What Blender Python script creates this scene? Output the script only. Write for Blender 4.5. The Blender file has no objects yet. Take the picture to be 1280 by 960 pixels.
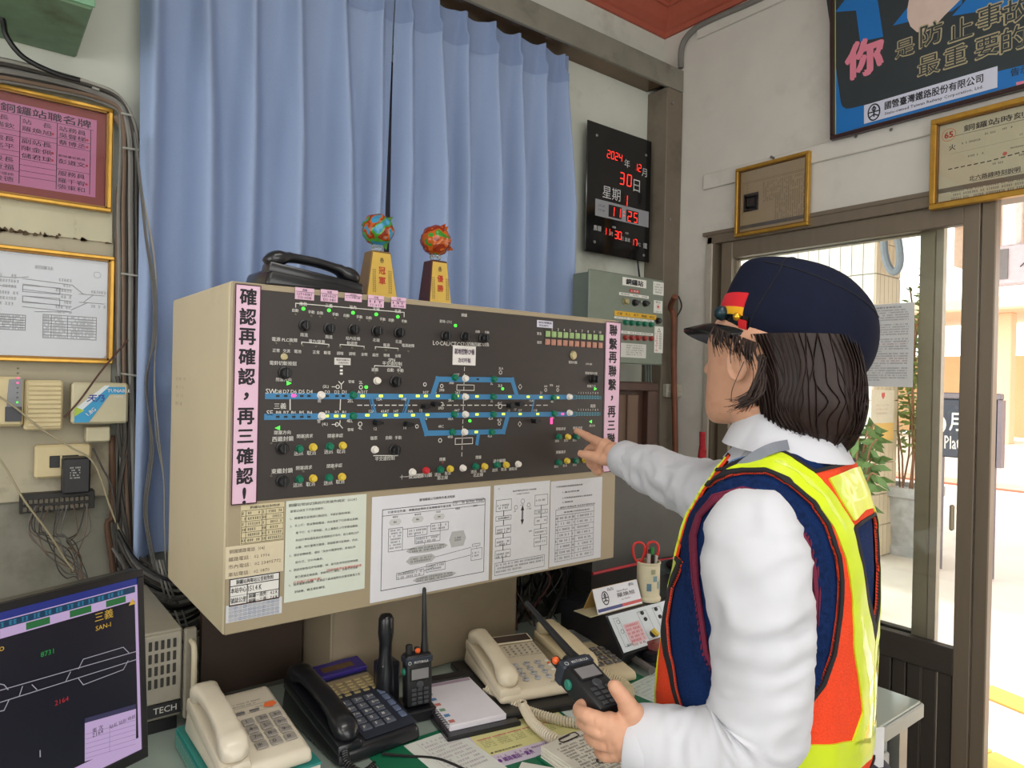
import bpy, bmesh, math, random
import numpy as np
from mathutils import Matrix, Vector
random.seed(7)
C = bpy.context.scene.collection
# ---------------- camera, world, lights, exposure ----------------
F = 867.0
_a = np.array([1105., 21., F]); _b = np.array([-680., -18., F])
_a /= np.linalg.norm(_a); _b -= _a*(_a@_b); _b /= np.linalg.norm(_b); _c = np.cross(_b, _a)
if _c[1] > 0: _c = -_c
ROT = np.array([_a, _b, _c])             # rows: world X, Y, Z in camera terms (right, down, forward)
EYE = np.array([0, 0, 1.45])
cam = bpy.data.objects.new('camera', bpy.data.cameras.new('camera')); C.objects.link(cam)
rw, dw, fw = ROT[:, 0], ROT[:, 1], ROT[:, 2]
cam.matrix_world = Matrix([[rw[0], -dw[0], -fw[0], 0], [rw[1], -dw[1], -fw[1], 0], [rw[2], -dw[2], -fw[2], 1.45], [0, 0, 0, 1]])
cam.data.sensor_width = 36; cam.data.lens = F/1280*36; cam.data.clip_start = .02
bpy.context.scene.camera = cam
sc = bpy.context.scene
sc.view_settings.view_transform = 'Standard'; sc.view_settings.look = 'None'
sc.view_settings.exposure = -0.05; sc.view_settings.gamma = 1
w = bpy.data.worlds.new('world'); sc.world = w; w.use_nodes = True
w.node_tree.nodes['Background'].inputs[0].default_value = (1.0, 0.985, 0.965, 1)
w.node_tree.nodes['Background'].inputs[1].default_value = 3.6
def area(name, loc, rot, sx, sy, power, col=(1, 1, 1)):
    l = bpy.data.lights.new(name, 'AREA'); l.shape = 'RECTANGLE'; l.size = sx; l.size_y = sy; l.energy = power; l.color = col
    o = bpy.data.objects.new(name, l); C.objects.link(o); o.location = loc; o.rotation_euler = rot
    return o
area('ceiling_tube_light', (.5, .1, 2.95), (0, 0, 0), 1.2, .2, 13, (1, .97, .92))
area('ceiling_tube_light', (-.6, -1.1, 2.95), (0, 0, 0), 1.2, .2, 16, (1, .97, .92))
sun = bpy.data.lights.new('sun', 'SUN'); sun.energy = 3.5; sun.angle = .05; sun.color = (1, .96, .9)
so = bpy.data.objects.new('sun', sun); C.objects.link(so); so.rotation_euler = (math.radians(38), math.radians(-12), 0)

# ---------------- helpers ----------------
def P(x, y, X=None, Y=None, Z=None, D=None):
    d = ROT @ np.array([(x-640)/F, (y-480)/F, 1.])
    t = X/d[0] if X is not None else Y/d[1] if Y is not None else (Z-1.45)/d[2] if Z is not None else D
    return Vector(EYE + d*t)
def lin(c):
    c = c/255.
    return c/12.92 if c <= .04045 else ((c+.055)/1.055)**2.4
MATS = {}
def mat(key, rgb=(128, 128, 128), rough=.5, metal=0., noise=.06, scale=30., bump=0., emit=None, es=0., trans=0., alpha=None, dirt=None, dscale=4., spec=.5, coat=0., stretch=None):
    if key in MATS: return MATS[key]
    m = bpy.data.materials.new(key); m.use_nodes = True; nt = m.node_tree; N = nt.nodes; L = nt.links
    b = N['Principled BSDF']; c = tuple(lin(v) for v in rgb)+(1,)
    b.inputs['Base Color'].default_value = c; b.inputs['Roughness'].default_value = rough; b.inputs['Metallic'].default_value = metal
    b.inputs['Specular IOR Level'].default_value = spec
    if coat: b.inputs['Coat Weight'].default_value = coat
    if trans: b.inputs['Transmission Weight'].default_value = trans; b.inputs['IOR'].default_value = 1.45
    if alpha is not None: b.inputs['Alpha'].default_value = alpha
    if emit: b.inputs['Emission Color'].default_value = tuple(lin(v) for v in emit)+(1,); b.inputs['Emission Strength'].default_value = es
    if noise or dirt or bump:
        tc = N.new('ShaderNodeTexCoord'); src = tc.outputs['Object']
        if stretch:
            mp = N.new('ShaderNodeMapping'); mp.inputs['Scale'].default_value = stretch; L.new(src, mp.inputs[0]); src = mp.outputs[0]
        nz = N.new('ShaderNodeTexNoise'); nz.inputs['Scale'].default_value = scale; nz.inputs['Detail'].default_value = 4
        L.new(src, nz.inputs['Vector'])
        if noise or dirt:
            mr = N.new('ShaderNodeMapRange'); mr.inputs[1].default_value = .3; mr.inputs[2].default_value = .7
            mr.inputs[3].default_value = 1-noise; mr.inputs[4].default_value = 1+noise; L.new(nz.outputs[0], mr.inputs[0])
            mx = N.new('ShaderNodeMix'); mx.data_type = 'RGBA'; mx.blend_type = 'MULTIPLY'; mx.inputs[0].default_value = 1
            mx.inputs[6].default_value = c; L.new(mr.outputs[0], mx.inputs[7]); out = mx.outputs[2]
            if dirt:
                n2 = N.new('ShaderNodeTexNoise'); n2.inputs['Scale'].default_value = dscale; n2.inputs['Detail'].default_value = 8; n2.inputs['Roughness'].default_value = .65
                L.new(src, n2.inputs['Vector'])
                r2 = N.new('ShaderNodeMapRange'); r2.inputs[1].default_value = dirt[1]; r2.inputs[2].default_value = dirt[1]+dirt[2]
                L.new(n2.outputs[0], r2.inputs[0])
                m2 = N.new('ShaderNodeMix'); m2.data_type = 'RGBA'; L.new(r2.outputs[0], m2.inputs[0]); L.new(out, m2.inputs[6])
                m2.inputs[7].default_value = tuple(lin(v) for v in dirt[0])+(1,); out = m2.outputs[2]
            L.new(out, b.inputs['Base Color'])
        if bump:
            bp = N.new('ShaderNodeBump'); bp.inputs['Strength'].default_value = bump; bp.inputs['Distance'].default_value = .004
            L.new(nz.outputs[0], bp.inputs['Height']); L.new(bp.outputs[0], b.inputs['Normal'])
    MATS[key] = m
    return m
def clear(key, tint=(255, 255, 255), gloss=.9):
    if key in MATS: return MATS[key]
    m = bpy.data.materials.new(key); m.use_nodes = True; nt = m.node_tree; N = nt.nodes; N.remove(N['Principled BSDF'])
    t = N.new('ShaderNodeBsdfTransparent'); t.inputs[0].default_value = tuple(lin(v) for v in tint)+(1,); g = N.new('ShaderNodeBsdfGlossy'); g.inputs['Roughness'].default_value = .02
    f = N.new('ShaderNodeFresnel'); f.inputs[0].default_value = 1.45; mx = N.new('ShaderNodeMixShader')
    nt.links.new(f.outputs[0], mx.inputs[0]); nt.links.new(t.outputs[0], mx.inputs[1]); nt.links.new(g.outputs[0], mx.inputs[2]); nt.links.new(mx.outputs[0], N['Material Output'].inputs[0])
    MATS[key] = m; return m
def frame(o, ux, uy):
    ux = Vector(ux).normalized(); uy = Vector(uy).normalized(); uz = ux.cross(uy).normalized(); uy = uz.cross(ux)
    o = Vector(o)
    return Matrix([[ux.x, uy.x, uz.x, o.x], [ux.y, uy.y, uz.y, o.y], [ux.z, uy.z, uz.z, o.z], [0, 0, 0, 1]])
def onback(o): return frame(o, (1, 0, 0), (0, 0, 1))      # faces -Y
def onright(o): return frame(o, (0, -1, 0), (0, 0, 1))    # faces -X
def flat(o, yaw=0): return frame(o, (math.cos(yaw), math.sin(yaw), 0), (-math.sin(yaw), math.cos(yaw), 0))
TC = {}
def glyphs(s, bold=0.0, font_mono=False):
    k = (s, bold)
    if k in TC: return TC[k]
    cu = bpy.data.curves.new('text', 'FONT'); cu.body = s; cu.resolution_u = 2 if len(s) < 6 else 1; cu.offset = bold; cu.fill_mode = 'FRONT'
    o = bpy.data.objects.new('text', cu); C.objects.link(o)
    dg = bpy.context.evaluated_depsgraph_get(); m = bpy.data.meshes.new_from_object(o.evaluated_get(dg))
    v = np.array([x.co[:2] for x in m.vertices]) if len(m.vertices) else np.zeros((1, 2))
    f = [tuple(p.vertices) for p in m.polygons]
    bpy.data.objects.remove(o); bpy.data.curves.remove(cu); bpy.data.meshes.remove(m)
    lo, hi = v.min(0), v.max(0)
    TC[k] = (v-lo, f, hi-lo)
    return TC[k]
_RB = {}
class MB:
    def __init__(s): s.v = []; s.f = []
    def add(s, vs, fs, M=None):
        n = len(s.v)
        s.v += [tuple(M @ Vector(p)) for p in vs] if M is not None else [tuple(p) for p in vs]
        s.f += [tuple(i+n for i in f) for f in fs]; return s
    def box(s, x0, x1, y0, y1, z0, z1, M=None, b=0, seg=1):
        if x0 > x1: x0, x1 = x1, x0
        if y0 > y1: y0, y1 = y1, y0
        if z0 > z1: z0, z1 = z1, z0
        if not b:
            return s.add([(x0, y0, z0), (x1, y0, z0), (x1, y1, z0), (x0, y1, z0), (x0, y0, z1), (x1, y0, z1), (x1, y1, z1), (x0, y1, z1)],
                         [(0, 3, 2, 1), (4, 5, 6, 7), (0, 1, 5, 4), (1, 2, 6, 5), (2, 3, 7, 6), (3, 0, 4, 7)], M)
        return s.hexa([(x0, y0, z0), (x1, y0, z0), (x1, y1, z0), (x0, y1, z0), (x0, y0, z1), (x1, y0, z1), (x1, y1, z1), (x0, y1, z1)], b, seg, M)
    def hexa(s, c, b=0, seg=2, M=None):
        bm = bmesh.new(); vv = [bm.verts.new(p) for p in c]
        for f in [(0, 3, 2, 1), (4, 5, 6, 7), (0, 1, 5, 4), (1, 2, 6, 5), (2, 3, 7, 6), (3, 0, 4, 7)]: bm.faces.new([vv[i] for i in f])
        if b: bmesh.ops.bevel(bm, geom=bm.edges[:], offset=b, segments=seg, profile=.5, affect='EDGES')
        bm.verts.index_update()
        s.add([v.co[:] for v in bm.verts], [tuple(v.index for v in f.verts) for f in bm.faces], M); bm.free(); return s
    def prism(s, poly, z0, z1, M=None):
        n = len(poly)
        return s.add([(p[0], p[1], z0) for p in poly]+[(p[0], p[1], z1) for p in poly],
                     [tuple(range(n-1, -1, -1)), tuple(range(n, 2*n))]+[(i, (i+1) % n, n+(i+1) % n, n+i) for i in range(n)], M)
    def lathe(s, prof, n=20, M=None, caps=True):
        vs = []; fs = []
        for r, z in prof:
            for i in range(n): a = 2*math.pi*i/n; vs.append((r*math.cos(a), r*math.sin(a), z))
        for k in range(len(prof)-1):
            for i in range(n): j = (i+1) % n; fs.append((k*n+i, k*n+j, (k+1)*n+j, (k+1)*n+i))
        if caps: fs += [tuple(range(n-1, -1, -1)), tuple(range((len(prof)-1)*n, len(prof)*n))]
        return s.add(vs, fs, M)
    def disc(s, x, y, r, h, M=None, n=14, z=0): return s.lathe([(r, z), (r, z+h*.75), (r*.8, z+h)], n, (M or Matrix()) @ Matrix.Translation((x, y, 0)))
    def loft(s, rings, M=None, caps=True, closed=True):
        n = len(rings[0]); vs = [p for r in rings for p in r]; fs = []
        for k in range(len(rings)-1):
            for i in range(n if closed else n-1): j = (i+1) % n; fs.append((k*n+i, k*n+j, (k+1)*n+j, (k+1)*n+i))
        if caps: fs += [tuple(range(n-1, -1, -1)), tuple(range((len(rings)-1)*n, len(rings)*n))]
        return s.add(vs, fs, M)
    def tube(s, path, r, n=8, M=None, caps=True, smooth=0):
        pts = [Vector(p) for p in path]
        if smooth: pts = crom(pts, smooth)
        rings = []; up = None
        for i, p in enumerate(pts):
            t = (pts[min(i+1, len(pts)-1)]-pts[max(i-1, 0)]).normalized()
            if up is None: up = Vector((0, 0, 1)) if abs(t.z) < .9 else Vector((1, 0, 0))
            u = (up-t*up.dot(t)); u = u.normalized() if u.length > 1e-6 else t.orthogonal().normalized(); up = u; q = t.cross(u)
            rr = r[min(len(r)-1, int(i*len(r)/len(pts)))] if isinstance(r, (list, tuple)) else r
            rings.append([p+u*rr*math.cos(2*math.pi*k/n)+q*rr*math.sin(2*math.pi*k/n) for k in range(n)])
        return s.loft(rings, M, caps)
    def ball(s, c, r, n=16, M=None, sc=(1, 1, 1)):
        m = (M or Matrix()) @ Matrix.Translation(c) @ Matrix.Diagonal((*sc, 1))
        return s.lathe([(max(1e-4, r*math.sin(math.pi*k/(n//2))), -r*math.cos(math.pi*k/(n//2))) for k in range(n//2+1)], n, m)
    def text(s, t, x, y, h, M, w=None, al='c', bold=0., z=.0005, rot=0, shear=0):
        v, f, d = glyphs(t); k = h/max(d[1], 1e-3)
        if d[1] < .4: k = h                     # dashes, commas: size by em
        kx = w/d[0] if w else k; W = d[0]*kx
        ox = x-(W/2 if al == 'c' else W if al == 'r' else 0)
        oy = y-d[1]*k/2
        e = bold*h*.9
        for q_, (dx, dy) in enumerate([(0, 0)] if e < 1e-5 else [(0, 0), (e, 0)] if h < .012 else [(0, 0), (e, 0), (-e, 0), (0, e), (0, -e), (e*.7, e*.7), (-e*.7, -e*.7)]):
            s.add([(ox+a*kx+b*k*shear+dx, oy+b*k+dy, z+q_*4e-5) for a, b in v], f, M)
        return s
    def vtext(s, t, x, ytop, h, pitch, M, bold=.0, z=.0005):
        for i, ch in enumerate(t):
            if ch in '，': s.text(ch, x, ytop-pitch*(i+.5), h*1.25, M, bold=bold, z=z)
            elif ch == '！': s.text('!', x, ytop-pitch*(i+.5), h, M, bold=bold, z=z)
            elif ch in '三一': s.text(ch, x, ytop-pitch*(i+.5), h*.8 if ch == '三' else h*.12, M, w=h*.95, bold=bold, z=z)
            else: s.text(ch, x, ytop-pitch*(i+.5), h, M, bold=bold, z=z, w=h)
        return s
    def rect(s, x0, y0, x1, y1, M, z=.0004): return s.add([(x0, y0, z), (x1, y0, z), (x1, y1, z), (x0, y1, z)], [(0, 1, 2, 3)], M)
    def line(s, pts, wd, M, z=.0004):
        for q_, ((x0, y0), (x1, y1)) in enumerate(zip(pts, pts[1:])):
            z += 3e-5 if q_ % 2 else -3e-5 if q_ else 0
            d = Vector((x1-x0, y1-y0)); L = d.length
            if L < 1e-9: continue
            n = Vector((-d.y, d.x))/L*wd/2; e = d/L*wd/2
            s.add([(x0-e.x+n.x, y0-e.y+n.y, z), (x0-e.x-n.x, y0-e.y-n.y, z), (x1+e.x-n.x, y1+e.y-n.y, z), (x1+e.x+n.x, y1+e.y+n.y, z)], [(0, 1, 2, 3)], M)
        return s
    def outline(s, x0, y0, x1, y1, wd, M, z=.0004): return s.line([(x0, y0), (x1, y0), (x1, y1), (x0, y1), (x0, y0)], wd, M, z)
    def ring(s, x, y, r, wd, M, n=14, z=.0005): return s.line([(x+r*math.cos(2*math.pi*k/n), y+r*math.sin(2*math.pi*k/n)) for k in range(n+1)], wd, M, z)
    def ticks(s, x0, x1, y, h, M, z=.0004, dens=.8, rnd=random):   # a row of print too small to read
        x = x0
        if h < 1e-4: return s
        while x < x1-h*.5:
            g = h*(.75+.2*rnd.random())
            if rnd.random() < dens:
                s.rect(x, y-h/2, x+g*.8, y-h*.38, M, z); s.rect(x+g*.1, y-h*.06, x+g*.75, y+h*.06, M, z); s.rect(x, y+h*.36, x+g*.8, y+h/2, M, z)
                s.rect(x+g*.33, y-h/2, x+g*.48, y+h/2, M, z+4e-5)
                if rnd.random() < .5: s.rect(x, y-h*.5, x+g*.13, y+h*.3, M, z+8e-5)
            x += g*1.05
        return s
    def build(s, name, m, parent=None, smooth=False, angle=40):
        vs = np.array([tuple(p) for p in s.v], dtype=float)
        me = bpy.data.meshes.new(name)
        if parent is not None:
            off = parent.get('_w')
            inv = Matrix([list(r) for r in W[parent.name]]).inverted() if parent.name in W else Matrix()
            loc = None
        else:
            lo, hi = vs.min(0), vs.max(0); loc = Vector(((lo[0]+hi[0])/2, (lo[1]+hi[1])/2, lo[2])); inv = Matrix.Translation(-loc)
        A = np.array(inv); vs = vs @ A[:3, :3].T+A[:3, 3]
        me.from_pydata(vs.tolist(), [], s.f); me.validate()
        if smooth:
            me.shade_smooth(); me.set_sharp_from_angle(angle=math.radians(angle))
        o = bpy.data.objects.new(name, me); C.objects.link(o)
        for mm in (m if isinstance(m, (list, tuple)) else [m]): me.materials.append(mm)
        if parent is not None: o.parent = parent; W[o.name] = W.get(parent.name, Matrix())
        else: o.location = loc; W[o.name] = Matrix.Translation(loc)
        return o
W = {}
def crom(pts, k):
    out = []
    for i in range(len(pts)-1):
        a, b, c, d = pts[max(i-1, 0)], pts[i], pts[i+1], pts[min(i+2, len(pts)-1)]
        for j in range(k):
            t = j/k; out.append(.5*((2*b)+(c-a)*t+(2*a-5*b+4*c-d)*t*t+(3*b-a-3*c+d)*t**3))
    return out+[pts[-1]]
def thing(name, label, cat, loc=(0, 0, 0), group=None, rz=0):
    o = bpy.data.objects.new(name, None); C.objects.link(o); o.empty_display_size = .05
    o.location = loc; o.rotation_euler = (0, 0, rz); o['label'] = label; o['category'] = cat
    if group: o['group'] = group
    W[o.name] = Matrix.Translation(loc) @ Matrix.Rotation(rz, 4, 'Z')
    return o
def tag(o, label, cat, group=None, kind=None):
    o['label'] = label; o['category'] = cat
    if group: o['group'] = group
    if kind: o['kind'] = kind
    return o
def struct(o): o['kind'] = 'structure'; return o
def copy_tree(o, parent=None):
    c = o.copy(); C.objects.link(c)
    if parent: c.parent = parent
    for ch in o.children: copy_tree(ch, c)
    return c
BLK = lambda: mat('black print', (25, 24, 28), .7, noise=0)
def paper(name, label, cat, M, w, h, items, color=(232, 232, 228), group=None, thick=.0006, ink=(35, 35, 40), parent=None, border=None):
    """sheet with its lower-left corner at the origin of M; items use 0..1 coordinates"""
    pm = mat('paper %d %d %d' % color, color, .75, noise=.03, scale=12)
    o = MB().box(0, w, 0, h, 0, thick, M).build(name, pm, parent)
    if not parent: tag(o, label, cat, group)
    layers = {}
    def L(c): return layers.setdefault(c, MB())
    z = thick+.0004
    for it in items:
        k = it[0]
        c = it[-1] if isinstance(it[-1], tuple) and len(it[-1]) == 3 else ink
        a = [q for q in it[1:] if not (isinstance(q, tuple) and len(q) == 3)]
        if k == 't': L(c).text(a[0], a[1]*w, a[2]*h, a[3]*h, M, z=z+.0001, w=(a[4]*w if len(a) > 4 and a[4] else None), al=a[5] if len(a) > 5 else 'c', bold=a[6] if len(a) > 6 else .01)
        elif k == 's':
            for q in range(a[5] if len(a) > 5 else 1): L(c).ticks(a[0]*w, (a[2]-(.12*random.random()*(a[2]-a[0]) if len(a) > 5 else 0))*w, a[1]*h-q*(a[4] if len(a) > 4 else 0)*h, max(.001,a[3])*h, M, z=z)
        elif k == 'l': L(c).line([(a[0]*w, a[1]*h), (a[2]*w, a[3]*h)], a[4] if len(a) > 4 else .0008, M, z=z)
        elif k == 'r': L(c).outline(a[0]*w, a[1]*h, a[2]*w, a[3]*h, a[4] if len(a) > 4 else .0008, M, z=z)
        elif k == 'f': L(c).rect(a[0]*w, a[1]*h, a[2]*w, a[3]*h, M, z=z-.0002)
        elif k == 'p': L(c).add([(x*w, y*h, z-.0001) for x, y in a[0]], [tuple(range(len(a[0])))], M)
        elif k == 'o': L(c).ring(a[0]*w, a[1]*h, a[2]*h, a[3] if len(a) > 3 else .0008, M, z=z)
    for c, b in layers.items():
        if b.v: b.build('print', mat('ink %d %d %d' % c, c, .6, noise=0), o)
    return o
def sheet_px(name, label, cat, tl, br, plane, items, **k):
    """paper whose top-left and bottom-right corners are seen at two pixels, on the plane Y=... or X=..."""
    A = P(*tl, **plane); B = P(*br, **plane)
    if 'Y' in plane: w, h = B.x-A.x, A.z-B.z; M = onback((A.x, plane['Y'], B.z))
    else: w, h = A.y-B.y, A.z-B.z; M = onright((plane['X'], A.y, B.z))
    return paper(name, label, cat, M, w, h, items, **k)
# ---------------- the room ----------------
plaster = mat('plaster', (204, 207, 196), .9, noise=.03, scale=8, bump=.15, dirt=((165, 165, 150), .58, .2), dscale=3)
plaster2 = mat('plaster right', (205, 201, 193), .9, noise=.03, scale=8, bump=.15, dirt=((180, 174, 164), .56, .25), dscale=2.5)
wb = MB()
wb.box(-2.2, .55, 2.02, 2.17, 0, 3.1).box(1.6, 2.52, 2.02, 2.17, 0, 3.1).box(.55, 1.6, 2.02, 2.17, 0, 1.1).box(.55, 1.6, 2.02, 2.17, 2.5, 3.1)
struct(wb.build('wall_back', plaster))
wn = MB().box(.55, 1.6, 2.07, 2.11, 1.1, 1.15).box(.55, 1.6, 2.07, 2.11, 2.45, 2.5)
for x in (.55, .9, 1.06, 1.555): wn.box(x, x+.045, 2.07, 2.11, 1.15, 2.45)
wn1 = struct(wn.build('window_1', mat('window brown', (70, 55, 48), .4)))
MB().box(.58, 1.58, 2.088, 2.092, 1.14, 2.46).build('pane', clear('glass', (235, 240, 240)), wn1)
wr = MB()
wr.box(2.4, 2.52, 1.76, 2.02, 0, 3.1).box(2.4, 2.52, -2.2, 1.76, 2.075, 3.1).box(2.4, 2.52, -2.2, -.2, 0, 2.075)
struct(wr.build('wall_right', plaster2))
wl_ = MB().box(-2.32, -2.2, -2.2, 2.17, 0, .9).box(-2.32, -2.2, -2.2, 2.17, 2.6, 3.1).box(-2.32, -2.2, 1.3, 2.17, .9, 2.6).box(-2.32, -2.2, -2.2, -1.5, .9, 2.6)
struct(wl_.build('wall_left', plaster))
wf_ = MB().box(-2.32, 2.52, -2.32, -2.2, 0, 1.0).box(-2.32, 2.52, -2.32, -2.2, 2.6, 3.1).box(1.6, 2.52, -2.32, -2.2, 1.0, 2.6).box(-2.32, -1.4, -2.32, -2.2, 1.0, 2.6)
struct(wf_.build('wall_front', plaster))
fl = mat('terrazzo floor', (150, 146, 138), .4, noise=.1, scale=90)
struct(MB().box(-2.2, 2.52, -2.2, 2.1, -.06, 0).build('floor', fl))
struct(MB().box(-2.2, 2.52, -2.2, 2.17, 3.09, 3.16).build('ceiling', mat('ceiling', (196, 192, 182), .9)))
red = mat('red cornice', (172, 88, 68), .55, noise=.05)
prof = [(0, 2.975), (.012, 2.975), (.02, 2.99), (.03, 2.995), (.055, 3.015), (.085, 3.05), (.095, 3.05), (.1, 3.06), (.125, 3.065), (.14, 3.09), (0, 3.09)]
m = MB(); r = [[(-2.2, 2.02-d, z) for d, z in prof], [(2.4-0, 2.02-d, z) for d, z in prof]]
r[1] = [(2.4-d, 2.02-d, z) for d, z in prof]; m.loft(r)
struct(m.build('trim_1', red))
m = MB(); m.loft([[(2.4-d, 2.02-d, z) for d, z in prof], [(2.4-d, -2.2, z) for d, z in prof]]); struct(m.build('trim_2', red))
struct(MB().box(-2.2, .296, 2.012, 2.021, .0, 1.15).build('trim_10', mat('bare cement', (136, 134, 122), .9, noise=.08, scale=14, bump=.3, dirt=((104, 98, 84), .55, .2), dscale=5)))
rp_ = random.Random(12); pf = MB()
for k in range(34):
    q = P(714+rp_.gauss(0, 3), rp_.uniform(236, 372), Y=2.0185); r_ = rp_.uniform(.003, .010)
    pf.prism([(q.x+r_*math.cos(a)*rp_.uniform(.5, 1), q.z+r_*1.5*math.sin(a)*rp_.uniform(.5, 1)) for a in [2*math.pi*j/7 for j in range(7)]], 0, .0012, onback((0, 2.0195, 0)))
o = pf.build('paint_flakes', mat('flaked paint', (74, 84, 66), .9)); o['kind'] = 'structure'
conc = mat('grey beam', (128, 124, 113), .8, noise=.1, scale=10, bump=.3, dirt=((92, 88, 78), .55, .2), dscale=6)
m = MB().box(-2.2, 2.4, 1.91, 1.925, 2.706, 2.80, b=.002).box(-2.2, 2.4, 1.925, 2.02, 2.785, 2.80)
struct(m.build('trim_3', conc))
m = MB().box(-2.2, 2.29, 1.926, 2.019, 2.712, 2.722); struct(m.build('trim_4', mat('brown channel', (110, 88, 68), .22, metal=.6, noise=.25, scale=7)))
m = MB().box(2.295, 2.399, 1.91, 2.019, 0, 2.704, b=.003)
struct(m.build('trim_5', mat('grey brown post', (116, 106, 92), .7, noise=.1, scale=9, dirt=((90, 80, 68), .5, .25), dscale=5)))
for zz in (2.64, 2.15): MB().lathe([(.006, 0), (.006, .004), (.002, .006)], 10, onback((2.325, 1.909, zz))).build('screw_head', mat('steel', (150, 150, 145), .35, metal=.8))
for o in list(C.objects):
    if o.name.startswith('screw_head'): o['kind'] = 'structure'
m = MB().box(2.388, 2.399, -2.2, 1.79, 2.262, 2.325, b=.003); struct(m.build('trim_6', plaster2))
m = MB().box(2.388, 2.399, -2.2, 1.84, 2.905, 2.968, b=.003); struct(m.build('trim_7', plaster2))
grey = mat('grey cable', (118, 116, 112), .5)
cd = MB().tube([P(851, 85, X=2.385), P(852, 60, X=2.385), P(862, 42, X=2.385), P(885, 27, X=2.385), P(960, -6, X=2.385), (2.385, .9, 2.955)], .012, 8, smooth=6)
tag(cd.build('cable_conduit', grey, smooth=True), 'grey round conduit bending out of the ceiling corner along the red cornice', 'conduit')
cl = MB().box(-.006, .006, -.018, .018, 0, .006, onback(P(836, 50, Y=2.01)), b=.002); tag(cl.build('cable_clip', mat('steel')), 'small metal clip in the upper wall corner below the cornice', 'clip')

# door and frames in the right wall
alu = mat('brown aluminium', (122, 110, 94), .38, metal=.25, noise=.05, scale=40, stretch=(1, 1, .1))
alud = mat('dark brown aluminium', (62, 52, 44), .4, metal=.2, noise=.06)
ald = mat('dark lower panel', (66, 60, 54), .45, metal=.2, noise=.06)
fr = MB().box(2.385, 2.52, -.2, 1.76, 2.03, 2.075, b=.002).box(2.39, 2.52, 1.725, 1.76, 0, 2.03).box(2.4, 2.52, -.2, -.15, 0, 2.03)
fr.box(2.38, 2.52, -.2, 1.78, 2.066, 2.08)
struct(fr.build('trim_8', alu))
def leaf(nm, x, y0, y1, mat_, zt=2.03):
    d = struct(MB().box(x, x+.035, y0, y0+.045, .02, zt, b=.002).build(nm, mat_))
    MB().box(x, x+.035, y1-.05, y1, .02, zt, b=.002).build('stile', mat_, d)
    MB().box(x, x+.035, y0+.045, y1-.05, zt-.065, zt, b=.002).build('top_rail', mat_, d)
    MB().box(x, x+.035, y0+.045, y1-.05, .57, .655, b=.002).build('middle_rail', ald, d)
    n = int((y1-y0-.095)/.045)
    for i in range(n):
        MB().box(x+.008, x+.026, y0+.047+i*.0455, y0+.047+i*.0455+.042, .1, .57, b=.003).build('panel_board', ald, d)
    MB().box(x, x+.035, y0+.045, y1-.05, .02, .1, b=.002).build('bottom_rail', ald, d)
    MB().box(x+.015, x+.02, y0+.045, y1-.05, .655, zt-.065).build('glass_pane', clear('door glass', (246, 248, 246)), d)
    return d
d1 = leaf('door_1', 2.40, .785, 1.70, alu)
MB().box(2.40, 2.44, .742, .781, .02, 2.03, b=.003).build('edge_profile', alu, d1)
MB().box(2.385, 2.40, .833, .845, 1.02, 1.10, b=.004).build('finger_pull', mat('beige pull', (170, 155, 130), .4), d1)
d2 = leaf('door_2', 2.46, .93, 1.72, mat('daylit aluminium', (172, 162, 142), .4, metal=.1, noise=.04))  # paler copy of the frame metal, outside daylight put into the colour
MB().box(2.462, 2.49, .905, .927, .02, 2.03).build('pale_edge', mat('pale metal', (190, 180, 165), .4), d2)
m = MB().box(2.385, 2.399, 1.735, 1.765, 0, 2.06, b=.003); struct(m.build('trim_9', mat('jamb', (168, 160, 148), .6)))

# ---------------- outdoors ----------------
struct(MB().box(2.52, 12, -30, 30, -.12, -.001).build('platform_ground', mat('platform paving', (214, 206, 196), .8, noise=.05, scale=3)))
for i, (xa, xb) in enumerate(((3.35, 3.62), (4.15, 4.42))):
    pass
A = P(1226, 862, Z=0); B = P(1280, 884, Z=0); dr = (B-A).normalized()
for nm, q, wd in (('tactile_strip', A, .16), ('tactile_strip', P(1226, 947, Z=0), .16)):
    t = thing('tactile_strip', 'yellow tactile paving strip on the platform beyond the open doorway, '+('farther one' if q is A else 'nearer one'), 'paving', (q.x, q.y, 0))
    n = Vector((-dr.y, dr.x, 0))
    for k in range(-2, 12):
        c = q+dr*(.3*k); M = frame((c.x, c.y, .0), dr, n)
        MB().box(.004, .296, -wd/2, wd/2, 0, .012, M, b=.003).build('tile', mat('yellow tile', (222, 172, 84), .7), t)
tracks = struct(MB().box(12, 30, -30, 30, -1.0, -.9).build('track_bed', mat('ballast', (196, 160, 140), .95, noise=.2, scale=6)))
for k, x in enumerate((13.2, 14.3, 17.2, 18.3)):
    tag(MB().box(x, x+.09, -30, 30, -.9, -.72).build('rail', mat('rust rail', (176, 112, 88), .6)), 'rusty rail line beyond the platform, %s from the doorway' % ['first', 'second', 'third', 'fourth'][k], 'rail')
struct(MB().box(21, 24, -30, 30, -.9, .05).build('far_platform', mat('far platform', (225, 215, 205), .8)))
for k in range(6):
    y = -2+k*4.2
    tag(MB().box(22, 22.45, y, y+.45, .05, 3.6, b=.02).build('canopy_post', mat('far post', (225, 190, 155), .7)), 'pale post holding the far platform canopy, %s from the right' % ['first', 'second', 'third', 'fourth', 'fifth', 'sixth'][k], 'post', 'posts of the far platform canopy')
tag(MB().box(21, 25.5, -10, 28, 3.6, 3.95, b=.05).build('far_canopy', mat('far canopy', (226, 200, 170), .7)), 'pale flat canopy roof over the far platform', 'canopy')
tag(MB().box(25.6, 26, -10, 28, .05, 2.6).build('far_wall', mat('far wall', (232, 196, 150), .8)), 'orange-beige wall behind the far platform', 'wall')
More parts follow.
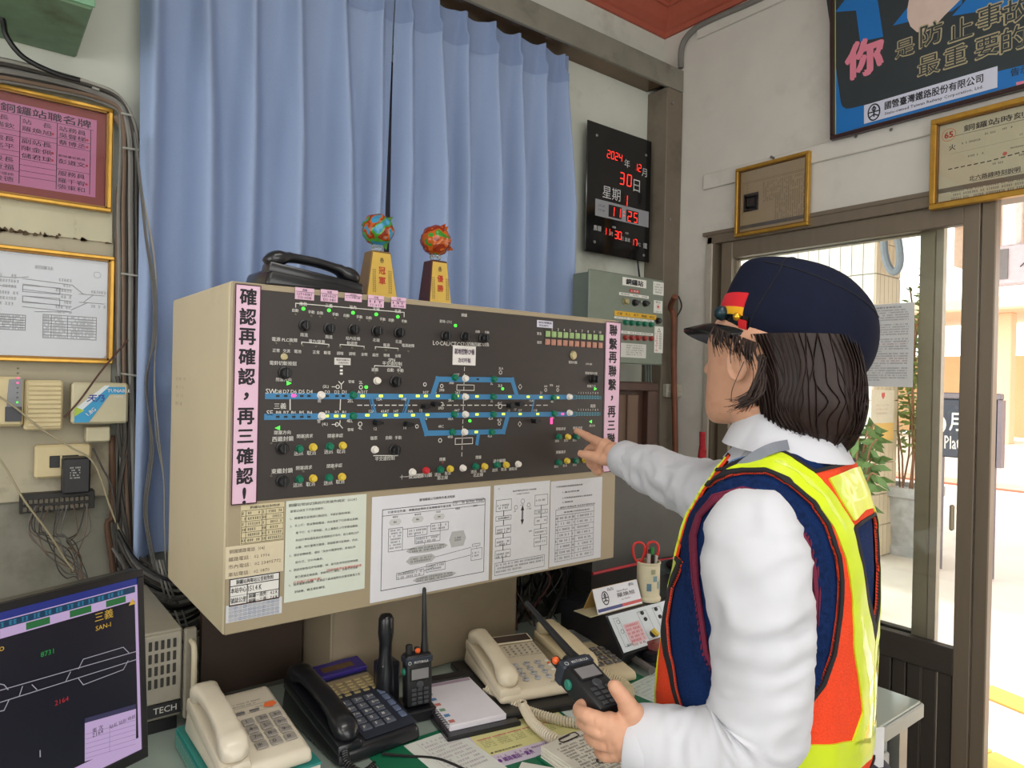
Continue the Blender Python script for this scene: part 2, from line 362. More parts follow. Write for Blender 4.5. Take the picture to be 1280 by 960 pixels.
# near canopy seen at the top right
c0 = P(1262, 300, X=6.5)
t = thing('platform_canopy', 'pale station canopy with dark slatted lights above the doorway view', 'canopy', (6.5, c0.y, 2.75))
MB().box(4.6, 11.5, -6, 3.2, 3.35, 3.45).build('roof_slab', mat('canopy cream', (206, 178, 158), .7), t)
for k in range(16):
    MB().box(5.0, 9.4, -1.2+k*.2, -1.1+k*.2, 3.30, 3.35).build('slat', mat('slat grey', (84, 80, 82), .5), t)
MB().box(9.0, 9.3, -6, 3.2, 2.9, 3.35).build('beam', mat('canopy cream'), t)
# hanging sign at the right edge
a = P(1243, 308, X=6.0); b = P(1300, 352, X=6.0); h = a.z-b.z
t = thing('hanging_sign', 'pale hanging platform sign seen through the open doorway', 'sign', (6, (a.y+b.y)/2, b.z))
MB().box(6, 6.12, b.y, a.y, b.z, a.z, b=.01).build('sign_panel', mat('sign pale', (190, 178, 182), .5), t)
MB().box(5.99, 6.0, a.y-.09, a.y, b.z+.04, a.z-.03).build('end_cap', mat('sign grey', (110, 106, 104), .5), t)
M = onright((5.995, a.y, b.z)); tx = MB(); tx.text('月台', .32, h*.6, h*.4, M, z=.002).text('↑', .2, h*.4, h*.3, M, z=.002).text('Platform', .34, h*.25, h*.15, M, z=.002)
tx.build('lettering', mat('sign ink', (70, 62, 70), .5), t)
MB().tube([(6.06, (a.y+b.y)/2+.05, a.z), (6.06, (a.y+b.y)/2+.05, 3.4)], .06, 10).build('hanger', mat('sign white', (225, 220, 215), .5), t)
# platform direction sign
a = P(1172, 498, X=6.2); b = P(1246, 577, X=6.2); h = a.z-b.z; w_ = a.y-b.y
t = thing('platform_sign', 'dark blue platform direction sign standing on the platform behind the door post', 'sign', (6.25, (a.y+b.y)/2, 0))
MB().box(6.2, 6.26, b.y, a.y, b.z, a.z, b=.01).build('sign_board', mat('navy sign', (52, 56, 70), .4), t)
MB().box(6.19, 6.27, b.y-.02, a.y+.02, a.z, a.z+.05, b=.008).box(6.19, 6.27, b.y-.03, b.y, b.z-.05, a.z).build('sign_frame', mat('sign frame grey', (120, 112, 118), .4, metal=.3), t)
for yy in (b.y+.03, a.y-.03): MB().tube([(6.23, yy, b.z), (6.23, yy, .01)], .022, 8).build('leg', mat('sign frame grey'), t)
M = onright((6.199, a.y, b.z)); tx = MB()
p_ = lambda x, y: (a.y-P(x, 500, X=6.2).y, P(1200, y, X=6.2).z-b.z)
x1, y1 = p_(1200, 527); x2, y2 = p_(1196, 554); x0, y0 = p_(1178, 535)
tx.text('月台', x1+.02, y1, h*.32, M, al='c', z=.002, w=w_*.42, bold=.02).text('Platform', x2-.08, y2, h*.22, M, al='l', z=.002, w=w_*.62, bold=.01)
tx.lathe([(h*.2, 0), (h*.2, .003)], 20, M @ Matrix.Translation((x0-.06, y0+.02, 0)))
tx.build('lettering', mat('sign white'), t)
# tiled pillar
a = P(1087, 700, Z=0); px_, py_ = a.x, a.y
b = P(1119, 690, X=px_+.0); x2_ = P(1120, 600, Y=py_).x; wd = x2_-px_
t = thing('tiled_pillar', 'cream pillar faced with tall narrow tiles outside the door glass', 'pillar', (px_+.3, py_, 0))
til = mat('shaded tile', (214, 196, 170), .35, noise=.04, scale=3); til2 = mat('grout', (150, 140, 128), .8)  # first tile colour is darker, the shade of that face painted in
MB().box(px_+.012, x2_-.004, py_+.012, py_+1.19, 0, 3.3).build('core', til2, t)
nt = 6
for k in range(nt):
    for q in range(12):
        MB().box(px_+.002+k*wd/nt, px_+(k+1)*wd/nt-.005, py_, py_+.014, .01+q*.27, .01+(q+1)*.27-.008).build('tile', til, t)
for k in range(12):
    for q in range(12):
        MB().box(px_, px_+.014, py_+.016+k*.1, py_+.016+(k+1)*.1-.006, .01+q*.27, .01+(q+1)*.27-.008).build('tile', mat('lit tile', (232, 228, 220), .35), t)  # same tiles whitened, this face's bright light put into the colour
cb = [P(*q, X=px_-.2) for q in ((1105, 300), (1106, 318), (1111, 334), (1118, 340), (1124, 333), (1125, 318), (1122, 296))]
tag(MB().tube(cb, .03, 8, smooth=5).build('hanging_cable', mat('grey pipe', (120, 128, 138), .5), smooth=True), 'grey flexible hose hanging in a loop beside the tiled pillar', 'hose')
# poster on the pillar
a = P(1089, 636, X=px_-.03); b = P(1118, 551, X=px_-.03)
sheet_px('pillar_poster', 'faded pale poster with a red heart and orange foot on the tiled pillar', 'poster', (1089, 487), (1116, 550), dict(Y=py_-.006),
         [('f', 0, 0, 1, .35, (236, 190, 110)), ('t', '♥', .5, .88, .14, None, 'c', 0, (214, 90, 90)), ('s', .2, .7, .8, .03, .08, 3, (190, 160, 150))], color=(226, 214, 196), thick=.004)
# planter with shrub
a = P(1130, 690, Z=0)
t = thing('plant_pot', 'grey-white fluted square planter with a leafy shrub outside the door', 'planter', (a.x, a.y, 0))
s_ = .30; pr = MB()
rings = []
for z, k in ((0, .8), (.06, .8), (.08, .66), (.5, .92), (.52, 1.05), (.6, 1.05), (.6, .9), (.56, .88)):
    rings.append([(a.x+s_*.75*k*sx, a.y+s_*.75*k*sy, z) for sx, sy in ((-1, -1), (-.33, -1.06), (.33, -1.06), (1, -1), (1.06, -.3), (1, 1), (0, 1.05), (-1, 1), (-1.06, .33), (-1.06, -.33))])
pr.loft(rings).build('pot', mat('cast stone', (176, 176, 178), .7, noise=.2, scale=14, bump=.4), t)
lf = mat('leaf', (126, 146, 70), .5, noise=.25, scale=6); lf2 = mat('dark leaf', (84, 112, 60), .5, noise=.3, scale=6)
st = MB(); lv = MB(); rnd = random.Random(3)
for k in range(9):
    bx, by = a.x+rnd.uniform(-.1, .1), a.y+rnd.uniform(-.14, .14); h = rnd.uniform(1.1, 2.1); tx_, ty = bx+rnd.uniform(-.15, .15), by+rnd.uniform(-.2, .25)
    pts = [Vector((bx+(tx_-bx)*q/5+rnd.uniform(-.02, .02), by+(ty-by)*q/5+rnd.uniform(-.02, .02), .55+h*q/5)) for q in range(6)]
    st.tube(pts, .008, 5)
    for q in range(70):
        u = rnd.uniform(.25, 1)*4.99; i = int(u); p = pts[i].lerp(pts[i+1], u-i)
        d = Vector((rnd.gauss(0, 1), rnd.gauss(0, 1), rnd.gauss(.1, .6))).normalized(); n = d.orthogonal().normalized(); c = p+d*.05; L = rnd.uniform(.05, .08)
        lv.add([p+d*.01, c+n*.018, p+d*(.02+L), c-n*.018], [(0, 1, 2, 3)])
st.build('stem', mat('stem brown', (140, 96, 70), .7), t)
o = lv.build('foliage', lf, t); o['kind'] = 'stuff'
a = P(1070, 640, Z=0); a = P(1068, 700, X=4.6); 
t = thing('leafy_shrub', 'low green shrub with broad drooping leaves outside behind the shoulder of the person', 'shrub', (4.6, a.y, 0))
st = MB(); lv = MB(); b0 = P(1065, 640, X=4.6)
MB().lathe([(.1, 0), (.14, .25), (.15, .27), (.13, .27)], 16, Matrix.Translation((4.6, b0.y, 0))).build('pot', mat('dark pot', (90, 86, 80), .6), t)
for k in range(26):
    tip = P(rnd.uniform(1042, 1102), rnd.uniform(528, 600), X=4.6+rnd.uniform(-.15, .15)); base = Vector((4.6, b0.y, .25)); mid = base.lerp(tip, .6)+Vector((0, 0, .2))
    pts = crom([base, mid, tip], 4); st.tube(pts, .006, 4)
    for q in range(9):
        p = pts[3+q % 6]; d = Vector((rnd.gauss(0, .6), rnd.gauss(0, 1), rnd.gauss(-.4, .5))).normalized(); n = d.cross(Vector((1, .2, .1))).normalized(); L = rnd.uniform(.08, .15)
        lv.add([p, p+d*L*.5+n*.022, p+d*L, p+d*L*.5-n*.022], [(0, 1, 2, 3)])
st.build('stem', mat('stem brown'), t); o = lv.build('foliage', lf2, t); o['kind'] = 'stuff'

# ---------------- curtains ----------------
def curtain(name, label, x0, x1, z0, z1, pl, seed, slant=(0, 0)):
    rn = random.Random(seed); nx = int((x1-x0)*420); nz = 60; vs = []; fs = []
    n = len(pl); am = [rn.uniform(.6, 1.1) for _ in pl]; ph = [rn.uniform(-.015, .015) for _ in pl]
    for j in range(nz+1):
        v = j/nz; z = z1-(z1-z0)*v
        for i in range(nx+1):
            x = x0+(x1-x0)*i/nx; y = 0
            for q, p in enumerate(pl):
                sp = .125; c = p+ph[q]*v*2
                wdt = .017+.022*min(1, v*2.2)*am[q]
                e = (x-c)/wdt
                y += math.exp(-e*e)*(.03+.062*am[q]*min(1, v*3)) if v > .045 else math.exp(-(e*1.6)**2)*.022
                # pinch at the foot of the heading
                if abs(x-p) < .02: y += .008*math.exp(-((v-.055)/.02)**2)*math.exp(-((x-p)/.006)**2)
            y += .004*math.sin(x*31+v*3+seed)+.012*math.sin(x*17-v*2.2+seed)*v
            if v < .055: y += .003*abs(math.sin(x*260))*math.exp(-(min(abs(x-p) for p in pl)/.012)**2)
            xs = x+(slant[0] if i == 0 else slant[1])*0+ (slant[1]*v*max(0, (x-x0)/(x1-x0)-.8)/.2)+(slant[0]*v*max(0, .2-(x-x0)/(x1-x0))/.2)
            hb = .0025 if v < .05 else 0
            vs.append((xs, 1.975-y-hb, z+.006*math.sin(x*50)*(1 if v == 0 else 0)))
    for j in range(nz):
        for i in range(nx):
            k = j*(nx+1)+i; fs.append((k, k+nx+1, k+nx+2, k+1))
    m = MB(); m.v = vs; m.f = fs
    t = thing(name, label, 'curtain', ((x0+x1)/2, 1.95, z0))
    cm = mat('blue curtain cloth', (144, 162, 196), .85, noise=.05, scale=500, bump=.12)
    b = m.build('cloth', cm, t, smooth=True, angle=80)
    # turned-over heading with stitched edge
    hm = MB(); k = int(nz*.05)+1
    hv = [(p[0], p[1]-.0016, p[2]) for p in vs[:(k+1)*(nx+1)]]
    hf = [f for f in fs[:k*nx]]
    hm.v = hv; hm.f = hf; hm.build('heading_band', mat('curtain heading', (130, 148, 184), .85, noise=.05, scale=500, bump=.12), t, smooth=True, angle=80)
    return t
curtain('window_curtain', 'wide blue curtain left of the gap, hanging behind the control cabinet', .325, 1.045, .99, 2.69, [.36, .475, .60, .725, .86, .985], 3, (.0, -.045))
curtain('window_curtain', 'blue pinch-pleated curtain right of the gap, beside the digital clock wall', 1.045, 1.785, .99, 2.69, [1.09, 1.19, 1.305, 1.42, 1.535, 1.65, 1.75], 8, (-.02, -.012))
# ---------------- control cabinet ----------------
YB = 1.28
cream = mat('cream enamel', (160, 146, 120), .45, noise=.03, scale=5, dirt=((150, 138, 112), .62, .25), dscale=5)  # front of the same enamel, its shade put into a darker colour
cream_lit = mat('cream enamel lit side', (206, 192, 162), .5, noise=.03, scale=5, dirt=((178, 162, 130), .6, .25), dscale=4)  # light falling on the side put into a paler enamel colour
cab = thing('control_cabinet', 'big cream wall cabinet with a dark railway track control panel on its front', 'control cabinet', (.864, 1.5, .984))
MB().box(.364, 1.364, YB+.004, 1.72, .984, 1.619, b=.006, seg=2).build('body', cream_lit, cab)
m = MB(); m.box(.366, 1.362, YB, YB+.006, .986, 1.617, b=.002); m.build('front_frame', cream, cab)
TL = P(291, 352, Y=YB); TR = P(772, 402, Y=YB); BL = P(287, 629, Y=YB)
fz1 = 1.607; fz0 = BL.z
plate = MB().box(.372, 1.356, YB-.003, YB-.0005, fz0, fz1, b=.001).build('face_plate', mat('dark umber plate', (50, 44, 42), .5, noise=.05, scale=300), cab)
Mp = onback((0, YB-.0032, 0))
def pp(x, y): q = P(x, y, Y=YB-.0032); return q.x, q.z
KN = mat('black knob', (22, 22, 24), .35, noise=0)
BC = dict(g=mat('green button', (6, 108, 82), .35, noise=0), y=mat('yellow button', (214, 186, 66), .35, noise=0), w=mat('white button', (226, 220, 212), .35, noise=0), r=mat('red button', (190, 44, 52), .35, noise=0))
proto = {}
def part_at(kind, x, y, mk, m, scale=1.):
    """shared-mesh copies of small controls on the panel"""
    X, Z = pp(x, y)
    if kind not in proto:
        me = mk().build(kind.split('|')[0], m, None); proto[kind] = me.data
        bpy.data.objects.remove(me)
    o = bpy.data.objects.new(kind.split('|')[0], proto[kind]); C.objects.link(o); o.parent = cab
    o.location = Vector((X, YB-.0032, Z))-Vector(cab.location); o.scale = (scale,)*3
    return o
def centred(mb):          # build() shifts the origin: keep it at the panel plane
    return mb
class MBo(MB):
    def build(s, name, m, parent=None, smooth=False, angle=40):
        me = bpy.data.meshes.new(name); me.from_pydata([tuple(p) for p in s.v], [], s.f)
        if smooth: me.shade_smooth(); me.set_sharp_from_angle(angle=math.radians(angle))
        me.materials.append(m); o = bpy.data.objects.new(name, me); C.objects.link(o); return o
Mo = onback((0, 0, 0))
def knob():
    b = MBo(); b.lathe([(.0105, 0), (.0115, .001), (.0115, .004), (.0095, .005), (.009, .016), (.0078, .018)], 20, Mo)
    b.box(-.0022, .0022, -.0085, .0085, .016, .023, Mo, b=.001); return b
for x, y in ((380, 407), (411, 411), (441, 412), (470, 414), (498, 416), (355, 466), (493, 477), (352, 560), (352, 601), (492, 562), (556, 420), (580, 421), (603, 423), (740, 474)):
    part_at('knob', x, y, knob, KN, .95 if x < 600 and y < 450 else 1.)
def btn(): return MBo().lathe([(.0078, 0), (.0078, .002), (.0062, .002), (.0062, .008), (.0052, .0095)], 18, Mo)
for cc, l in dict(w=[(401, 494), (402, 520), (471, 476), (468, 562), (581, 473), (581, 496), (581, 518), (580, 540), (711, 496), (711, 516), (515, 590), (578, 585), (647, 580)],
                  g=[(441, 494), (441, 520), (568, 472), (567, 496), (567, 518), (565, 540), (617, 474), (616, 496), (616, 518), (614, 540), (691, 497), (692, 517), (374, 561), (412, 558), (374, 599), (411, 597), (550, 587), (594, 583), (621, 581), (698, 546), (720, 546), (698, 578), (719, 576)],
                  y=[(391, 559), (428, 557), (391, 598), (427, 596), (562, 586), (605, 583), (632, 581), (709, 546), (708, 576), (730, 575)], r=[(532, 588)]).items():
    for x, y in l: part_at('push_button|'+cc, x, y, btn, BC[cc])
def tog(): return MBo().lathe([(.006, 0), (.005, .003), (.0045, .012), (.006, .013), (.006, .018)], 12, Mo).box(-.002, .012, -.003, .003, .012, .017, Mo, b=.001)
for x, y in ((507, 530), (469, 528), (529, 508), (541, 505), (635, 507), (646, 505), (666, 526)): part_at('toggle', x, y, tog, KN)
def led(): return MBo().lathe([(.0028, 0), (.0028, .0016), (.0016, .0026)], 10, Mo)
lg = mat('green lamp', (60, 220, 60), .3, noise=0, emit=(90, 255, 80), es=1.1)
lo = mat('unlit lamp', (96, 92, 76), .3, noise=0)
for x, y in ((379, 386), (411, 388), (441, 391), (470, 393), (497, 396), (457.5, 484), (628, 486), (587, 526), (569, 392+15)): part_at('indicator_lamp|g', x, y, led, lg, 1.25)
for x, y in ((369, 393), (389, 395), (400, 396), (419, 398), (433, 398), (449, 400), (461, 401), (478, 402), (489, 403), (505, 404), (345, 429), (362, 430), (378, 432), (395, 433), (410, 434), (425, 434), (440, 435), (455, 436), (469, 437), (482, 437.5), (497, 438), (510, 439), (381, 549), (417, 548), (379, 589), (417, 586), (339, 554), (339, 595), (469, 466), (499, 467)): part_at('indicator_lamp|o', x, y, led, lo, .8)
part_at('indicator_lamp|r', 553, 578, led, mat('dull red lamp', (120, 50, 45), .3, noise=0), .9)
# track lines
TB = mat('track blue', (58, 122, 168), .5, noise=.04); TD = mat('track teal', (42, 96, 110), .5, noise=0)
def bar(pts, wd=.0115, m_=TB, nm='track_line', z=.0006):
    z += .00004*len([1 for c_ in cab.children if c_.name.startswith('track_line')])
    return MB().line([pp(*p) for p in pts], wd, Mp, z=z).build(nm, m_, cab)
bar([(335, 495), (718, 496.5)]); bar([(334, 521), (718, 517.5)])
bar([(540, 495), (547, 474), (640, 475), (646, 495)]); bar([(526, 519), (533, 541.5), (629, 539.5), (635, 518)])
for a_ in ([(464, 496), (470, 519)], [(512, 496), (505, 519)], [(668, 496), (664, 517)]): bar(a_, .0045, TB)
bar([(461, 496), (467, 519)], .002, TB); bar([(509, 496), (502, 519)], .002, TB)
bar([(598, 541), (596, 554)], .009, TB)
tk = bar([(718, 496.5), (750, 497)], .009, TD, 'track_line'); bar([(718, 517.5), (749, 517.3)], .009, TD)
b_ = MB()
for k in range(9):
    for yy in (495, 498, 516, 519): b_.rect(*[v-.0012 for v in pp(720.5+k*3.3, yy)], *[v+.0012 for v in pp(720.5+k*3.3, yy)], Mp, .0012)
b_.build('hatching', mat('track pale', (110, 160, 180), .5, noise=0), cab)
YL = mat('yellow lamp', (215, 235, 70), .3, noise=0, emit=(225, 250, 90), es=.8); PK = mat('pink lamp', (255, 70, 150), .3, noise=0, emit=(255, 70, 150), es=1.3)
def barlamp(): return MBo().box(-.0046, .0046, -.0026, .0026, 0, .0018, Mo, b=.0007)
for x, y in ((453, 495), (476, 495), (501, 495), (522, 495), (532, 495), (547, 495), (571, 495), (596, 495.5), (637, 496), (660, 496), (676, 496.5), (408, 520), (420, 520), (429, 520), (459, 519), (481, 519), (495, 519), (516, 519), (534, 518.5), (570, 518), (596, 518), (629, 517.5), (650, 517.5), (672, 517.5), (595, 540), (697, 497)):
    part_at('track_lamp|y', x, y, barlamp, YL)
for x, y in ((367, 494.5), (703, 517.5)): part_at('track_lamp|p', x, y, barlamp, PK)
part_at('track_lamp|q', 689, 526, lambda: MBo().box(-.004, .004, -.008, .008, 0, .002, Mo, b=.001), PK)
dk = mat('dark slot', (20, 34, 44), .5, noise=0)
for x, y in ((347, 495), (357, 495), (377, 495), (386, 495), (409, 495), (421, 495), (429, 495), (347, 521), (357, 521), (367, 521), (377, 521), (386, 521), (597, 474)): part_at('track_lamp|d', x, y, barlamp, dk, .75)
for x, y, s_ in ((361, 479, 1), (347, 535, -1), (744, 486, 1), (738, 527, -1)):
    part_at('arrow_lamp|%d' % s_, x, y, lambda: MBo().prism([(-.004*s_, -.004), (.005*s_, 0), (-.004*s_, .004)][::s_], 0, .0012, Mo), lg)
# square key rows
sq = lambda: MBo().box(-.0088, .0088, -.0088, .0088, 0, .004, Mo, b=.001).box(-.0058, .0058, -.0058, .0058, .004, .0055, Mo)
sg = mat('pale green key', (150, 178, 120), .45, noise=.08, scale=40); sr = mat('dull pink key', (178, 128, 110), .45, noise=.1, scale=40)
for k in range(10):
    part_at('square_key|g', 684.5+66.5*k/9*(1+.0*k), 417.5+4.6*k/9, sq, sg, .82); part_at('square_key|r', 684+66*k/9, 427.5+4.4*k/9, sq, sr, .82)
b_ = MB(); a0 = pp(680, 412); a1 = pp(755, 433); b_.rect(min(a0[0], a1[0]), min(a0[1], a1[1])-.004, max(a0[0], a1[0])-.002, max(a0[1], a1[1])+.003, Mp, .0002); b_.build('key_field', mat('key field', (40, 36, 32), .5), cab)
kb = lambda: MBo().lathe([(.011, 0), (.011, .003), (.008, .004), (.008, .006)], 20, Mo).box(-.001, .001, -.005, .005, .006, .0064, Mo)
part_at('key_switch', 716, 444, kb, mat('old brass', (176, 166, 128), .35, metal=.7)); part_at('key_switch', 355, 446, lambda: kb(), mat('old brass'), .6)
# white lettering
wt = MB()
def lt(t, x, y, h=.007, w_=None, al='c'): X, Z = pp(x, y); wt.text(t, X, Z, h, Mp, w=w_, al=al, bold=.012, z=.0006)
for t_, x, y in (('銅鑼', 580, 394), ('南勢', 379, 380), ('三義', 411, 382), ('站內', 441, 384), ('北端', 470, 386), ('北進', 497, 389), ('南進', 380, 418.5), ('南進', 411, 421), ('站內設備', 441, 423), ('北端', 470, 425), ('北進', 498, 427)): lt(t_, x, y, .0072)
for k, x in enumerate((369, 389, 400, 419, 433, 449, 461, 478, 489, 505)): lt('自動手動'[(k % 2)*2:(k % 2)*2+2], x, 388+(x-369)*.1, .0062)
lt('PLC故障', 362, 425, .0075); lt('電源', 345, 424, .0075); lt('電力/電源', 396, 427, .007); lt('軌道燈', 440, 429, .007); lt('電源', 483, 431.5, .007); lt('電源故障', 510, 432, .007)
for k, (x, t_) in enumerate(((345, '正常'), (358, '交流'), (372, '電池'), (395, '正常'), (409, '斷電'), (425, '調暗'), (440, '調明'), (455, '全明'), (469, '遙控'), (483, '現場'), (497, '全關'))): lt(t_, x, 438+(x-345)*.045, .0065)
lt('電鈴切斷按鈕', 354, 454, .008); lt('閉塞方向', 354.5, 474.5, .007)
lt('SW', 338.5, 489, .009); lt('SE', 337, 516, .009); lt('三義', 350, 507.5, .011)
for k, x in enumerate((348, 357.5, 367, 377, 387)): lt('D%d' % (8-k), x, 489.5, .0068); lt('B%d' % (8-k), x, 516, .0068)
for k, x in enumerate((409, 421, 430)): lt('D%d' % (3-k), x, 490, .0062); lt('B%d' % (3-k), x, 515.5, .0062)
lt('(2L)', 407, 483.5, .007); lt('(4L)', 406, 530.5, .007); lt('南', 399, 501, .007); lt('警', 398.5, 526.5, .007)
lt('2L', 451, 478, .006); lt('4L', 450, 535, .006); lt('警報', 439, 477, .006); lt('警報', 438, 537, .006)
lt('A/21T', 453, 490, .006); lt('2EL', 438, 501, .006); lt('4EL', 437, 526, .006)
for t_, x, y in (('12A', 474, 499), ('14B', 505, 499), ('15', 544, 490.5), ('3GT', 532, 490.5), ('12B', 464, 514), ('41AT', 481, 514), ('14T', 495, 514), ('14A', 513, 514), ('13', 526, 513), ('11B', 531, 523), ('12', 469, 536), ('14', 506, 535), ('3RB', 564, 478.5), ('2RA', 563.5, 500.5), ('4RA', 563, 523.5), ('4RB', 562.5, 546), ('1GT', 571, 468.5), ('2AT', 572, 491), ('4AT', 571, 513), ('3L', 614.5, 479.5), ('2L', 614.5, 501), ('4LA', 613, 523), ('4LB', 612, 545), ('2RB', 552, 487.5), ('4RC', 551, 533), ('2RD', 551, 510), ('3LA', 626, 460.5), ('2LB', 625, 482), ('4LC', 624.5, 504), ('4LD', 624, 525), ('15', 636, 513), ('17', 644, 512), ('13T', 650, 513), ('11B', 669, 513), ('11A', 664, 501), ('21', 676, 491), ('4R', 690, 502), ('2R', 691, 522)):
    lt(t_, x, y, .0056)
for k in range(9): lt(str((k+1) % 10), 723+k*3, 491+k*.05, .005); lt(str((k+1) % 10), 723+k*3, 512+k*.05, .005)
lt('南勢', 741, 507.5, .009); lt('發車', 682, 483, .005); lt('警報', 689, 481.5, .005); lt('到達', 697, 483, .005)
lt('電鈴切斷', 716, 453, .007); lt('閉塞電鈴切斷', 739, 466.5, .0068); lt('閉塞方向', 739, 482.5, .007); lt('正常 通話', 736, 455, .005)
lt('緊急', 674, 417, .007); lt('復原', 674, 428, .007)
for k in range(1, 10): lt(str(k+1), 690+60*(k-1)/8, 411.5+4*(k-1)/8, .0065)
lt('就地 CTC', 557, 402, .0068); lt('LOCAL/CTC', 558, 429.5, .009); lt('CTC切換回路', 588, 430, .0085); lt('TC切換', 604, 430.5, .009); lt('自動', 597, 414.5, .006); lt('手動', 608.5, 415.5, .006)
lt('西繼封鎖', 353.5, 548.5, .0095); lt('東繼封鎖', 352.5, 588.5, .0095); lt('閉塞方向', 353, 540.5, .0075)
lt('閉塞請求', 381, 545, .0075); lt('閉塞承認', 419, 544.5, .0075); lt('閉塞請求', 380, 584.5, .0075); lt('閉塞承認', 418, 582, .0075)
for x, y, t_ in ((373, 566.5, '送訊'), (389, 566, '取消'), (410.5, 564.5, '送訊'), (426, 564, '取消'), (372, 606, '送訊'), (388, 605, '取消'), (410, 603.5, '送訊'), (425, 602, '取消')): lt(t_, x, y, .0085)
lt('平交道控制', 490, 454.5, .0085); lt('遮斷', 468.5, 462, .0075); lt('自動', 488, 462.5, .0075); lt('手動', 500, 463, .0075); lt('SPN', 489.5, 450, .0065)
lt('平交道控制', 481, 573, .0085); lt('復原', 467, 547.5, .0075); lt('自動', 486, 547, .0075); lt('手動', 497.5, 547, .0075)
for t_, x, y, h_ in (('十一號道岔', 513, 595.5, .0095), ('閉塞切斷', 530, 594, .0095), ('送訊', 547, 593, .0075), ('取消', 559.5, 591.5, .0075), ('南正線', 553, 597, .0085), ('送訊', 592, 589.5, .0075), ('取消', 603.5, 588.5, .0075), ('北正線', 597.5, 593.5, .0085), ('送訊', 618.5, 587.5, .0075), ('取消', 629.5, 586.5, .0075), ('道岔解鎖', 624, 576, .0085), ('總取消', 641, 586, .0075), ('閉塞', 553, 574, .0075), ('閉塞', 598, 571.5, .0075), ('閉塞請求', 701, 536, .0075), ('閉塞承認', 722, 535, .0075), ('閉塞請求', 701, 565, .0075), ('送訊', 696, 551, .0065), ('取消', 707.5, 550.5, .0065), ('送訊', 718, 550, .0065), ('送訊', 695, 583, .0065), ('取消', 706, 582, .0065), ('送訊', 718, 581, .0065), ('西方向', 740, 532, .0065)): lt(t_, x, y, h_)
wl = MB()
def ln(pts, wd=.0014): wl.line([pp(*p) for p in pts], wd, Mp, z=.0005)
ln([(369.5, 384), (369.5, 379), (505, 390.5), (505, 396)]); ln([(377, 430), (377, 427.5), (411, 430.5), (411, 433)]); ln([(425, 433), (425, 430.5), (455, 433), (455, 435)]); ln([(469, 436), (469, 433.5), (497.5, 435.5), (497.5, 437.5)])
ln([(468, 459), (468, 457), (500, 458.5), (500, 460)]); ln([(467, 569.5), (497, 569.5)], .0018)
ln([(362.5, 499), (362.5, 512)], .002); ln([(425.5, 499), (425, 512)], .002); ln([(425, 526), (424.5, 531), (428, 535)], .0016); ln([(423.5, 477), (426.5, 480.5), (429.5, 477)], .0016); ln([(426.5, 480), (426.5, 486)], .0016)
ln([(415, 483.5), (420, 483.5)]); ln([(415, 530.5), (420, 530.5)])
for k in range(28):
    x = 447+k*8.6
    if 522 < x < 545 or 630 < x < 652 or x > 684: continue
    ln([(x, 506.5+.0*k), (x+5, 506.5)], .0018)
for k in range(14): ln([(580.5-.25*k, 459+k*8.2), (580.3-.25*k, 463.5+k*8.2)], .0014)
for q in ((571, 481, 592.5, 488), (569, 548, 590.5, 554.5)):
    a_ = pp(q[0], q[1]); c_ = pp(q[2], q[3]); wl.outline(a_[0], c_[1], c_[0], a_[1], .0014, Mp, .0005)
for x, y, r_ in ((422, 483.5, .0035), (421, 530.5, .0035), (451, 484, .0035), (450, 530, .004), (552, 482.5, .0035), (552, 505, .0035), (625.5, 465.5, .004), (625, 508, .005), (624, 529.5, .0035), (682, 487.5, .0035), (697, 487.5, .0035), (550, 550.5, .004), (531, 480.5, .0035), (521, 533, .0035)):
    wl.ring(*pp(x, y), r_, .0014, Mp)
for x, y in ((650, 483.5), (649.5, 530)):
    X, Z = pp(x, y); wl.line([(X-.005, Z), (X, Z+.006), (X+.005, Z), (X, Z-.006), (X-.005, Z)], .0012, Mp, .0005)
for x, y in ((426.5, 459+5), (426.5, 464+5), (426.5, 473)): X, Z = pp(x, y-6); wl.rect(X-.003, Z-.002, X+.003, Z+.002, Mp, .0005)
WL = mat('white print', (216, 214, 208), .6, noise=0)
wt.build('lettering', WL, cab); wl.build('line_marks', WL, cab)['kind'] = 'stuff'
def stick(tl, br, items, color, nm='label_card'):
    A = P(*tl, Y=YB); B = P(*br, Y=YB); o = paper(nm, None, None, onback((A.x, YB-.0036, B.z)), B.x-A.x, A.z-B.z, items, color=color, parent=cab, ink=(60, 30, 70)); return o
pkc = (216, 178, 200)
for (tl, br, a1, a2, a3) in (((368, 359), (391.5, 376), '南端', '12T+41BT', 'D3→D8'), ((400, 361.5), (421, 378.5), '站東', '14T+3GT', 'D1→B1'), ((430, 366), (451, 378), '站內進站', '1→4車道', ''), ((459, 368.5), (478.5, 385), '北端', '11T', '11→13'), ((488, 371), (506, 386), '北東', '13T', 'B1→A8')):
    stick(tl, br, [('t', a1, .5, .82, .2, None, 'c', .02), ('l', .02, .66, .98, .66), ('t', a2, .5, .46, .22, .8, 'c', .02)]+([('t', a3, .5, .17, .2, .7, 'c', .02)] if a3 else []), pkc)
stick((565, 431.5), (593, 457), [('t', '就地控制CP桶', .5, .7, .3, .86, 'c', .02), ('t', '為切呼輪', .5, .25, .26, .55, 'c', .02)], (222, 218, 214))
stick((417, 447), (437, 456.5), [('t', '電鈴切斷Ｍ', .5, .7, .26, .8, 'c', .02), ('t', '自動控制', .55, .3, .24, .6, 'c', .02)], (206, 204, 198))
stick((670, 400), (689.5, 410.5), [('t', '號誌/轉轍器', .5, .7, .28, .84, 'c', .03), ('t', '緊急操作', .42, .28, .26, .6, 'c', .03)], (206, 206, 222))
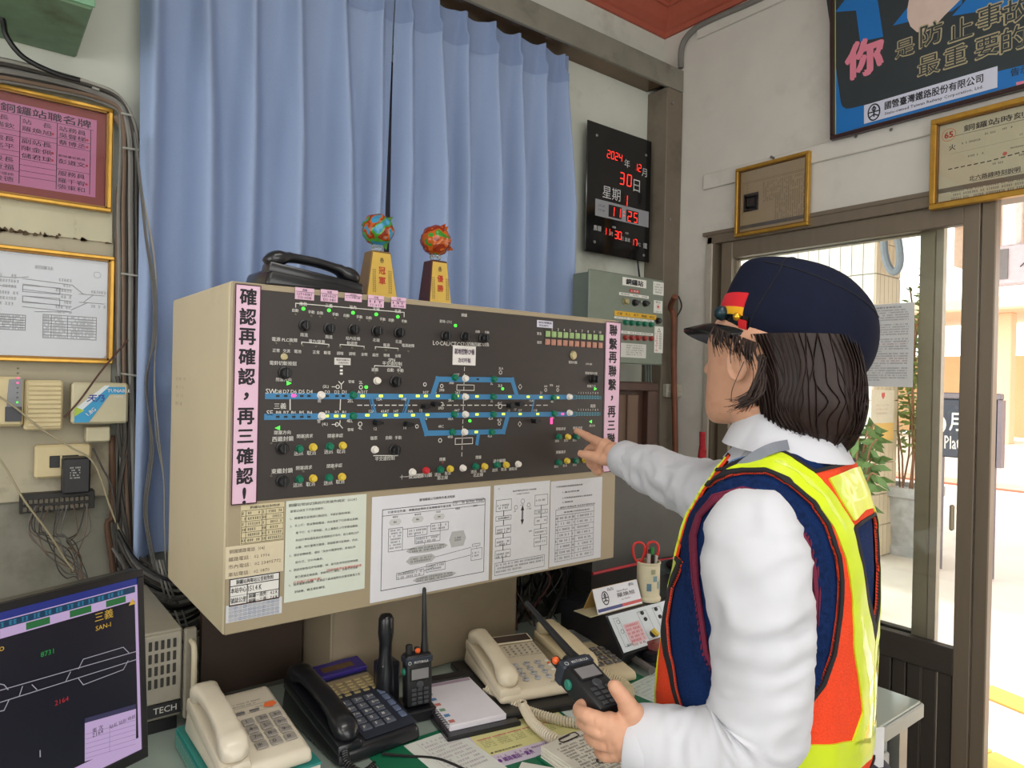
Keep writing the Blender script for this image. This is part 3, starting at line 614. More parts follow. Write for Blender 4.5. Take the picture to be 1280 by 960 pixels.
# strips with brush lettering
PKS = mat('pink strip', (222, 186, 208), .7, noise=.03); DR = mat('dark maroon', (64, 24, 40), .6, noise=0)
for nm, tl, br, txt, lab, ex in (('slogan_strip', (294, 354), (321, 629), '確認再確認，再三確認！', 'wider pink strip of large black brush characters at the left end of the panel', .03),
                             ('slogan_strip', (757, 401.5), (772, 589), '聯繫再聯繫，再三聯繫！', 'narrow pink strip of black brush characters at the right end of the panel', .03)):
    A = P(*tl, Y=YB-.004); B = P(*br, Y=YB-.004); w_ = B.x-A.x; h_ = A.z-B.z; M = onback((A.x, YB-.004, B.z))
    t = thing(nm, lab, 'notice', (A.x+w_/2, YB-.004, B.z))
    MB().box(0, w_, 0, h_, 0, .0006, M).build('paper_strip', PKS, t)
    MB().outline(.001, .001, w_-.001, h_-.001, .002, M, .0009).build('border', DR, t)
    pt = h_/11.05; ch = min(w_*.72, pt*.8)
    MB().vtext(txt, w_/2, h_-.004, ch, pt, M, bold=.035, z=.001).build('lettering', mat('black brush', (22, 18, 26), .6, noise=0), t)
# notices below
g = 'papers taped along the foot of the control cabinet'
Yp = YB-.0006
def sp(name, label, tl, br, items, **k): return sheet_px(name, label, 'notice', tl, br, dict(Y=Yp), items, **k)
R = random.Random(5)
def table(x0, y0, x1, y1, cols, rows, th, wd=.0007, txt=None):
    it = []
    for k in range(rows+1): y = y0+(y1-y0)*k/rows; it.append(('l', x0, y, x1, y, wd))
    for c in cols: it.append(('l', x0+(x1-x0)*c, y0, x0+(x1-x0)*c, y1, wd))
    cs = list(cols)
    for r_ in range(rows):
        for a_, b_ in zip(cs, cs[1:]):
            y = y1-(y1-y0)*(r_+.5)/rows; it.append(('s', x0+(x1-x0)*(a_+.12*(b_-a_)), y, x0+(x1-x0)*(b_-.1*(b_-a_)), th))
    return it
sp('timetable_card', 'small cream table card of six rows just under the pink left strip', (301, 632), (354.5, 674), [('t', '銅鑼站電話對照表', .55, .93, .07, .7)]+table(.02, .02, .98, .86, (0, .1, .48, .58, 1), 6, .06), color=(206, 194, 158), group=g)
sp('phone_number_card', 'cream card with four typed lines of telephone numbers below the small table', (282, 684), (354, 713.5), [('t', '銅鑼鐵路電話（04）', .36, .84, .13, .6, 'c', 0, (110, 96, 84)), ('t', '鐵路電話：02 1916', .4, .6, .13, .7, 'c', 0, (110, 96, 84)), ('t', '市內電話：02 23495772', .5, .37, .13, .9, 'c', 0, (110, 96, 84)), ('t', '車站電話：02 1870', .4, .13, .13, .7, 'c', 0, (110, 96, 84))], color=(208, 196, 168), group=g)
sp('distance_card', 'white card with thick black ruled lines above the patterned sticker', (286.5, 724), (349, 747.5), [('r', .01, .02, .99, .98, .0018), ('l', .01, .72, .99, .72, .0015), ('l', .35, .02, .35, .72, .0015), ('l', .35, .36, .99, .36, .0012), ('l', .01, .36, .35, .36, .0006), ('t', '銅鑼站與鄰站公里程對照', .5, .85, .17, .74, 'c', .03), ('t', '本站中心', .18, .56, .2, .3, 'c', .03), ('t', '151.4 K', .5, .55, .2, .26, 'c', .03), ('t', '號誌公里', .18, .2, .2, .3, 'c', .03), ('t', '銅鑼－南勢：4.2 K', .67, .54-.33+.06, .16, .58, 'c', .03), ('t', '銅鑼－三義：7.4 K', .67, .09, .15, .58, 'c', .03)], group=g, color=(222, 220, 216))
it = []
for r_ in range(4):
    for c_ in range(11):
        col = R.choice([(120, 130, 150), (90, 110, 150), (150, 150, 160)]); x = .05+c_*.083; y = .8-r_*.22; it += [('r', x, y-.07, x+.06, y+.07, .0007, col), ('l', x+.03, y-.07, x+.03, y+.07, .0006, col), ('l', x, y, x+.06, y, .0006, col)]
sp('patterned_sticker', 'small pale sticker with rows of blue-grey characters, lowest on the left', (282.5, 757.5), (352, 766), it+[('l', .05, .97, .95, .97, .001, (220, 120, 80))], color=(206, 206, 210), group=g)
T_ = ['銅鑼站號誌切換前究竟操作規定（SOP）', '當需切換至下列各項條件：', '1、轉轍轉否呈錯誤口無回位，不能切替則現場。', '2、北上行：需以雙線電話，向左進依下行到車站直轉。', '　　南下行：在下南地點，北上進路在上行到車站轉換。', '　　則由行車站路及前必依固線出行市內，且土避及分戶', '　　台鐵，地方道路北鐵車，現啟廢條可能開放，西遮。', '3、號誌裝轉換登，通知「及在中國通信制，及撥在時', '　　寫方式，交中央機長。', '4、號誌控制各位所有標置，時，及列及有何在回現地關', '　　車已超過主線進路，車線向行三鐵站，方能可可否後', '5、清潔還要現相關，及清站下處或面對位位置成無員工在', '　　記錄後、轉送清依轉理。']
it = [('t', T_[0], .45, .955, .032, .84, 'c', .015)]
for k, s_ in enumerate(T_[1:]):
    y = .895-k*.073; n = len(s_); s2 = s_.lstrip('　'); it.append(('t', s2, .05+.07*(n-len(s2) > 0), y, .026, min(.9, .034*len(s2)), 'l', .005))
it += [('t', '（目前列車停定點轉換有疑慮', .95, .255, .026, .45, 'r', .01, (190, 40, 40)), ('t', '方可進行切換作業）。', .1, .185, .026, .38, 'l', .01, (190, 40, 40))]
sp('rules_notice', 'tall greenish white notice of typed lines with some red, left of the flowchart', (357.5, 626.5), (455.5, 735.5), it, color=(206, 212, 200), group=g, ink=(50, 50, 50))
G = (176, 176, 176)
def oval(x0, y0, x1, y1, n=12): return [((x0+x1)/2+(x1-x0)/2*math.cos(2*math.pi*k/n), (y0+y1)/2+(y1-y0)/2*math.sin(2*math.pi*k/n)) for k in range(n)]
def hexa_(x0, y0, x1, y1): m_ = (y0+y1)/2; d = (x1-x0)*.15; return [(x0, m_), (x0+d, y0), (x1-d, y0), (x1, m_), (x1-d, y1), (x0+d, y1)]
it = [('t', '臺灣鐵路公司標準作業流程圖', .52, .93, .026, .3, 'c', .02), ('r', .08, .1, .95, .87, .0012), ('l', .08, .81, .95, .81), ('t', '行車安全作業：轉轍器故障時手搖轉轍器作業流程', .12, .84, .024, .52, 'l', .02), ('r', .66, .84, .78, .88), ('r', .78, .84, .94, .88), ('s', .67, .86, .93, .02),
      ('t', '號誌員', .18, .79, .018), ('t', '值班站長', .36, .79, .018), ('t', '列車長', .53, .79, .018), ('t', '站務員', .7, .80, .018), ('t', '運轉員', .86, .81, .018)]
for a_ in ((.13, .71, .23, .77), (.31, .71, .41, .77), (.49, .71, .59, .77)):
    it += [('p', hexa_(*a_), (196, 196, 196)), ('t', '開始', (a_[0]+a_[2])/2, (a_[1]+a_[3])/2, .016)]
it += [('r', .13, .46, .24, .68)]+[('s', .14, .66-.028*k, .23, .014) for k in range(7)]
for a_ in ((.28, .58, .44, .66), (.47, .6, .62, .68), (.35, .5, .55, .56), (.83, .24, .93, .36), (.2, .18, .42, .24), (.44, .2, .6, .28)): it += [('r', *a_), ('s', a_[0]+.01, (a_[1]+a_[3])/2+.015, a_[2]-.01, .016), ('s', a_[0]+.01, (a_[1]+a_[3])/2-.015, a_[2]-.03, .016)]
for a_ in ((.27, .4, .62, .48), (.33, .105, .7, .175)): it += [('p', oval(*a_), G), ('s', a_[0]+.03, (a_[1]+a_[3])/2+.012, a_[2]-.03, .015), ('s', a_[0]+.03, (a_[1]+a_[3])/2-.012, a_[2]-.03, .015)]
for a_ in ((.27, .3, .52, .38), (.63, .41, .78, .57)): it += [('p', hexa_(*a_), G), ('s', a_[0]+.04, (a_[1]+a_[3])/2+.012, a_[2]-.04, .015), ('s', a_[0]+.04, (a_[1]+a_[3])/2-.012, a_[2]-.04, .015)]
it += [('l', .24, .66, .47, .66), ('l', .42, .5, .42, .48), ('l', .52, .34, .83, .38), ('l', .88, .38, .88, .36), ('l', .24, .24, .83, .3), ('l', .55, .68, .55, .56), ('l', .24, .46, .34, .46), ('l', .34, .5, .34, .6), ('l', .5, .24, .42, .22), ('r', .84, .385, .91, .41)]
sp('flowchart_notice', 'wide white flowchart sheet with grey ovals, hexagons and a ruled frame', (465, 621.5), (610.5, 725), it, group=g, color=(214, 214, 220))
it = [('t', '氣候停電時值班站長工作流程圖', .53, .92, .018, .42, 'c', .02), ('t', '（本報不可遺失）', .5, .885, .014, .24), ('t', '附件', .08, .96, .012)]
for k, (h1, h2) in enumerate(((.72, .84), (.62, .665), (.48, .56), (.35, .43), (.22, .30))): it += [('r', .04, h1, .3, h2), ('s', .06, (h1+h2)/2, .28, .018), ('s', .06, (h1+h2)/2-.028, .25, .018) if h2-h1 > .06 else ('s', .06, (h1+h2)/2, .28, .01), ('l', .17, h1, .17, h1-.05, .0018)]
for k, (h1, h2) in enumerate(((.73, .85), (.64, .68), (.52, .6), (.4, .47), (.28, .37))): it += [('r', .72, h1, .96, h2), ('s', .74, (h1+h2)/2, .94, .018), ('l', .84, h1, .84, h1-.05, .0018)]
it += [('o', .5, .8, .025), ('o', .38, .74, .022), ('o', .61, .75, .022), ('s', .46, .76, .54, .014), ('s', .35, .7, .42, .014), ('s', .58, .71, .66, .014), ('p', [(.47, .7), (.5, .76), (.53, .7)], (40, 40, 45)), ('p', [(.47, .6), (.53, .6), (.5, .54)], (40, 40, 45)), ('f', .485, .6, .515, .7, (110, 110, 115)), ('s', .62, .46, .68, .014), ('r', .04, .04, .92, .17), ('s', .06, .145, .9, .018), ('s', .06, .11, .9, .018), ('s', .06, .075, .5, .018)]
sp('procedure_notice', 'narrow white sheet with linked boxes and a black double arrow in the middle', (617.5, 607), (685, 711), it, group=g, color=(214, 214, 218))
it = [('t', '行車運轉規章編碼調度人員', .35, .93, .02, .5, 'c', .03), ('t', '1 進站號誌機', .22, .86, .02, .32, 'l', .02), ('t', '2 列車無線電故障時之應變處理', .22, .79, .02, .58, 'l', .02), ('t', '3 轉轍器', .22, .74, .018, .2, 'l', .02), ('t', '4 鐵路行車電話簿 站名及代號對照表', .14, .68, .02, .72, 'l', .02), ('t', '苗栗電力控制站電話', .5, .62, .018, .5, 'c', .02)]+table(.1, .05, .84, .59, (0, .06, .42, .5, 1), 8, .022)+[('r', .1, .59, .84, .66)]
sp('station_list_notice', 'white sheet with a two-column station list, rightmost of the papers under the panel', (688.5, 602), (750.5, 696.5), it, group=g, color=(212, 212, 218))
# pencilled notes on the side
ms = frame((.3635, 1.72, 0), (0, -1, 0), (0, 0, 1)); b_ = MB()
for k in range(4): b_.ticks(.05, .14-.01*k, 1.44-.018*k, .006, ms, z=.0003, dens=.5)
b_.build('pencil_marks', mat('pencil', (150, 128, 100), .8, noise=0), cab)

# pedestal, boards under the cabinet
ped = thing('pedestal_cabinet', 'beige metal pedestal standing on the desk under the control cabinet', 'pedestal', (.9, 1.6, .741))
pm = mat('beige pedestal', (146, 132, 110), .5, noise=.04, scale=5, dirt=((130, 116, 96), .6, .2), dscale=6)
MB().box(.642, 1.17, 1.45, 1.75, .7415, .983, b=.003).build('body', pm, ped)
MB().box(.648, 1.164, 1.447, 1.45, .75, .975, b=.001).build('front_panel', mat('beige front', (142, 129, 108), .5, noise=.04, dirt=((140, 124, 100), .6, .2), dscale=6), ped)
tag(MB().box(.41, .636, 1.6, 1.62, .7415, .982).build('backing_board', mat('dark board', (66, 50, 40), .6, noise=.1, scale=8)), 'dark brown board standing behind the desk left of the beige pedestal', 'board')
# ---------------- clock ----------------
cg = thing('digital_clock', 'black wall calendar clock with glowing red digits beside the curtain', 'clock', (2.1, 1.97, 1.94))
a = P(735, 149, Y=1.965); b = P(805, 327, Y=1.965)
cx0, cx1, cz0, cz1 = a.x, P(817, 180, Y=1.965).x-.01, b.z, a.z
MB().box(cx0+.05, cx1-.03, 1.972, 2.018, cz0+.05, cz1-.05).build('case', KN, cg)
MB().box(cx0, cx1, 1.965, 1.972, cz0, cz1, b=.003).build('face_plate', mat('black acrylic', (12, 12, 14), .12, noise=0), cg)
M = onback((cx0, 1.9648, cz0)); cw = cx1-cx0; chh = cz1-cz0
red_ = MB(); wh = MB(); dim = MB()
RL = mat('red led', (255, 40, 30), .4, noise=0, emit=(255, 52, 40), es=2.2)
SEG = {0: 'abcdef', 1: 'bc', 2: 'abged', 3: 'abgcd', 4: 'fgbc', 5: 'afgcd', 7: 'abc'}
def digit(d, x, y, h):
    red_ = MB()
    w_ = h*.52; t_ = h*.08
    S = dict(a=[(0, 1), (1, 1)], b=[(1, 1), (1, .5)], c=[(1, .5), (1, 0)], d=[(0, 0), (1, 0)], e=[(0, 0), (0, .5)], f=[(0, .5), (0, 1)], g=[(0, .5), (1, .5)])
    for k, ((x0, y0), (x1, y1)) in S.items():
        q0 = Vector((x+(x0-.5)*w_+y0*h*.06, y+(y0-.5)*h)); q1 = Vector((x+(x1-.5)*w_+y1*h*.06, y+(y1-.5)*h)); e = (q1-q0)*.13
        (red_ if k in SEG[d] else dim).line([tuple(q0+e), tuple(q1-e)], t_, M, .0008)
    red_.build('red_digit', RL, cg)
def digs(s_, x, y, h, pitch=.72):
    for k, c_ in enumerate(s_): digit(int(c_), x+k*h*pitch, y, h)
u = lambda fx: fx*cw; v_ = lambda fy: (1-fy)*chh
digs('2024', u(.31), v_(.215), .029, .8); wh.text('年', u(.60), v_(.245), .034, M, z=.0008); digs('12', u(.74), v_(.25), .029, .8); wh.text('月', u(.88), v_(.275), .034, M, z=.0008)
digs('30', u(.52), v_(.375), .046, .95); wh.text('日', u(.76), v_(.40), .05, M, z=.0008)
wh.text('星期', u(.37), v_(.515), .05, M, z=.0008); digit(1, u(.58), v_(.54), .044)
sb = MB().rect(u(.13), v_(.715), u(.97), v_(.585), M, .0006); sb.build('silver_band', mat('silver band', (150, 152, 158), .4, noise=0), cg)
dk_ = MB().rect(u(.33), v_(.7), u(.53), v_(.605), M, .0007).rect(u(.60), v_(.705), u(.80), v_(.61), M, .0007); dk_.build('digit_window', KN, cg)
digs('11', u(.385), v_(.653), .038, .95); digs('25', u(.655), v_(.66), .038, .95)
for q in (.64, .67): red_.rect(u(.56), v_(q), u(.57), v_(q-.01), M, .0009)
bk = MB().text('上午 AM', u(.22), v_(.63), .01, M, z=.0008).text('下午 PM', u(.22), v_(.665), .01, M, z=.0008); bk.build('lettering', KN, cg)
wh.text('農曆', u(.17), v_(.81), .021, M, z=.0008); digs('11', u(.28), v_(.82), .027, .75); wh.text('月', u(.38), v_(.83), .016, M, z=.0008); digs('30', u(.45), v_(.83), .03, .75); wh.text('日', u(.55), v_(.85), .016, M, z=.0008)
wh.text('溫度', u(.63), v_(.85), .016, M, z=.0008); digs('17', u(.71), v_(.86), .027, .75); wh.text('℃', u(.82), v_(.87), .014, M, z=.0008).text('鐵', u(.92), v_(.87), .024, M, z=.0008); wh.text('國曆', u(.42), v_(.775), .009, M, z=.0008).text('時間', u(.62), v_(.8), .009, M, z=.0008)
red_.build('colon', RL, cg); dim.build('unlit_segments', mat('dim led', (52, 14, 14), .4, noise=0), cg)
wh.build('white_characters', mat('clock white', (190, 190, 190), .5, noise=0, emit=(150, 150, 150), es=.12), cg)
for fx, fy in ((.13, .1), (.9, .13), (.13, .92), (.9, .95)): MB().disc(u(fx), v_(fy), .006, .004, M).build('screw', mat('steel'), cg)
MB().tube([(cx1-.05, 1.99, cz0+.02), (cx1-.045, 1.985, cz0-.03), (cx1-.03, 1.99, cz0-.07)], .004, 6, smooth=4).build('power_cord', KN, cg)

# ---------------- green-grey control box ----------------
gb = thing('relay_box', 'green-grey metal switch box with coloured buttons and labels below the clock', 'switch box', (1.95, 1.88, 1.53))
gm = mat('grey green enamel', (112, 122, 110), .45, noise=.05, dirt=((110, 118, 100), .6, .2), dscale=8)
GY = 1.75
MB().box(1.72, 2.10, GY+.012, 1.85, 1.535, 1.845, b=.003).build('case', gm, gb)
MB().box(1.86, 2.08, 1.85, 2.018, 1.56, 1.82).build('mounting_bracket', gm, gb)
MB().box(1.707, 2.108, GY, GY+.012, 1.525, 1.852, b=.004).build('lid', gm, gb)
M = onback((0, GY-.0005, 0)); gp = lambda x, y: (P(x, y, Y=GY).x, P(x, y, Y=GY).z)
def gl(tl, br, items, color=(222, 222, 216)):
    A = P(*tl, Y=GY); B = P(*br, Y=GY); paper('label', None, None, onback((A.x, GY-.0008, B.z)), B.x-A.x, A.z-B.z, items, color=color, parent=gb)
gl((778, 346), (807.4, 360.6), [('t', '銅鑼站', .5, .5, .7, .72, 'c', .05)])
gl((786.5, 361.4), (799, 366.7), [('t', '主電源', .5, .5, .6, .8, 'c', .03, (230, 220, 220))], (176, 40, 36))
gl((773.7, 365), (810.6, 373.7), [('t', '電源燈　控制　切換', .5, .5, .5, .9, 'c', .02)])
gl((816.5, 351.6), (829, 369.7), [('s', .1, .8, .9, .1), ('s', .1, .6, .9, .1), ('s', .1, .4, .9, .1), ('s', .1, .2, .9, .1)])
gl((817, 375), (827.4, 392), [('t', '禁火', .5, .85, .18, .6), ('o', .5, .5, .2, .001, (190, 30, 30)), ('t', '◆', .5, .5, .26, None, 'c', 0, (190, 30, 30)), ('s', .1, .1, .9, .12)])
gl((818, 407.6), (828, 441.5), [('t', '△', .5, .87, .16), ('s', .1, .72, .45, .06, .09, 8, (190, 40, 40)), ('s', .55, .72, .9, .06, .09, 8)])
gl((768, 388), (820, 400), [('t', '正線　北上　南下　側線　道岔', .5, .5, .5, .9, 'c', .02)], (214, 168, 50))
gl((767.6, 395), (817, 403), [('s', .05, .5, .95, .5)]); gl((774, 413), (816, 420), [('s', .05, .5, .95, .5)])
gl((776, 428.4), (807, 448), [('s', .2, .85, .9, .08, .16, 5)], (206, 206, 200))
def gbtn(x, y, m_, r=.0085, h=.012):
    X, Z = gp(x, y); MB().lathe([(r*1.25, 0), (r*1.25, .003), (r, .003), (r, h), (r*.8, h+.002)], 14, onback((X, GY, Z))).build('push_button', m_, gb)
for k in range(5): gbtn(781+8*k, 403+.65*k, BC['g']); gbtn(781+8*k, 422+.3*k, mat('dull red button', (150, 50, 46), .4, noise=0))
for x, y in ((781, 377), (793, 378.5), (806, 379.5), (822, 401)): gbtn(x, y, KN if x != 781 else mat('old brass'), .0105, .014)
for x, y in ((797, 377.5), (809, 379)): gbtn(x, y, mat('steel'), .005, .018)
# bracket and shelf cupboard below
sh = thing('wall_cupboard', 'small dark brown wooden cupboard with a recessed door below the green-grey box', 'cupboard', (2.0, 1.9, 1.22))
wd_ = mat('dark brown wood', (74, 50, 42), .5, noise=.2, scale=6, stretch=(1, 1, .15)); wd2 = mat('worn door wood', (104, 82, 68), .6, noise=.2, scale=6, stretch=(1, 1, .15))
MB().box(1.75, 2.15, 1.83, 2.018, 1.16, 1.46).build('body', wd_, sh)
MB().box(1.75, 2.15, 1.80, 1.83, 1.425, 1.455, b=.003).box(2.09, 2.15, 1.80, 1.83, 1.16, 1.425, b=.003).box(1.75, 2.09, 1.80, 1.83, 1.16, 1.20, b=.003).build('frame', wd_, sh)
MB().box(1.76, 2.05, 1.815, 1.83, 1.21, 1.41, b=.002).build('door', wd2, sh); MB().box(1.98, 2.0, 1.805, 1.815, 1.21, 1.41, b=.002).build('door_slat', wd2, sh)
gp_ = mat('grey pipe'); 
for k, x in enumerate((2.16, 2.175, 2.19)): tag(MB().tube([(x, 1.88-.0*k, 1.53), (x+.003, 1.875, 1.3), (x, 1.88, 1.0)], .005, 8, smooth=3).build('thin_conduit', mat('grey green conduit', (104, 112, 106), .5), smooth=True), 'thin grey-green conduit right of the wooden cupboard, %s of the three' % ['leftmost', 'middle one', 'rightmost'][k], 'conduit', 'thin conduits beside the wooden cupboard')
p = [P(x, y, Y=1.86) for x, y in ((829, 372), (838, 384), (842, 396), (842, 450), (844, 560))]; p[0].y = 1.80
tag(MB().tube(p+[p[-1]+Vector((0, 0, -.3))], .012, 10, smooth=5).build('brown_pipe', mat('rusty brown pipe', (122, 72, 50), .6, noise=.15, scale=20), smooth=True), 'rusty brown pipe running down the post right of the green-grey box', 'pipe')
tag(MB().tube([P(848, 370, Y=1.88), P(852, 383, Y=1.88), P(846, 396, Y=1.88)], .003, 6, smooth=4).build('wire_loop', KN), 'thin black wire loop hooked over the top of the brown pipe', 'wire')
a = P(835, 480, Y=1.88)
t = thing('socket_strip', 'pale surface socket with ribbed cover on the wall behind the brown pipe', 'socket', (a.x+.06, 1.89, a.z-.06))
MB().box(a.x, a.x+.12, 1.885, 1.909, a.z-.055, a.z+.0, b=.003).build('housing', mat('aged white', (176, 172, 156), .5), t)
for k in range(3): MB().box(a.x+.005, a.x+.115, 1.881, 1.885, a.z-.048+k*.016, a.z-.038+k*.016, b=.001).build('rib', mat('aged white'), t)

# ---------------- left wall ----------------
YW = 1.99
pan = mat('aged cream board', (190, 184, 158), .7, noise=.08, scale=12, bump=.2, dirt=((120, 108, 84), .6, .12), dscale=7, stretch=(1, 1, .5))
bd = thing('wall_board', 'aged cream wooden wall board with peeling dark edge behind the framed sheets', 'board', (-.1, 2.0, 1.14))
ct = P(138, 636, Y=2.0)
MB().box(-.6, .285, 2.0, 2.019, 1.14, 1.79, b=.002).build('board', mat('lower board', (174, 166, 144), .7, noise=.1, scale=6, dirt=((120, 110, 92), .55, .2), dscale=5), bd)
MB().box(-.6, .28, 1.995, 2.0, 1.775, 2.12, b=.001).build('upper_board', pan, bd)
rr = random.Random(9); fb = MB()
for k in range(26):
    x = .03+rr.random()*.235; z = 1.772+abs(rr.gauss(0, .004)); w_ = rr.uniform(.003, .016); h_ = rr.uniform(.002, .008)
    fb.prism([(x, z-h_*.6), (x+w_*.6, z-h_*.5), (x+w_, z), (x+w_*.7, z+h_*.5), (x+w_*.3, z+h_), (x, z+h_*.3)], .0, .0012, onback((0, 1.9945, 0)))
fb.build('peeled_patch', mat('dark peel', (84, 68, 50), .9), bd)
gold = mat('gold frame', (196, 150, 62), .3, metal=.55, noise=.12, scale=40); gold2 = mat('dark gold', (132, 92, 34), .4, metal=.4, noise=.1)
def picture(name, label, M, w, h, fw_, fm, items, color, depth=.015, lip=None, cat='picture', mount=None, glass=True, **k):
    """picture frame with lower-left outer corner at M's origin"""
    t = thing(name, label, cat, tuple((M @ Vector((w/2, 0, 0)))[:]))
    for nm, q in (('frame_rail', (0, w, h-fw_, h)), ('frame_rail', (0, w, 0, fw_)), ('frame_rail', (0, fw_, fw_, h-fw_)), ('frame_rail', (w-fw_, w, fw_, h-fw_))):
        MB().box(q[0], q[1], q[2], q[3], 0, depth, M, b=.002).build(nm, fm, t)
    if lip:
        l = fw_; MB().box(l, w-l, h-l-.004, h-l, 0, depth*.8, M).box(l, w-l, l, l+.004, 0, depth*.8, M).box(l, l+.004, l, h-l, 0, depth*.8, M).box(w-l-.004, w-l, l, h-l, 0, depth*.8, M).build('inner_lip', lip, t)
    i = fw_*.8
    if mount:
        MB().box(i, w-i, i, h-i, 0, .004, M).build('mount_board', mount[0], t); mw = mount[1]
    else: mw = 0
    M2 = M @ Matrix.Translation((i+mw, i+mw, .0042 if mount else .003))
    paper('inner_sheet', None, None, M2, w-2*i-2*mw, h-2*i-2*mw, items, color=color, parent=t, **k)
    if glass: MB().box(i, w-i, i, h-i, depth*.55, depth*.6, M).build('glass_pane', clear('picture glass'), t)
    return t
# pink staff roster
A = P(142, 136, Y=YW-.02); Bq = P(142, 266, Y=YW-.02); H = A.z-Bq.z; Wd = .42
items = []
c1, c2 = .305, .655
sx = lambda px, py, : None
def roster():
    it = [('l', 0.02, .86, .98, .86, .001)]
    def row(*a): it.append(a)
    X0, X1, X2, X3 = .36, .565, .77, .965
    for x in (X1, X2, X3): it.append(('l', x, .03, x, .86, .0016))
    it.append(('t', '南部運務處銅鑼站職名牌', .5, .925, .10, .93, 'c', .02))
    def blk(xa, xb, yy, s_, hh=.062, col=None): it.append(('t', s_, (xa+xb)/2-.01, yy, hh, (xb-xa)*(.8 if len(s_) > 2 else .5), 'c', .018))
    blk(X0, X1, .80, '處長'); blk(X0, X1, .71, '李瑞欽'); blk(X0, X1, .55, '副處長'); blk(X0, X1, .46, '李兆平'); blk(X0, X1, .3, '副段長'); blk(X0, X1, .21, '陳祈福'); blk(X0, X1, .12, '安衛管理師', .035); blk(X0, X1, .06, '吳俊德')
    blk(X1, X2, .80, '站　長'); blk(X1, X2, .71, '羅煥旭'); blk(X1, X2, .56, '副站長'); blk(X1, X2, .47, '陳金佩'); blk(X1, X2, .38, '儲君球')
    blk(X2, X3, .80, '站務員'); blk(X2, X3, .72, '吳聲梯'); blk(X2, X3, .63, '蔡博丞'); blk(X2, X3, .46, '副站兼站務員', .032); blk(X2, X3, .39, '彭道文'); blk(X2, X3, .24, '服務員'); blk(X2, X3, .15, '羅千宥'); blk(X2, X3, .07, '張東和')
    for xa, xb, ys in ((X0, X1, (.66, .60, .41, .35, .17)), (X1, X2, (.66, .60, .33, .26, .19, .12)), (X2, X3, (.68, .585, .29))):
        for y in ys: it.append(('l', xa-.03 if xa == X0 else xa, y, xb, y, .0009))
    for x, y in ((X2-.025, .71), (X2-.025, .47), (X2-.025, .38), (X3-.02, .72), (X3-.02, .63), (X3-.02, .39), (X3-.02, .15)): it.append(('t', '●', x, y, .03, None, 'c', 0, (196, 60, 70)))
    return it
picture('staff_roster', 'gold framed pink staff roster with black characters on a red mount', onback((A.x-Wd, YW-.02+.018, Bq.z)), Wd, H, .0095, gold, roster(), (200, 128, 168), depth=.018, lip=gold2, mount=(mat('red mount', (136, 40, 38), .5, noise=.12, scale=6), .026), ink=(56, 30, 60))
A = P(144, 321, Y=YW-.02); Bq = P(142, 455, Y=YW-.02); H = A.z-Bq.z; Wd = .42
def trackplan():
    it = [('t', '銅鑼站', .66, .86, .035, .09, 'c', .01), ('o', .93, .84, .03, .0008)]
    it += [('l', .3, .74, .52, .74), ('l', .52, .74, .585, .76), ('l', .3, .66, .52, .66)]
    for y in (.73, .68, .63, .57, .52, .47):
        it.append(('l', .56, y+.01, .8, y-.01, .0008)); it.append(('s', .44, y+.03, .54, .018)); it.append(('s', .72, y+.03, .80, .018))
    it += [('l', .40, .70, .46, .74), ('l', .40, .60, .44, .53), ('l', .8, .72, .86, .64), ('l', .8, .48, .88, .56), ('l', .84, .64, .97, .64), ('l', .84, .56, .97, .56), ('l', .86, .56, .91, .64), ('s', .9, .67, .99, .018), ('s', .9, .53, .99, .018), ('r', .56, .62, .74, .68), ('r', .56, .52, .74, .58), ('l', .36, .62, .44, .62), ('l', .62, .44, .8, .46)]
    it += table(.43, .26, .575, .4, (0, .6, 1), 6, .012, .0006)+table(.66, .2, .93, .42, (0, .15, .45, 1), 8, .012, .0006)
    it += [('s', .72, .45, .8, .012)]
    return [q[:5]+(.0015,) if q[0] in 'lr' else q[:4]+(q[4]*1.35,)+q[5:] if q[0] == 's' else q for q in it]
picture('track_plan', 'gold framed white sheet with a thin line track diagram and two small tables', onback((A.x-Wd, YW-.02+.018, Bq.z)), Wd, H, .0095, gold, trackplan(), (206, 210, 216), depth=.018, lip=gold2, ink=(52, 54, 62))
# green metal box at top left
gt = mat('old green enamel', (112, 142, 112), .5, noise=.08, dirt=((84, 92, 64), .55, .2), dscale=6)
t = thing('fuse_box', 'old green metal box fixed high on the left wall', 'fuse box', (-.1, 1.85, 2.222))
MB().box(-.5, .198, 1.725, 2.018, 2.222, 2.6, b=.004).build('case', gt, t)
MB().box(-.5, .201, 1.72, 1.725, 2.226, 2.6, b=.001).build('lid', mat('green lid', (104, 150, 118), .45, noise=.05), t)
# cable bundle along the wall
cm_ = [mat('grey cable'), mat('pale cable', (160, 156, 148), .5), mat('dark cable', (64, 60, 56), .5), mat('brown cable', (112, 92, 76), .6), mat('cable mid', (96, 94, 92), .5)]
rc = random.Random(4); cols = 'grey pale dark brown mid'.split()
bun = thing('cable_bundle', 'thick bundle of grey and brown cables bending down the left wall beside the curtain', 'cables', tuple(P(160, 300, Y=2.0)))
for k in range(11):
    o = (k-4)*.0075; yy = 1.965-.008*(k % 3)
    px = [(-40, 72+2.7*k), (0, 74+2.7*k), (60, 88+2.4*k), (112, 103+1.9*k), (146, 119+1.7*k), (166-1.6*k, 150), (174-2.3*k, 190), (177-2.9*k, 260), (178-2.9*k, 340), (178-2.9*k, 430), (179-2.9*k, 520), (182-3*k, 600), (182-2.4*k, 700), (188-3*k, 760)]
    pts = [P(x+rc.uniform(-.8, .8), y+rc.uniform(-1, 1), Y=yy) for x, y in px]
    q = k % 5
    MB().tube(pts, .0046 if k not in (1, 5, 9) else .0066, 7, smooth=5).build('cable', cm_[q], bun, smooth=True)
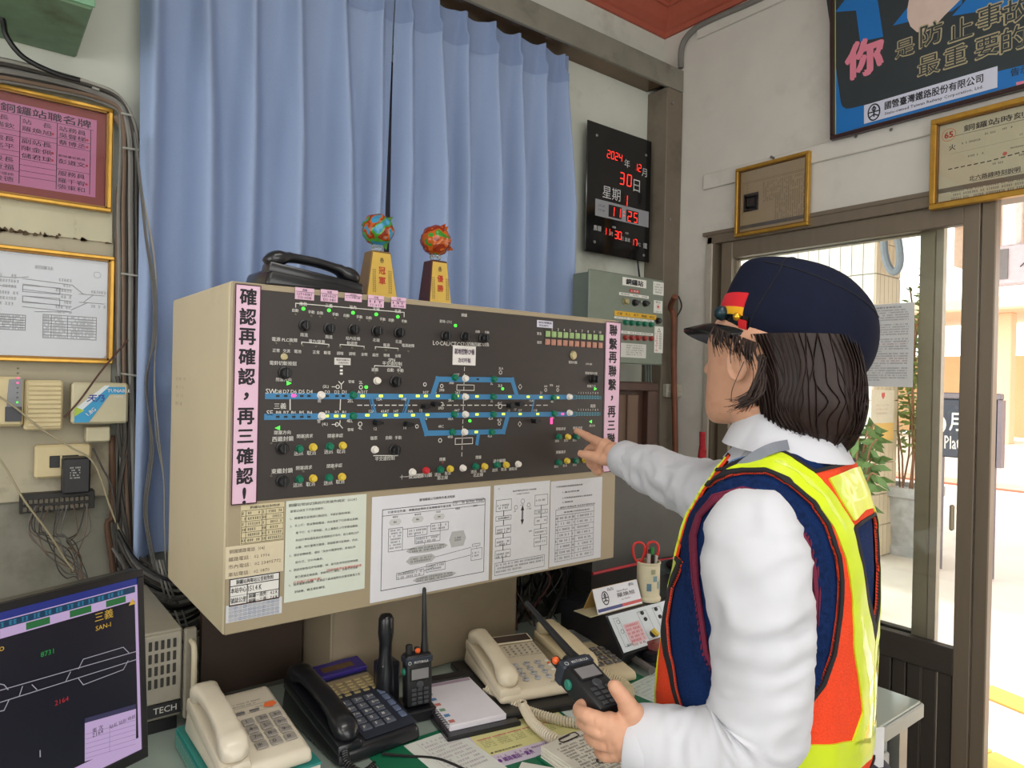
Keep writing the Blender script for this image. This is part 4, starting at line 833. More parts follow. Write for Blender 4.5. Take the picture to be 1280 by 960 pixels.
for k in range(5):
    x = 186+2.5*k-8; px = [(168, 165), (172+k, 225), (180+k, 300), (187+2*k, 360), (188+1.6*k, 420), (186-1*k, 480), (184+k*2, 560), (176+2*k, 640), (190+2*k, 720)] if k > 1 else [(168, 165), (176, 230), (193, 320+6*k), (196, 400), (193, 470), (195+k*3, 540), (205, 600), (206, 660), (208, 745)]
    pts = [P(a_, b_, Y=1.885-.004*k) for a_, b_ in px]
    MB().tube(pts, .0018, 6, smooth=6).build('thin_wire', cm_[1 if k < 2 else 4], bun, smooth=True)
for (x, y, x2) in ((116, 110, 124), (152, 142, 166), (154, 185, 174), (152, 342, 172), (152, 467, 174)):
    a = P(x, y, Y=1.935); b = P(x2, y+3, Y=1.935)
    MB().box(-.002, (b-a).length, -.0025, .0025, 0, .005, frame(a, b-a, (0, 0, 1)), b=.001).build('strap', mat('tie grey', (150, 150, 142), .5), bun)
pts = [P(x, y, Y=1.9) for x, y in ((-20, 5), (2, 22), (8, 45), (30, 72), (70, 92), (100, 100))]
tag(MB().tube(pts, .006, 8, smooth=5).build('black_cable', KN, smooth=True), 'black cable drooping from the green box into the bundle at top left', 'cable')
# dark flat strip standing in for the gap at the wall's corner edge
tag(MB().box(.305, .345, 1.992, 2.018, .7, 2.05).build('dark_gap_strip', mat('dark strip', (40, 38, 36), .7)), 'dark vertical strip behind the cable bundle at the curtain edge', 'strip')
tag(MB().tube([P(x, y, Y=1.97) for x, y in ((146, 145), (158, 175), (157, 230), (150, 250), (150, 420), (152, 470))], .010, 10, smooth=4).build('brown_tube', mat('brown cable'), smooth=True), 'thick brown tube running down beside the gold frames', 'tube')
# network box with leds
def wbox(name, label, tl, br, y0, d, m_, b=.004, cat='box'):
    A = P(*tl, Y=y0); B = P(*br, Y=y0); t = thing(name, label, cat, ((A.x+B.x)/2, y0+d/2, B.z))
    MB().box(A.x, B.x, y0, y0+d, B.z, A.z, b=b).build('case', m_, t); return t, A, B
crm = mat('yellowed plastic', (206, 190, 148), .5, noise=.04, dirt=((160, 136, 90), .62, .2), dscale=12)
t, A, B = wbox('modem_box', 'yellowed modem with a grey light strip below the track diagram', (-40, 470), (29, 533), 1.93, .06, crm, .006)
M = onback((A.x, 1.9295, B.z)); H = A.z-B.z; a0 = P(7, 475, Y=1.93).x-A.x; a1 = P(28, 475, Y=1.93).x-A.x
MB().prism([(a0, .012), (a1, .012), (a1, H-.004), (a0+.006, H-.006)], 0, .003, M).build('light_strip', mat('grey strip', (128, 130, 136), .4), t)
MB().prism([(a0, .012), (a1, .012), (a1, .045), (a0, .045)], .003, .005, M).build('dark_block', mat('charcoal', (52, 54, 60), .4), t)
for k in range(8): MB().disc(a0+.022, .055+k*.011, .0022, .002, M @ Matrix.Translation((0, 0, .003)), n=8).build('indicator_lamp', mat('pink lamp') if k in (4, 5) else lg if k == 0 else lo, t)
t, A, B = wbox('chime_box', 'yellowed louvred chime cover next to the modem', (31, 475), (78, 537), 1.935, .055, crm, .004)
for k in range(10): MB().box(A.x+.006, B.x-.003, 1.931, 1.935, B.z+.008+k*.0105, B.z+.016+k*.0105, b=.001).build('louvre', crm, t)
t, A, B = wbox('splitter_box', 'cream box with a slanted blue and white sticker right of the louvred cover', (90, 478), (160, 529), 1.93, .05, mat('cream box', (196, 188, 158), .5, noise=.04), .005)
M = onback((A.x, 1.9292, B.z)); Wd = B.x-A.x; H = A.z-B.z
def pol(p, c_): MB().add([(x*Wd, y*H, p[0]) for x, y in p[1]], [tuple(range(len(p[1])))], M).build('sticker', mat('sticker %d %d %d' % c_, c_, .4, noise=0), t)
pol((.0004, [(.05, .04), (.30, .04), (.66, .72), (.93, .72), (.93, .9), (.58, .9), (.05, .3)]), (38, 150, 200)); pol((.0007, [(.05, .2), (.05, .36), (.56, .93), (.66, .93), (.2, .36)]), (220, 228, 232)); pol((.001, [(.05, .18), (.22, .33), (.05, .42)]), (170, 200, 60))
tx = MB().text('天乃', .40*Wd, .62*H, .016, M, z=.0014, bold=.04, shear=.3); tx.build('lettering', mat('royal blue', (30, 60, 150), .4, noise=0), t)
Mr = M @ Matrix.Translation((.36*Wd, .38*H, 0)) @ Matrix.Rotation(.72, 4, 'Z'); tx = MB().text('1.8G', -.008, -.004, .009, Mr, z=.0014, bold=.04).text('TUNABLE', .82*Wd, .81*H, .008, M, z=.0014, bold=.03).text('FABER', .82*Wd, .66*H, .005, M, z=.0014); tx.build('lettering', mat('sign white'), t)
t, A, B = wbox('junction_cover', 'small blank cream junction cover under the blue-stickered box', (108, 534), (138, 552), 1.95, .04, mat('cream box'), .003)
t, A, B = wbox('switch_plate', 'cream double switch plate half hidden by a black adapter', (44, 557), (114, 595), 1.965, .03, crm, .005)
a = P(62, 570, Y=1.964); b = P(98, 583, Y=1.964)
MB().box(a.x, b.x, 1.961, 1.966, b.z, a.z, b=.001).build('socket_opening', KN, t); c_ = P(75, 570, Y=1.964); MB().box(c_.x, c_.x+.004, 1.958, 1.962, b.z, a.z).build('divider', crm, t)
t, A, B = wbox('power_adapter', 'black plug-in power adapter on the left wall above the terminal strip', (79, 573), (113, 616), 1.92, .045, mat('black adapter', (34, 34, 38), .45), .004)
M = onback((A.x, 1.9196, B.z)); tx = MB()
for k in range(5): tx.ticks(.014, .036, .062-k*.006, .003, M, z=.0004)
tx.build('lettering', mat('white print'), t)
t, A, B = wbox('terminal_strip', 'black terminal strip with rows of screw terminals and loose wires', (25, 619), (118, 635), 1.96, .035, mat('black bakelite', (36, 34, 32), .5), .001)
for k in range(13):
    for q in (0, 1): MB().box(A.x+.006+k*.0102, A.x+.0145+k*.0102, 1.955, 1.96, B.z+.004+q*.017, B.z+.015+q*.017, b=.001).build('terminal', mat('dull metal', (96, 90, 80), .4, metal=.5), t)
rw_ = random.Random(11)
for k in range(16):
    x0 = 40+rw_.random()*70; xm = 45+rw_.random()*45; ym = 690+rw_.random()*35; ye = 735
    pts = [P(x0, 632, Y=1.955), P(x0+rw_.uniform(-14, 6), 665, Y=1.94+rw_.uniform(0, .03)), P(xm, ym-rw_.uniform(0, 30), Y=1.93), P(xm+12, ym, Y=1.94), P(100+rw_.uniform(-6, 10), ye-12, Y=1.93), P(112+rw_.uniform(-6, 10), ye+25, Y=1.93)]
    MB().tube(pts, .0014, 5, smooth=6).build('loose_wire', cm_[[2, 4, 3][k % 3]], t, smooth=True)
for px in ([(-10, 490), (20, 510), (50, 535), (90, 560), (118, 580), (140, 640), (165, 700)], [(-10, 560), (10, 590), (30, 625), (60, 665), (82, 700), (92, 712)], [(160, 425), (128, 462), (100, 500), (80, 522)], [(116, 560), (128, 585), (140, 610), (146, 660)]):
    pts = [P(x, y, Y=1.915) for x, y in px]; dk = px[0][0] == 160
    tag(MB().tube(pts, .0022, 6, smooth=6).build('wall_wire', mat('dark red wire', (74, 40, 30), .5) if dk else mat('beige wire', (158, 148, 120), .5) if px[0][0] < 0 else cm_[2], smooth=True),
        {160: 'dark reddish wire slanting down from the frame corner to the stickered box', -10: 'beige wire crossing the left wall %s' % ('in front of the switch plate' if px[0][1] == 490 else 'lower down left of the terminal strip'), 116: 'dark wire dropping from the switch plate corner'}[px[0][0]], 'wire')
tag(MB().tube([P(x, y, Y=1.98) for x, y in ((140, 545), (141, 640), (134, 655), (140, 700), (146, 760))], .007, 8, smooth=4).build('rusty_rod', mat('rust', (96, 70, 54), .8), smooth=True), 'rusty rod end beside the lower edge of the cream board', 'rod')
for k in range(6):
    pts = [P(150+rw_.uniform(-4, 20), y, Y=1.95+rw_.uniform(-.01, .02)) for y in (470, 540, 610, 680, 760)]
    MB().tube(pts, .005, 6, smooth=5).build('dark_cable', cm_[2], bun, smooth=True)

# ---------------- right wall pictures ----------------
A = P(921, 212, X=2.375); B = P(1013, 190, X=2.375); Bz = P(1012, 281, X=2.375).z
w_ = A.y-B.y; h_ = A.z-Bz
it = [('l', .04, .8, .96, .8, .001), ('r', .06, .03, .96, .78, .0008), ('f', .07, .34, .30, .62, (56, 40, 30)), ('f', .10, .38, .27, .58, (188, 168, 130)), ('t', '銅鑼', .185, .48, .14, .12, 'c', .03, (60, 44, 34))]
for k in range(20): it.append(('s', .94-k*.03, .73, .957-k*.03, .024, .034, 20 if k < 14 else 9, (112, 88, 60)))
for k in range(7): it.append(('s', .12, .75-.05*k, .14, .02, (90, 70, 50)))
picture('certificate', 'small gold framed old yellowed certificate with a square black seal', onright((2.385, A.y, Bz)), w_, h_, .012, gold, it, (186, 164, 128), depth=.02, ink=(120, 96, 66), lip=gold2)
tag(MB().lathe([(.004, 0), (.003, .015), (.006, .017), (.006, .019)], 8, onright((2.388, (A.y+B.y)/2, A.z+.012))).build('nail', mat('steel')), 'nail in the wall above the old certificate', 'nail')
A = P(1163, 150, X=2.36); Bz = P(1163, 262, X=2.36).z; h_ = A.z-Bz; w_ = .46
it = [('t', '銅鑼站時刻路線圖', .46, .87, .075, .58, 'c', .02), ('l', .1, .81, .76, .81, .0012), ('t', '65', .075, .84, .07, None, 'c', .05, (190, 50, 30)), ('o', .075, .84, .075, .0016, (220, 120, 60)), ('t', '火', .1, .68, .07)]
it += [('l', .09, .6, .9, .62, .0007, (150, 145, 120)), ('l', .3, .4, .3, .78, .0006, (190, 186, 166)), ('l', .55, .4, .55, .7, .0006, (190, 186, 166)), ('s', .16, .7, .28, .02), ('s', .3, .75, .38, .02), ('s', .4, .76, .46, .02), ('s', .5, .65, .65, .02, (90, 90, 70))]
for k in range(22): it.append(('l', .08+k*.04, .42+.006*max(0, k-6), .099+k*.04, .422+.006*max(0, k-6), .0032, (70, 66, 56)))
it += [('t', '●', .42, .47, .045, None, 'c', 0, (214, 110, 100)), ('t', '北六路線時刻說明', .36, .26, .06, .3, 'c', .02), ('l', .23, .225, .52, .225, .001)]
for k in range(4): it += [('s', .1, .19-k*.045, .9-.1*(k % 2), .024, (70, 64, 60))]
it += [('s', .2, .53, .3, .02), ('s', .35, .38, .42, .02), ('s', .5, .42, .62, .02), ('s', .45, .52, .6, .015)]
picture('route_map', 'gold framed cream route map with a dashed railway line above the doorway', onright((2.385, A.y, Bz)), w_, h_, .016, gold, it, (206, 198, 168), depth=.024, ink=(60, 56, 52), lip=gold2)
# large blue poster
A = P(1040, 176, X=2.375); T = P(1012, 0, X=2.375)
# lower-left corner A; frame leans very slightly off the wall; lower edge to the right
h_ = .62; w_ = .95; t = thing('safety_poster', 'large dark framed blue safety poster with white and pink characters high on the right wall', 'poster', (2.38, A.y-w_/2, A.z))
Br = P(1280, 123, X=2.375); ux = (Br-A).normalized(); Mq = frame((2.378, A.y, A.z), (0, -1, 0), (-.05, 0, 1))
dkf = mat('dark maroon frame', (52, 32, 32), .3, noise=.1)
for q in ((0, w_, 0, .014), (0, w_, h_-.014, h_), (0, .014, .014, h_-.014), (w_-.014, w_, .014, h_-.014)): MB().box(q[0], q[1], q[2], q[3], 0, .02, Mq, b=.002).build('frame_rail', dkf, t)
pb = mat('poster blue', (28, 112, 186), .35, noise=.05, scale=3); MB().box(.014, w_-.014, .014, h_-.014, .0, .008, Mq).build('backing', pb, t)
MB().box(.014, .017, .014, h_-.014, .008, .009, Mq).box(.014, w_-.014, .014, .017, .008, .009, Mq).build('thin_edge', mat('edge cream', (170, 180, 110), .4), t)
def pq(x, y):
    d = ROT @ np.array([(x-640)/F, (y-480)/F, 1.]); o = Mq.inverted() @ Vector(EYE); dd = (Mq.inverted().to_3x3() @ Vector(d)); s_ = (.009-o.z)/dd.z; return (o.x+dd.x*s_, o.y+dd.y*s_)
dkp = mat('poster dark', (48, 56, 60), .35, noise=.05)
pts = [pq(*q) for q in ((1033, 0), (1051, 128), (1053, 133), (1058, 136), (1065, 135), (1110, 124), (1252, 88), (1300, 76), (1300, -80), (1033, -80))]
MB().add([(x, y, .0085) for x, y in pts if True], [tuple(range(len(pts)))], Mq).build('dark_field', dkp, t)
def pz(pl, m_, z=.0089, nm='print'):
    pts = [pq(*q) for q in pl]; MB().add([(x, y, z) for x, y in pts], [tuple(range(len(pts)))], Mq).build(nm, m_, t)
pz([(1044, 15), (1060, -5), (1097, -40), (1097, 0), (1104, 46), (1075, 52), (1070, 13)], pb, nm='numeral'); pz([(1116, 32), (1150, -10), (1178, -50), (1205, -10), (1202, 5), (1190, 14)], pb, nm='numeral'); pz([(1190, 20), (1225, -20), (1290, -20), (1280, 5)], pb, nm='numeral')
pkh = mat('poster pink', (222, 130, 150), .4, noise=0)
hand = mat('poster hand', (214, 190, 178), .4, noise=.04)
pz([(1134, 12), (1140, -20), (1150, -60), (1200, -60), (1205, -5), (1192, 8), (1180, 20), (1171, 30), (1164, 36), (1156, 41), (1146, 40), (1138, 33), (1134, 22)], hand, .0091, 'pointing_hand')
tx = MB()
def pt(s_, x, y, h, b=.02, sh_=0, M_=Mq, wq=None): X, Yq = pq(x, y); tx.text(s_, X, Yq, h, M_, z=.0095, bold=b, w=wq)
pt('你', 1080, 72, .115, .06); tx.build('pink_character', pkh, t)
tx = MB()
for s_, x, y, h in (('是', 1131, 60, .055), ('防', 1164, 42, .07), ('止', 1201, 36, .065), ('事', 1237, 20, .07), ('故', 1272, 12, .07), ('最', 1161, 81, .062), ('重', 1194, 70, .062), ('要', 1234, 58, .062), ('的', 1267, 48, .07)): pt(s_, x, y, h, .045)
tx.build('outline_characters', mat('gold outline', (176, 164, 130), .5, noise=0), t)
tx = MB()
for s_, x, y, h in (('是', 1131, 60, .051), ('防', 1164, 42, .066), ('止', 1201, 36, .061), ('事', 1237, 20, .066), ('故', 1272, 12, .066), ('最', 1161, 81, .058), ('重', 1194, 70, .058), ('要', 1234, 58, .058), ('的', 1267, 48, .066)): X, Yq = pq(x, y); tx.text(s_, X, Yq, h, Mq, z=.0099, bold=.005)
tx.build('dark_characters', dkp, t)
a0 = pq(1080, 155); a1 = pq(1247, 82); a2 = pq(1249, 112); a3 = pq(1078, 132)
MB().rect(a0[0], a0[1], a1[0], a0[1]+.062, Mq, .0092).build('name_plate', mat('pale lavender', (206, 208, 226), .4, noise=0), t)
tx = MB(); bl = a1[0]-a0[0]
tx.text('國營臺灣鐵路股份有限公司', a0[0]+bl*.54, a0[1]+.04, .026, Mq, w=bl*.73, bold=.02, z=.0096).text('State-owned Taiwan Railway Corporation, Ltd.', a0[0]+bl*.54, a0[1]+.013, .012, Mq, w=bl*.73, bold=.01, z=.0096)
def emblem(tx, x, y, r, M, z):
    k = r
    pts = [(x+k*.72*math.cos(2*math.pi*i/24), y+k*math.sin(2*math.pi*i/24)) for i in range(25)]; tx.line(pts, k*.16, M, z)
    tx.line([(x, y+k*.72), (x, y-k*.5)], k*.18, M, z); tx.line([(x-k*.72, y+k*.05), (x+k*.72, y+k*.05)], k*.16, M, z); tx.line([(x-k*.45, y-k*.5), (x, y-k*.25), (x+k*.45, y-k*.5)], k*.16, M, z)
    tx.ring(x, y+k*.42, k*.22, k*.12, M, z=z)
emblem(tx, a0[0]+bl*.085, a0[1]+.03, .026, Mq, .0096); tx.build('name_lettering', mat('black print', (25, 24, 28), .7, noise=0), t)
tx = MB(); pt('告示', 1275, 88, .022, .02); tx.build('small_characters', dkp, t); pz([(1270, 103), (1300, 96), (1300, 104), (1272, 112)], pkh)
for k, x in enumerate((1071, 1115)):
    a = P(x, 170-(x-1071)*.19+1, X=2.39); tag(MB().lathe([(.003, 0), (.003, .014), (.006, .016)], 8, onright((2.399, a.y, a.z))).build('hook', mat('steel')), 'small hook under the %s of the blue poster frame' % ['left end', 'middle'][k], 'hook')
# notice on the door glass
it = [('t', '車站旅客服務注意事項公告', .5, .955, .022, .6, 'c', .01)]
yy = .92
for k in range(30):
    c_ = (150, 60, 60) if k in (14, 20, 21) else (80, 80, 84)
    it.append(('s', .08, yy-k*.029, .92 if k % 6 != 5 else .5, .013, c_))
sheet_px('door_notice', 'white notice sheet of close printed lines stuck on the door glass behind the cap', 'notice', (1066, 383), (1141, 484), dict(X=2.408), it, color=(206, 206, 206))
# ---------------- desk ----------------
DZ = .74
dk_ = thing('desk', 'long pale glass-topped office desk with a grey steel drawer unit at its right end', 'desk', (.6, 1.1, 0))
dtop = mat('desk laminate', (150, 154, 148), .35, noise=.04, scale=10)
MB().box(-.7, 1.735, .655, 1.59, .70, .734, b=.003).build('tabletop', dtop, dk_)
MB().box(-.7, 1.725, .66, 1.58, .734, .74, b=.001).build('glass_sheet', mat('green glass', (150, 162, 154), .08, noise=0, spec=.6), dk_)
MB().box(1.30, 1.66, .70, 1.40, .06, .66, b=.006).build('drawer_unit', mat('steel grey cabinet', (176, 178, 176), .4, noise=.03), dk_)
for k in range(3): MB().box(1.315, 1.645, .69, .70, .08+k*.19, .255+k*.19, b=.003).build('drawer', mat('steel grey cabinet'), dk_)
MB().box(1.34, 1.62, .72, 1.36, .66, .70).build('rail', KN, dk_)
for x in (-.65, 1.69):
    for y in (.70, 1.52): MB().box(x-.02, x+.02, y-.02, y+.02, 0, .70).build('leg', mat('steel'), dk_)
MB().box(-.7, .40, 1.60, 1.62, 0, .7).box(.42, 1.735, 1.592, 1.60, .0, .7).build('back_panel', mat('dark board'), dk_)
# side cupboard and vinyl cover at the right
tag(MB().box(1.74, 2.28, 1.45, 1.98, 0, .80, b=.004).box(1.76, 2.26, 1.44, 1.45, .05, .78).build('low_cupboard', mat('grey cupboard', (88, 88, 84), .5)), 'dark grey low cupboard between the desk and the door', 'cupboard')
vc = thing('vinyl_cover', 'dark grey vinyl dust cover with red piping beside the pen cup', 'cover', (1.92, 1.62, .80))
vm = mat('grey vinyl', (66, 65, 62), .5, noise=.06, scale=14, bump=.3)
A = P(768, 693, Y=1.5); B = P(873, 690, Y=1.5); T0 = P(770, 572, Y=1.5); T1 = P(876, 585, Y=1.5)
m = MB(); rings = []
for x, zt in ((1.5, 1.2), (1.66, 1.21), (1.78, 1.205), (1.86, 1.19), (B.x-.0, 1.155)):
    rings.append([(x, 1.5+.006*math.sin(x*40), .875), (x, 1.49+.01*math.sin(x*31), 1.0), (x, 1.5, zt-.03), (x, 1.515, zt), (x, 1.7, zt+.01), (x, 1.72, zt-.03), (x, 1.72, .875)])
m.loft(rings).build('cover_sheet', vm, vc, smooth=True, angle=50)
rp = mat('red piping', (176, 44, 56), .5, noise=.1)
xr = B.x
MB().tube([(1.5, 1.495, .872), (1.7, 1.497, .872), (xr, 1.495, .872), (xr+.002, 1.495, 1.0), (xr+.002, 1.5, 1.15), (xr+.002, 1.6, 1.162), (xr+.002, 1.72, 1.16)], .005, 8, smooth=3).build('piping', rp, vc, smooth=True)
MB().box(1.52, xr-.02, 1.52, 1.70, .801, .875).build('base', mat('dark grey base', (50, 48, 46), .6), vc)
a = P(876, 545, X=2.2); tag(MB().tube([P(878, 540, X=2.2), P(878, 565, X=2.2), P(876, 590, X=2.2), P(875, 640, X=2.2)], [.012, .016, .018, .018], 10, smooth=3).build('red_brush', mat('red fibre', (160, 34, 44), .9, noise=.3, scale=90, bump=.5), smooth=True), 'red fringed thing standing against the door jamb behind the cover', 'brush')
# monitor
Rt = P(186, 709, D=1.15); Rb = P(184, 945, D=1.13); Lt = P(0, 757, D=.955)
ux = (Lt-Rt); ux.z = 0; ux.normalize(); ux = -ux         # left -> right
up = (Rt-Rb).normalized()
mw = .56; mh = (Rt-Rb).length; Mm = frame(Rb-ux*mw, ux, up)
mon = thing('monitor', 'black computer monitor at lower left showing a railway track diagram', 'monitor', tuple(P(60, 930, D=1.1)))
bz = mat('monitor bezel', (26, 26, 30), .3, noise=0)
MB().box(0, mw, 0, mh, -.03, 0, Mm, b=.004).build('case', bz, mon)
for q in ((0, mw, mh-.012, mh), (0, mw, 0, .016), (0, .01, .016, mh-.012), (mw-.01, mw, .016, mh-.012)): MB().box(*q, 0, .004, Mm, b=.001).build('bezel', bz, mon)
def scr(x, y, z=.0012):
    d = ROT @ np.array([(x-640)/F, (y-480)/F, 1.]); I = Mm.inverted(); o = I @ Vector(EYE); dd = I.to_3x3() @ Vector(d); s_ = (z-o.z)/dd.z; return (o.x+dd.x*s_, o.y+dd.y*s_)
def em(key, c, s_): return mat(key, tuple(int(v*.1) for v in c), .3, noise=0, emit=c, es=s_)
MB().rect(.01, .016, mw-.01, mh-.012, Mm, .0006).build('screen', em('screen navy', (20, 20, 34), .8), mon)
def sq_(pl, m_, z=.001, nm='display_area'): MB().add([(*scr(*p, z), z) for p in pl], [tuple(range(len(pl)))], Mm).build(nm, m_, mon)
lil = em('screen lilac', (206, 178, 222), .75)
X1 = mw-.01; yT = mh-.012
def band(y0, y1, m_, x0=.01, x1=None, z=.001): MB().rect(x0, y0, x1 or X1, y1, Mm, z).build('display_area', m_, mon)
band(yT-.011, yT, em('screen blue', (44, 58, 150), .6), z=.0012); band(yT-.036, yT-.011, lil); band(yT-.0225, yT-.0125, em('screen teal', (20, 60, 90), .8), x0=.1, x1=X1-.004, z=.0014)
for xr_ in (X1-.02, X1-.075, X1-.135, X1-.2): band(yT-.034, yT-.024, em('screen green', (40, 110, 60), .8), x0=xr_-.032, x1=xr_, z=.0014)
band(.016, yT-.012, lil, x0=X1-.005, z=.0013); band(.016, .036, lil)
tx = MB(); 
for k in range(24): tx.ticks(.16+k*.0155, .172+k*.0155, yT-.0175, .006, Mm, z=.0018, dens=1)
tx.build('display_text', em('screen cyan', (60, 150, 190), .7), mon)
SW_ = MB(); sl = lambda pl: SW_.line([scr(*p) for p in pl], .0011, Mm, z=.0014)
sl([(0, 863), (178, 812)]); sl([(0, 878), (178, 822)]); sl([(98, 836), (104, 824), (154, 809), (161, 816)]); sl([(98, 848), (104, 856), (154, 837), (160, 826)]); sl([(82, 852), (88, 840)]); sl([(0, 855), (5, 856), (10, 862)]); sl([(0, 889), (5, 888), (11, 875)]); sl([(24, 870), (28, 858)]); sl([(40, 856), (46, 862)]); sl([(170, 815), (176, 824)])
SW_.build('display_lines', em('screen white', (190, 186, 198), .65), mon)
def stx(s_, x, y, h, m_, w=None):
    X, Y_ = scr(x, y); MB().text(s_, X, Y_, h, Mm, z=.0016, bold=.0, w=w).build('display_text', m_, mon)
yo = em('screen yellow', (214, 172, 66), .8)
stx('三義', 130, 769, .014, yo); stx('SAN-I', 129, 783, .007, yo); stx('8731', 59, 816, .007, em('screen green text', (40, 160, 70), .8)); stx('2164', 77, 876, .007, em('screen red text', (180, 44, 54), .8)); stx('I', 50, 942, .010, em('screen white', (0, 0, 0), 1))
stx('▲', 165, 752, .010, yo); stx('o', 2, 811, .006, yo)
sq_([(106, 903), (170, 885), (170, 932), (106, 952)], lil, .0013); sq_([(106, 898), (170, 880), (170, 886), (106, 904)], em('screen slate', (60, 56, 90), .8), .0015)
stx('車 次', 122, 911, .007, em('screen black', (20, 16, 30), .3)); stx('2164', 122, 916.5, .006, em('screen black', (0, 0, 0), 1)); stx('站名 站別 時刻', 153, 902, .006, em('screen black', (0, 0, 0), 1))
g_ = MB(); 
for k in range(6): g_.line([scr(107, 918+k*6), scr(169, 900+k*6)], .0006, Mm, .0015)
g_.line([scr(137, 906), scr(137, 940)], .0006, Mm, .0015); g_.build('display_lines', em('screen violet', (150, 130, 170), .7), mon)
c_ = Mm @ Vector((mw/2, mh/2, -.03)); dn = Mm.to_3x3() @ Vector((0, 0, -1))
MB().box(-.03, .03, -.03, .03, -.0, .12, Matrix.Translation((c_.x+dn.x*.03, c_.y+dn.y*.03, DZ+.012)), b=.004).build('stand_neck', bz, mon)
MB().box(-.11, .11, -.07, .09, 0, .012, Matrix.Translation((c_.x+dn.x*.03, c_.y+dn.y*.03, DZ+.0005)), b=.004).build('stand_base', bz, mon)
tag(MB().rect(0, 0, .012, .012, Mm @ Matrix.Translation((mw-.012, .004, 0)), .0042).build('blue_sticker', em('sky blue sticker', (60, 140, 200), .2)), 'tiny blue sticker on the lower right corner of the monitor', 'sticker') if False else None
# industrial computer behind it
t = thing('industrial_computer', 'grey-beige industrial computer case with vent slots and a handle behind the monitor', 'computer', (.17, 1.65, .741))
bm_ = mat('computer beige', (150, 144, 130), .45, noise=.04)
MB().box(-.08, .348, 1.50, 1.86, .765, .94, b=.003).build('case', bm_, t)
MB().box(-.08, .345, 1.493, 1.50, .80, .935, b=.002).build('front_plate', mat('computer front', (160, 154, 140), .45), t)
MB().box(.349, .372, 1.485, 1.50, .76, .94, b=.003).build('rack_ear', mat('rack ear', (136, 130, 116), .4), t)
MB().tube([(.361, 1.485, .915), (.361, 1.462, .908), (.361, 1.460, .85), (.361, 1.462, .792), (.361, 1.485, .785)], .0055, 8, smooth=4).build('handle', mat('cream handle', (196, 186, 160), .4), t, smooth=True)
sl_ = mat('slot dark', (50, 48, 44), .7)
for r_ in range(4):
    for q in range(5): MB().box(.285+q*.011, .291+q*.011, 1.4915, 1.494, .832+r_*.025, .85+r_*.025, b=.0008).build('vent_slot', sl_, t)
MB().box(-.08, .345, 1.491, 1.4935, .775, .80).build('name_strip', mat('strip black', (40, 40, 42), .4), t)
M = onback((0, 1.4908, 0)); MB().text('TECH', .337, .788, .012, M, al='r', bold=.01).build('lettering', mat('white print'), t)
MB().box(-.08, .34, 1.50, 1.86, .741, .765).build('foot', KN, t)
# cable coils between wall and cabinet
rk = random.Random(2)
lo_ = thing('cable_coils', 'dark looped cables bunched in the gap behind the computer case', 'cables', (.4, 1.9, .741))
for k in range(16):
    z = .80+.012*k; y0_ = 1.94-.006*(k % 5)
    pts = [Vector((.30+rk.uniform(-.015, .015), y0_, z+.10)), Vector((.335, y0_-.03, z+.02)), Vector((.42, y0_-.06+rk.uniform(-.02, .02), z-.03)), Vector((.52, y0_-.03, z)), Vector((.58, y0_, z+.10))]
    MB().tube(pts, .0045, 6, smooth=5).build('cable', [cm_[2], cm_[4], KN][k % 3], lo_, smooth=True)
for k in range(3):
    MB().tube([P(195+4*k, 700, Y=1.87), P(205+5*k, 740, Y=1.86), P(212+9*k, 770, Y=1.86), P(235+6*k, 830, Y=1.72), P(262, 880, Y=1.62)], .0028, 6, smooth=5).build('lead', cm_[k % 2], lo_, smooth=True)
# cables behind, right of the pedestal
tg_ = thing('wire_tangle', 'tangle of black wires hanging under the cabinet behind the cream phone', 'wires', (1.36, 1.6, .741))
for k in range(26):
    x = 1.19+rk.random()*.27; pts = [Vector((x, 1.60+rk.uniform(-.1, .1), .99)), Vector((x+rk.uniform(-.07, .07), 1.55+rk.uniform(-.06, .1), .92)), Vector((x+rk.uniform(-.12, .12), 1.6, .85+rk.uniform(-.03, .03))), Vector((x+rk.uniform(-.07, .07), 1.56+rk.uniform(-.05, .05), .75))]
    MB().tube(pts, rk.choice([.0018, .003, .005]), 6, smooth=5).build('wire', rk.choice([KN, cm_[2], KN, mat('dark red wire')]), tg_, smooth=True)
t = thing('plank_screen', 'grey-green wooden plank back board behind the tangled wires', 'board', (1.45, 1.77, .74))
for k in range(9): MB().box(1.18+k*.062, 1.238+k*.062, 1.765, 1.785, .741, 1.15, b=.002).build('plank', mat('grey plank', (96, 94, 86), .8, noise=.2, scale=8, stretch=(1, 1, .2)), t)

# ---------------- telephones ----------------
def coil(path, r=.0065, wr_=.0022, pitch=.0052, smooth=10):
    pts = crom([Vector(p) for p in path], smooth); L = [0]
    for a_, b_ in zip(pts, pts[1:]): L.append(L[-1]+(b_-a_).length)
    n = int(L[-1]/pitch*9); out = []; i = 0
    for k in range(n+1):
        s_ = L[-1]*k/n
        while i < len(pts)-2 and L[i+1] < s_: i += 1
        f_ = (s_-L[i])/max(1e-9, L[i+1]-L[i]); p = pts[i].lerp(pts[i+1], f_); t_ = (pts[i+1]-pts[i]).normalized()
        u_ = t_.cross(Vector((.13, .21, 1))).normalized(); q_ = t_.cross(u_); a_ = 2*math.pi*s_/pitch
        out.append(p+(u_*math.cos(a_)+q_*math.sin(a_))*r)
    return MB().tube(out, wr_, 5)
def super_ring(c, ux, uy, a_, b_, n=20, e=.6):
    out = []
    for k in range(n):
        t_ = 2*math.pi*k/n; cx, sx_ = math.cos(t_), math.sin(t_)
        out.append(Vector(c)+Vector(ux)*a_*math.copysign(abs(cx)**e, cx)+Vector(uy)*b_*math.copysign(abs(sx_)**e, sx_))
    return out
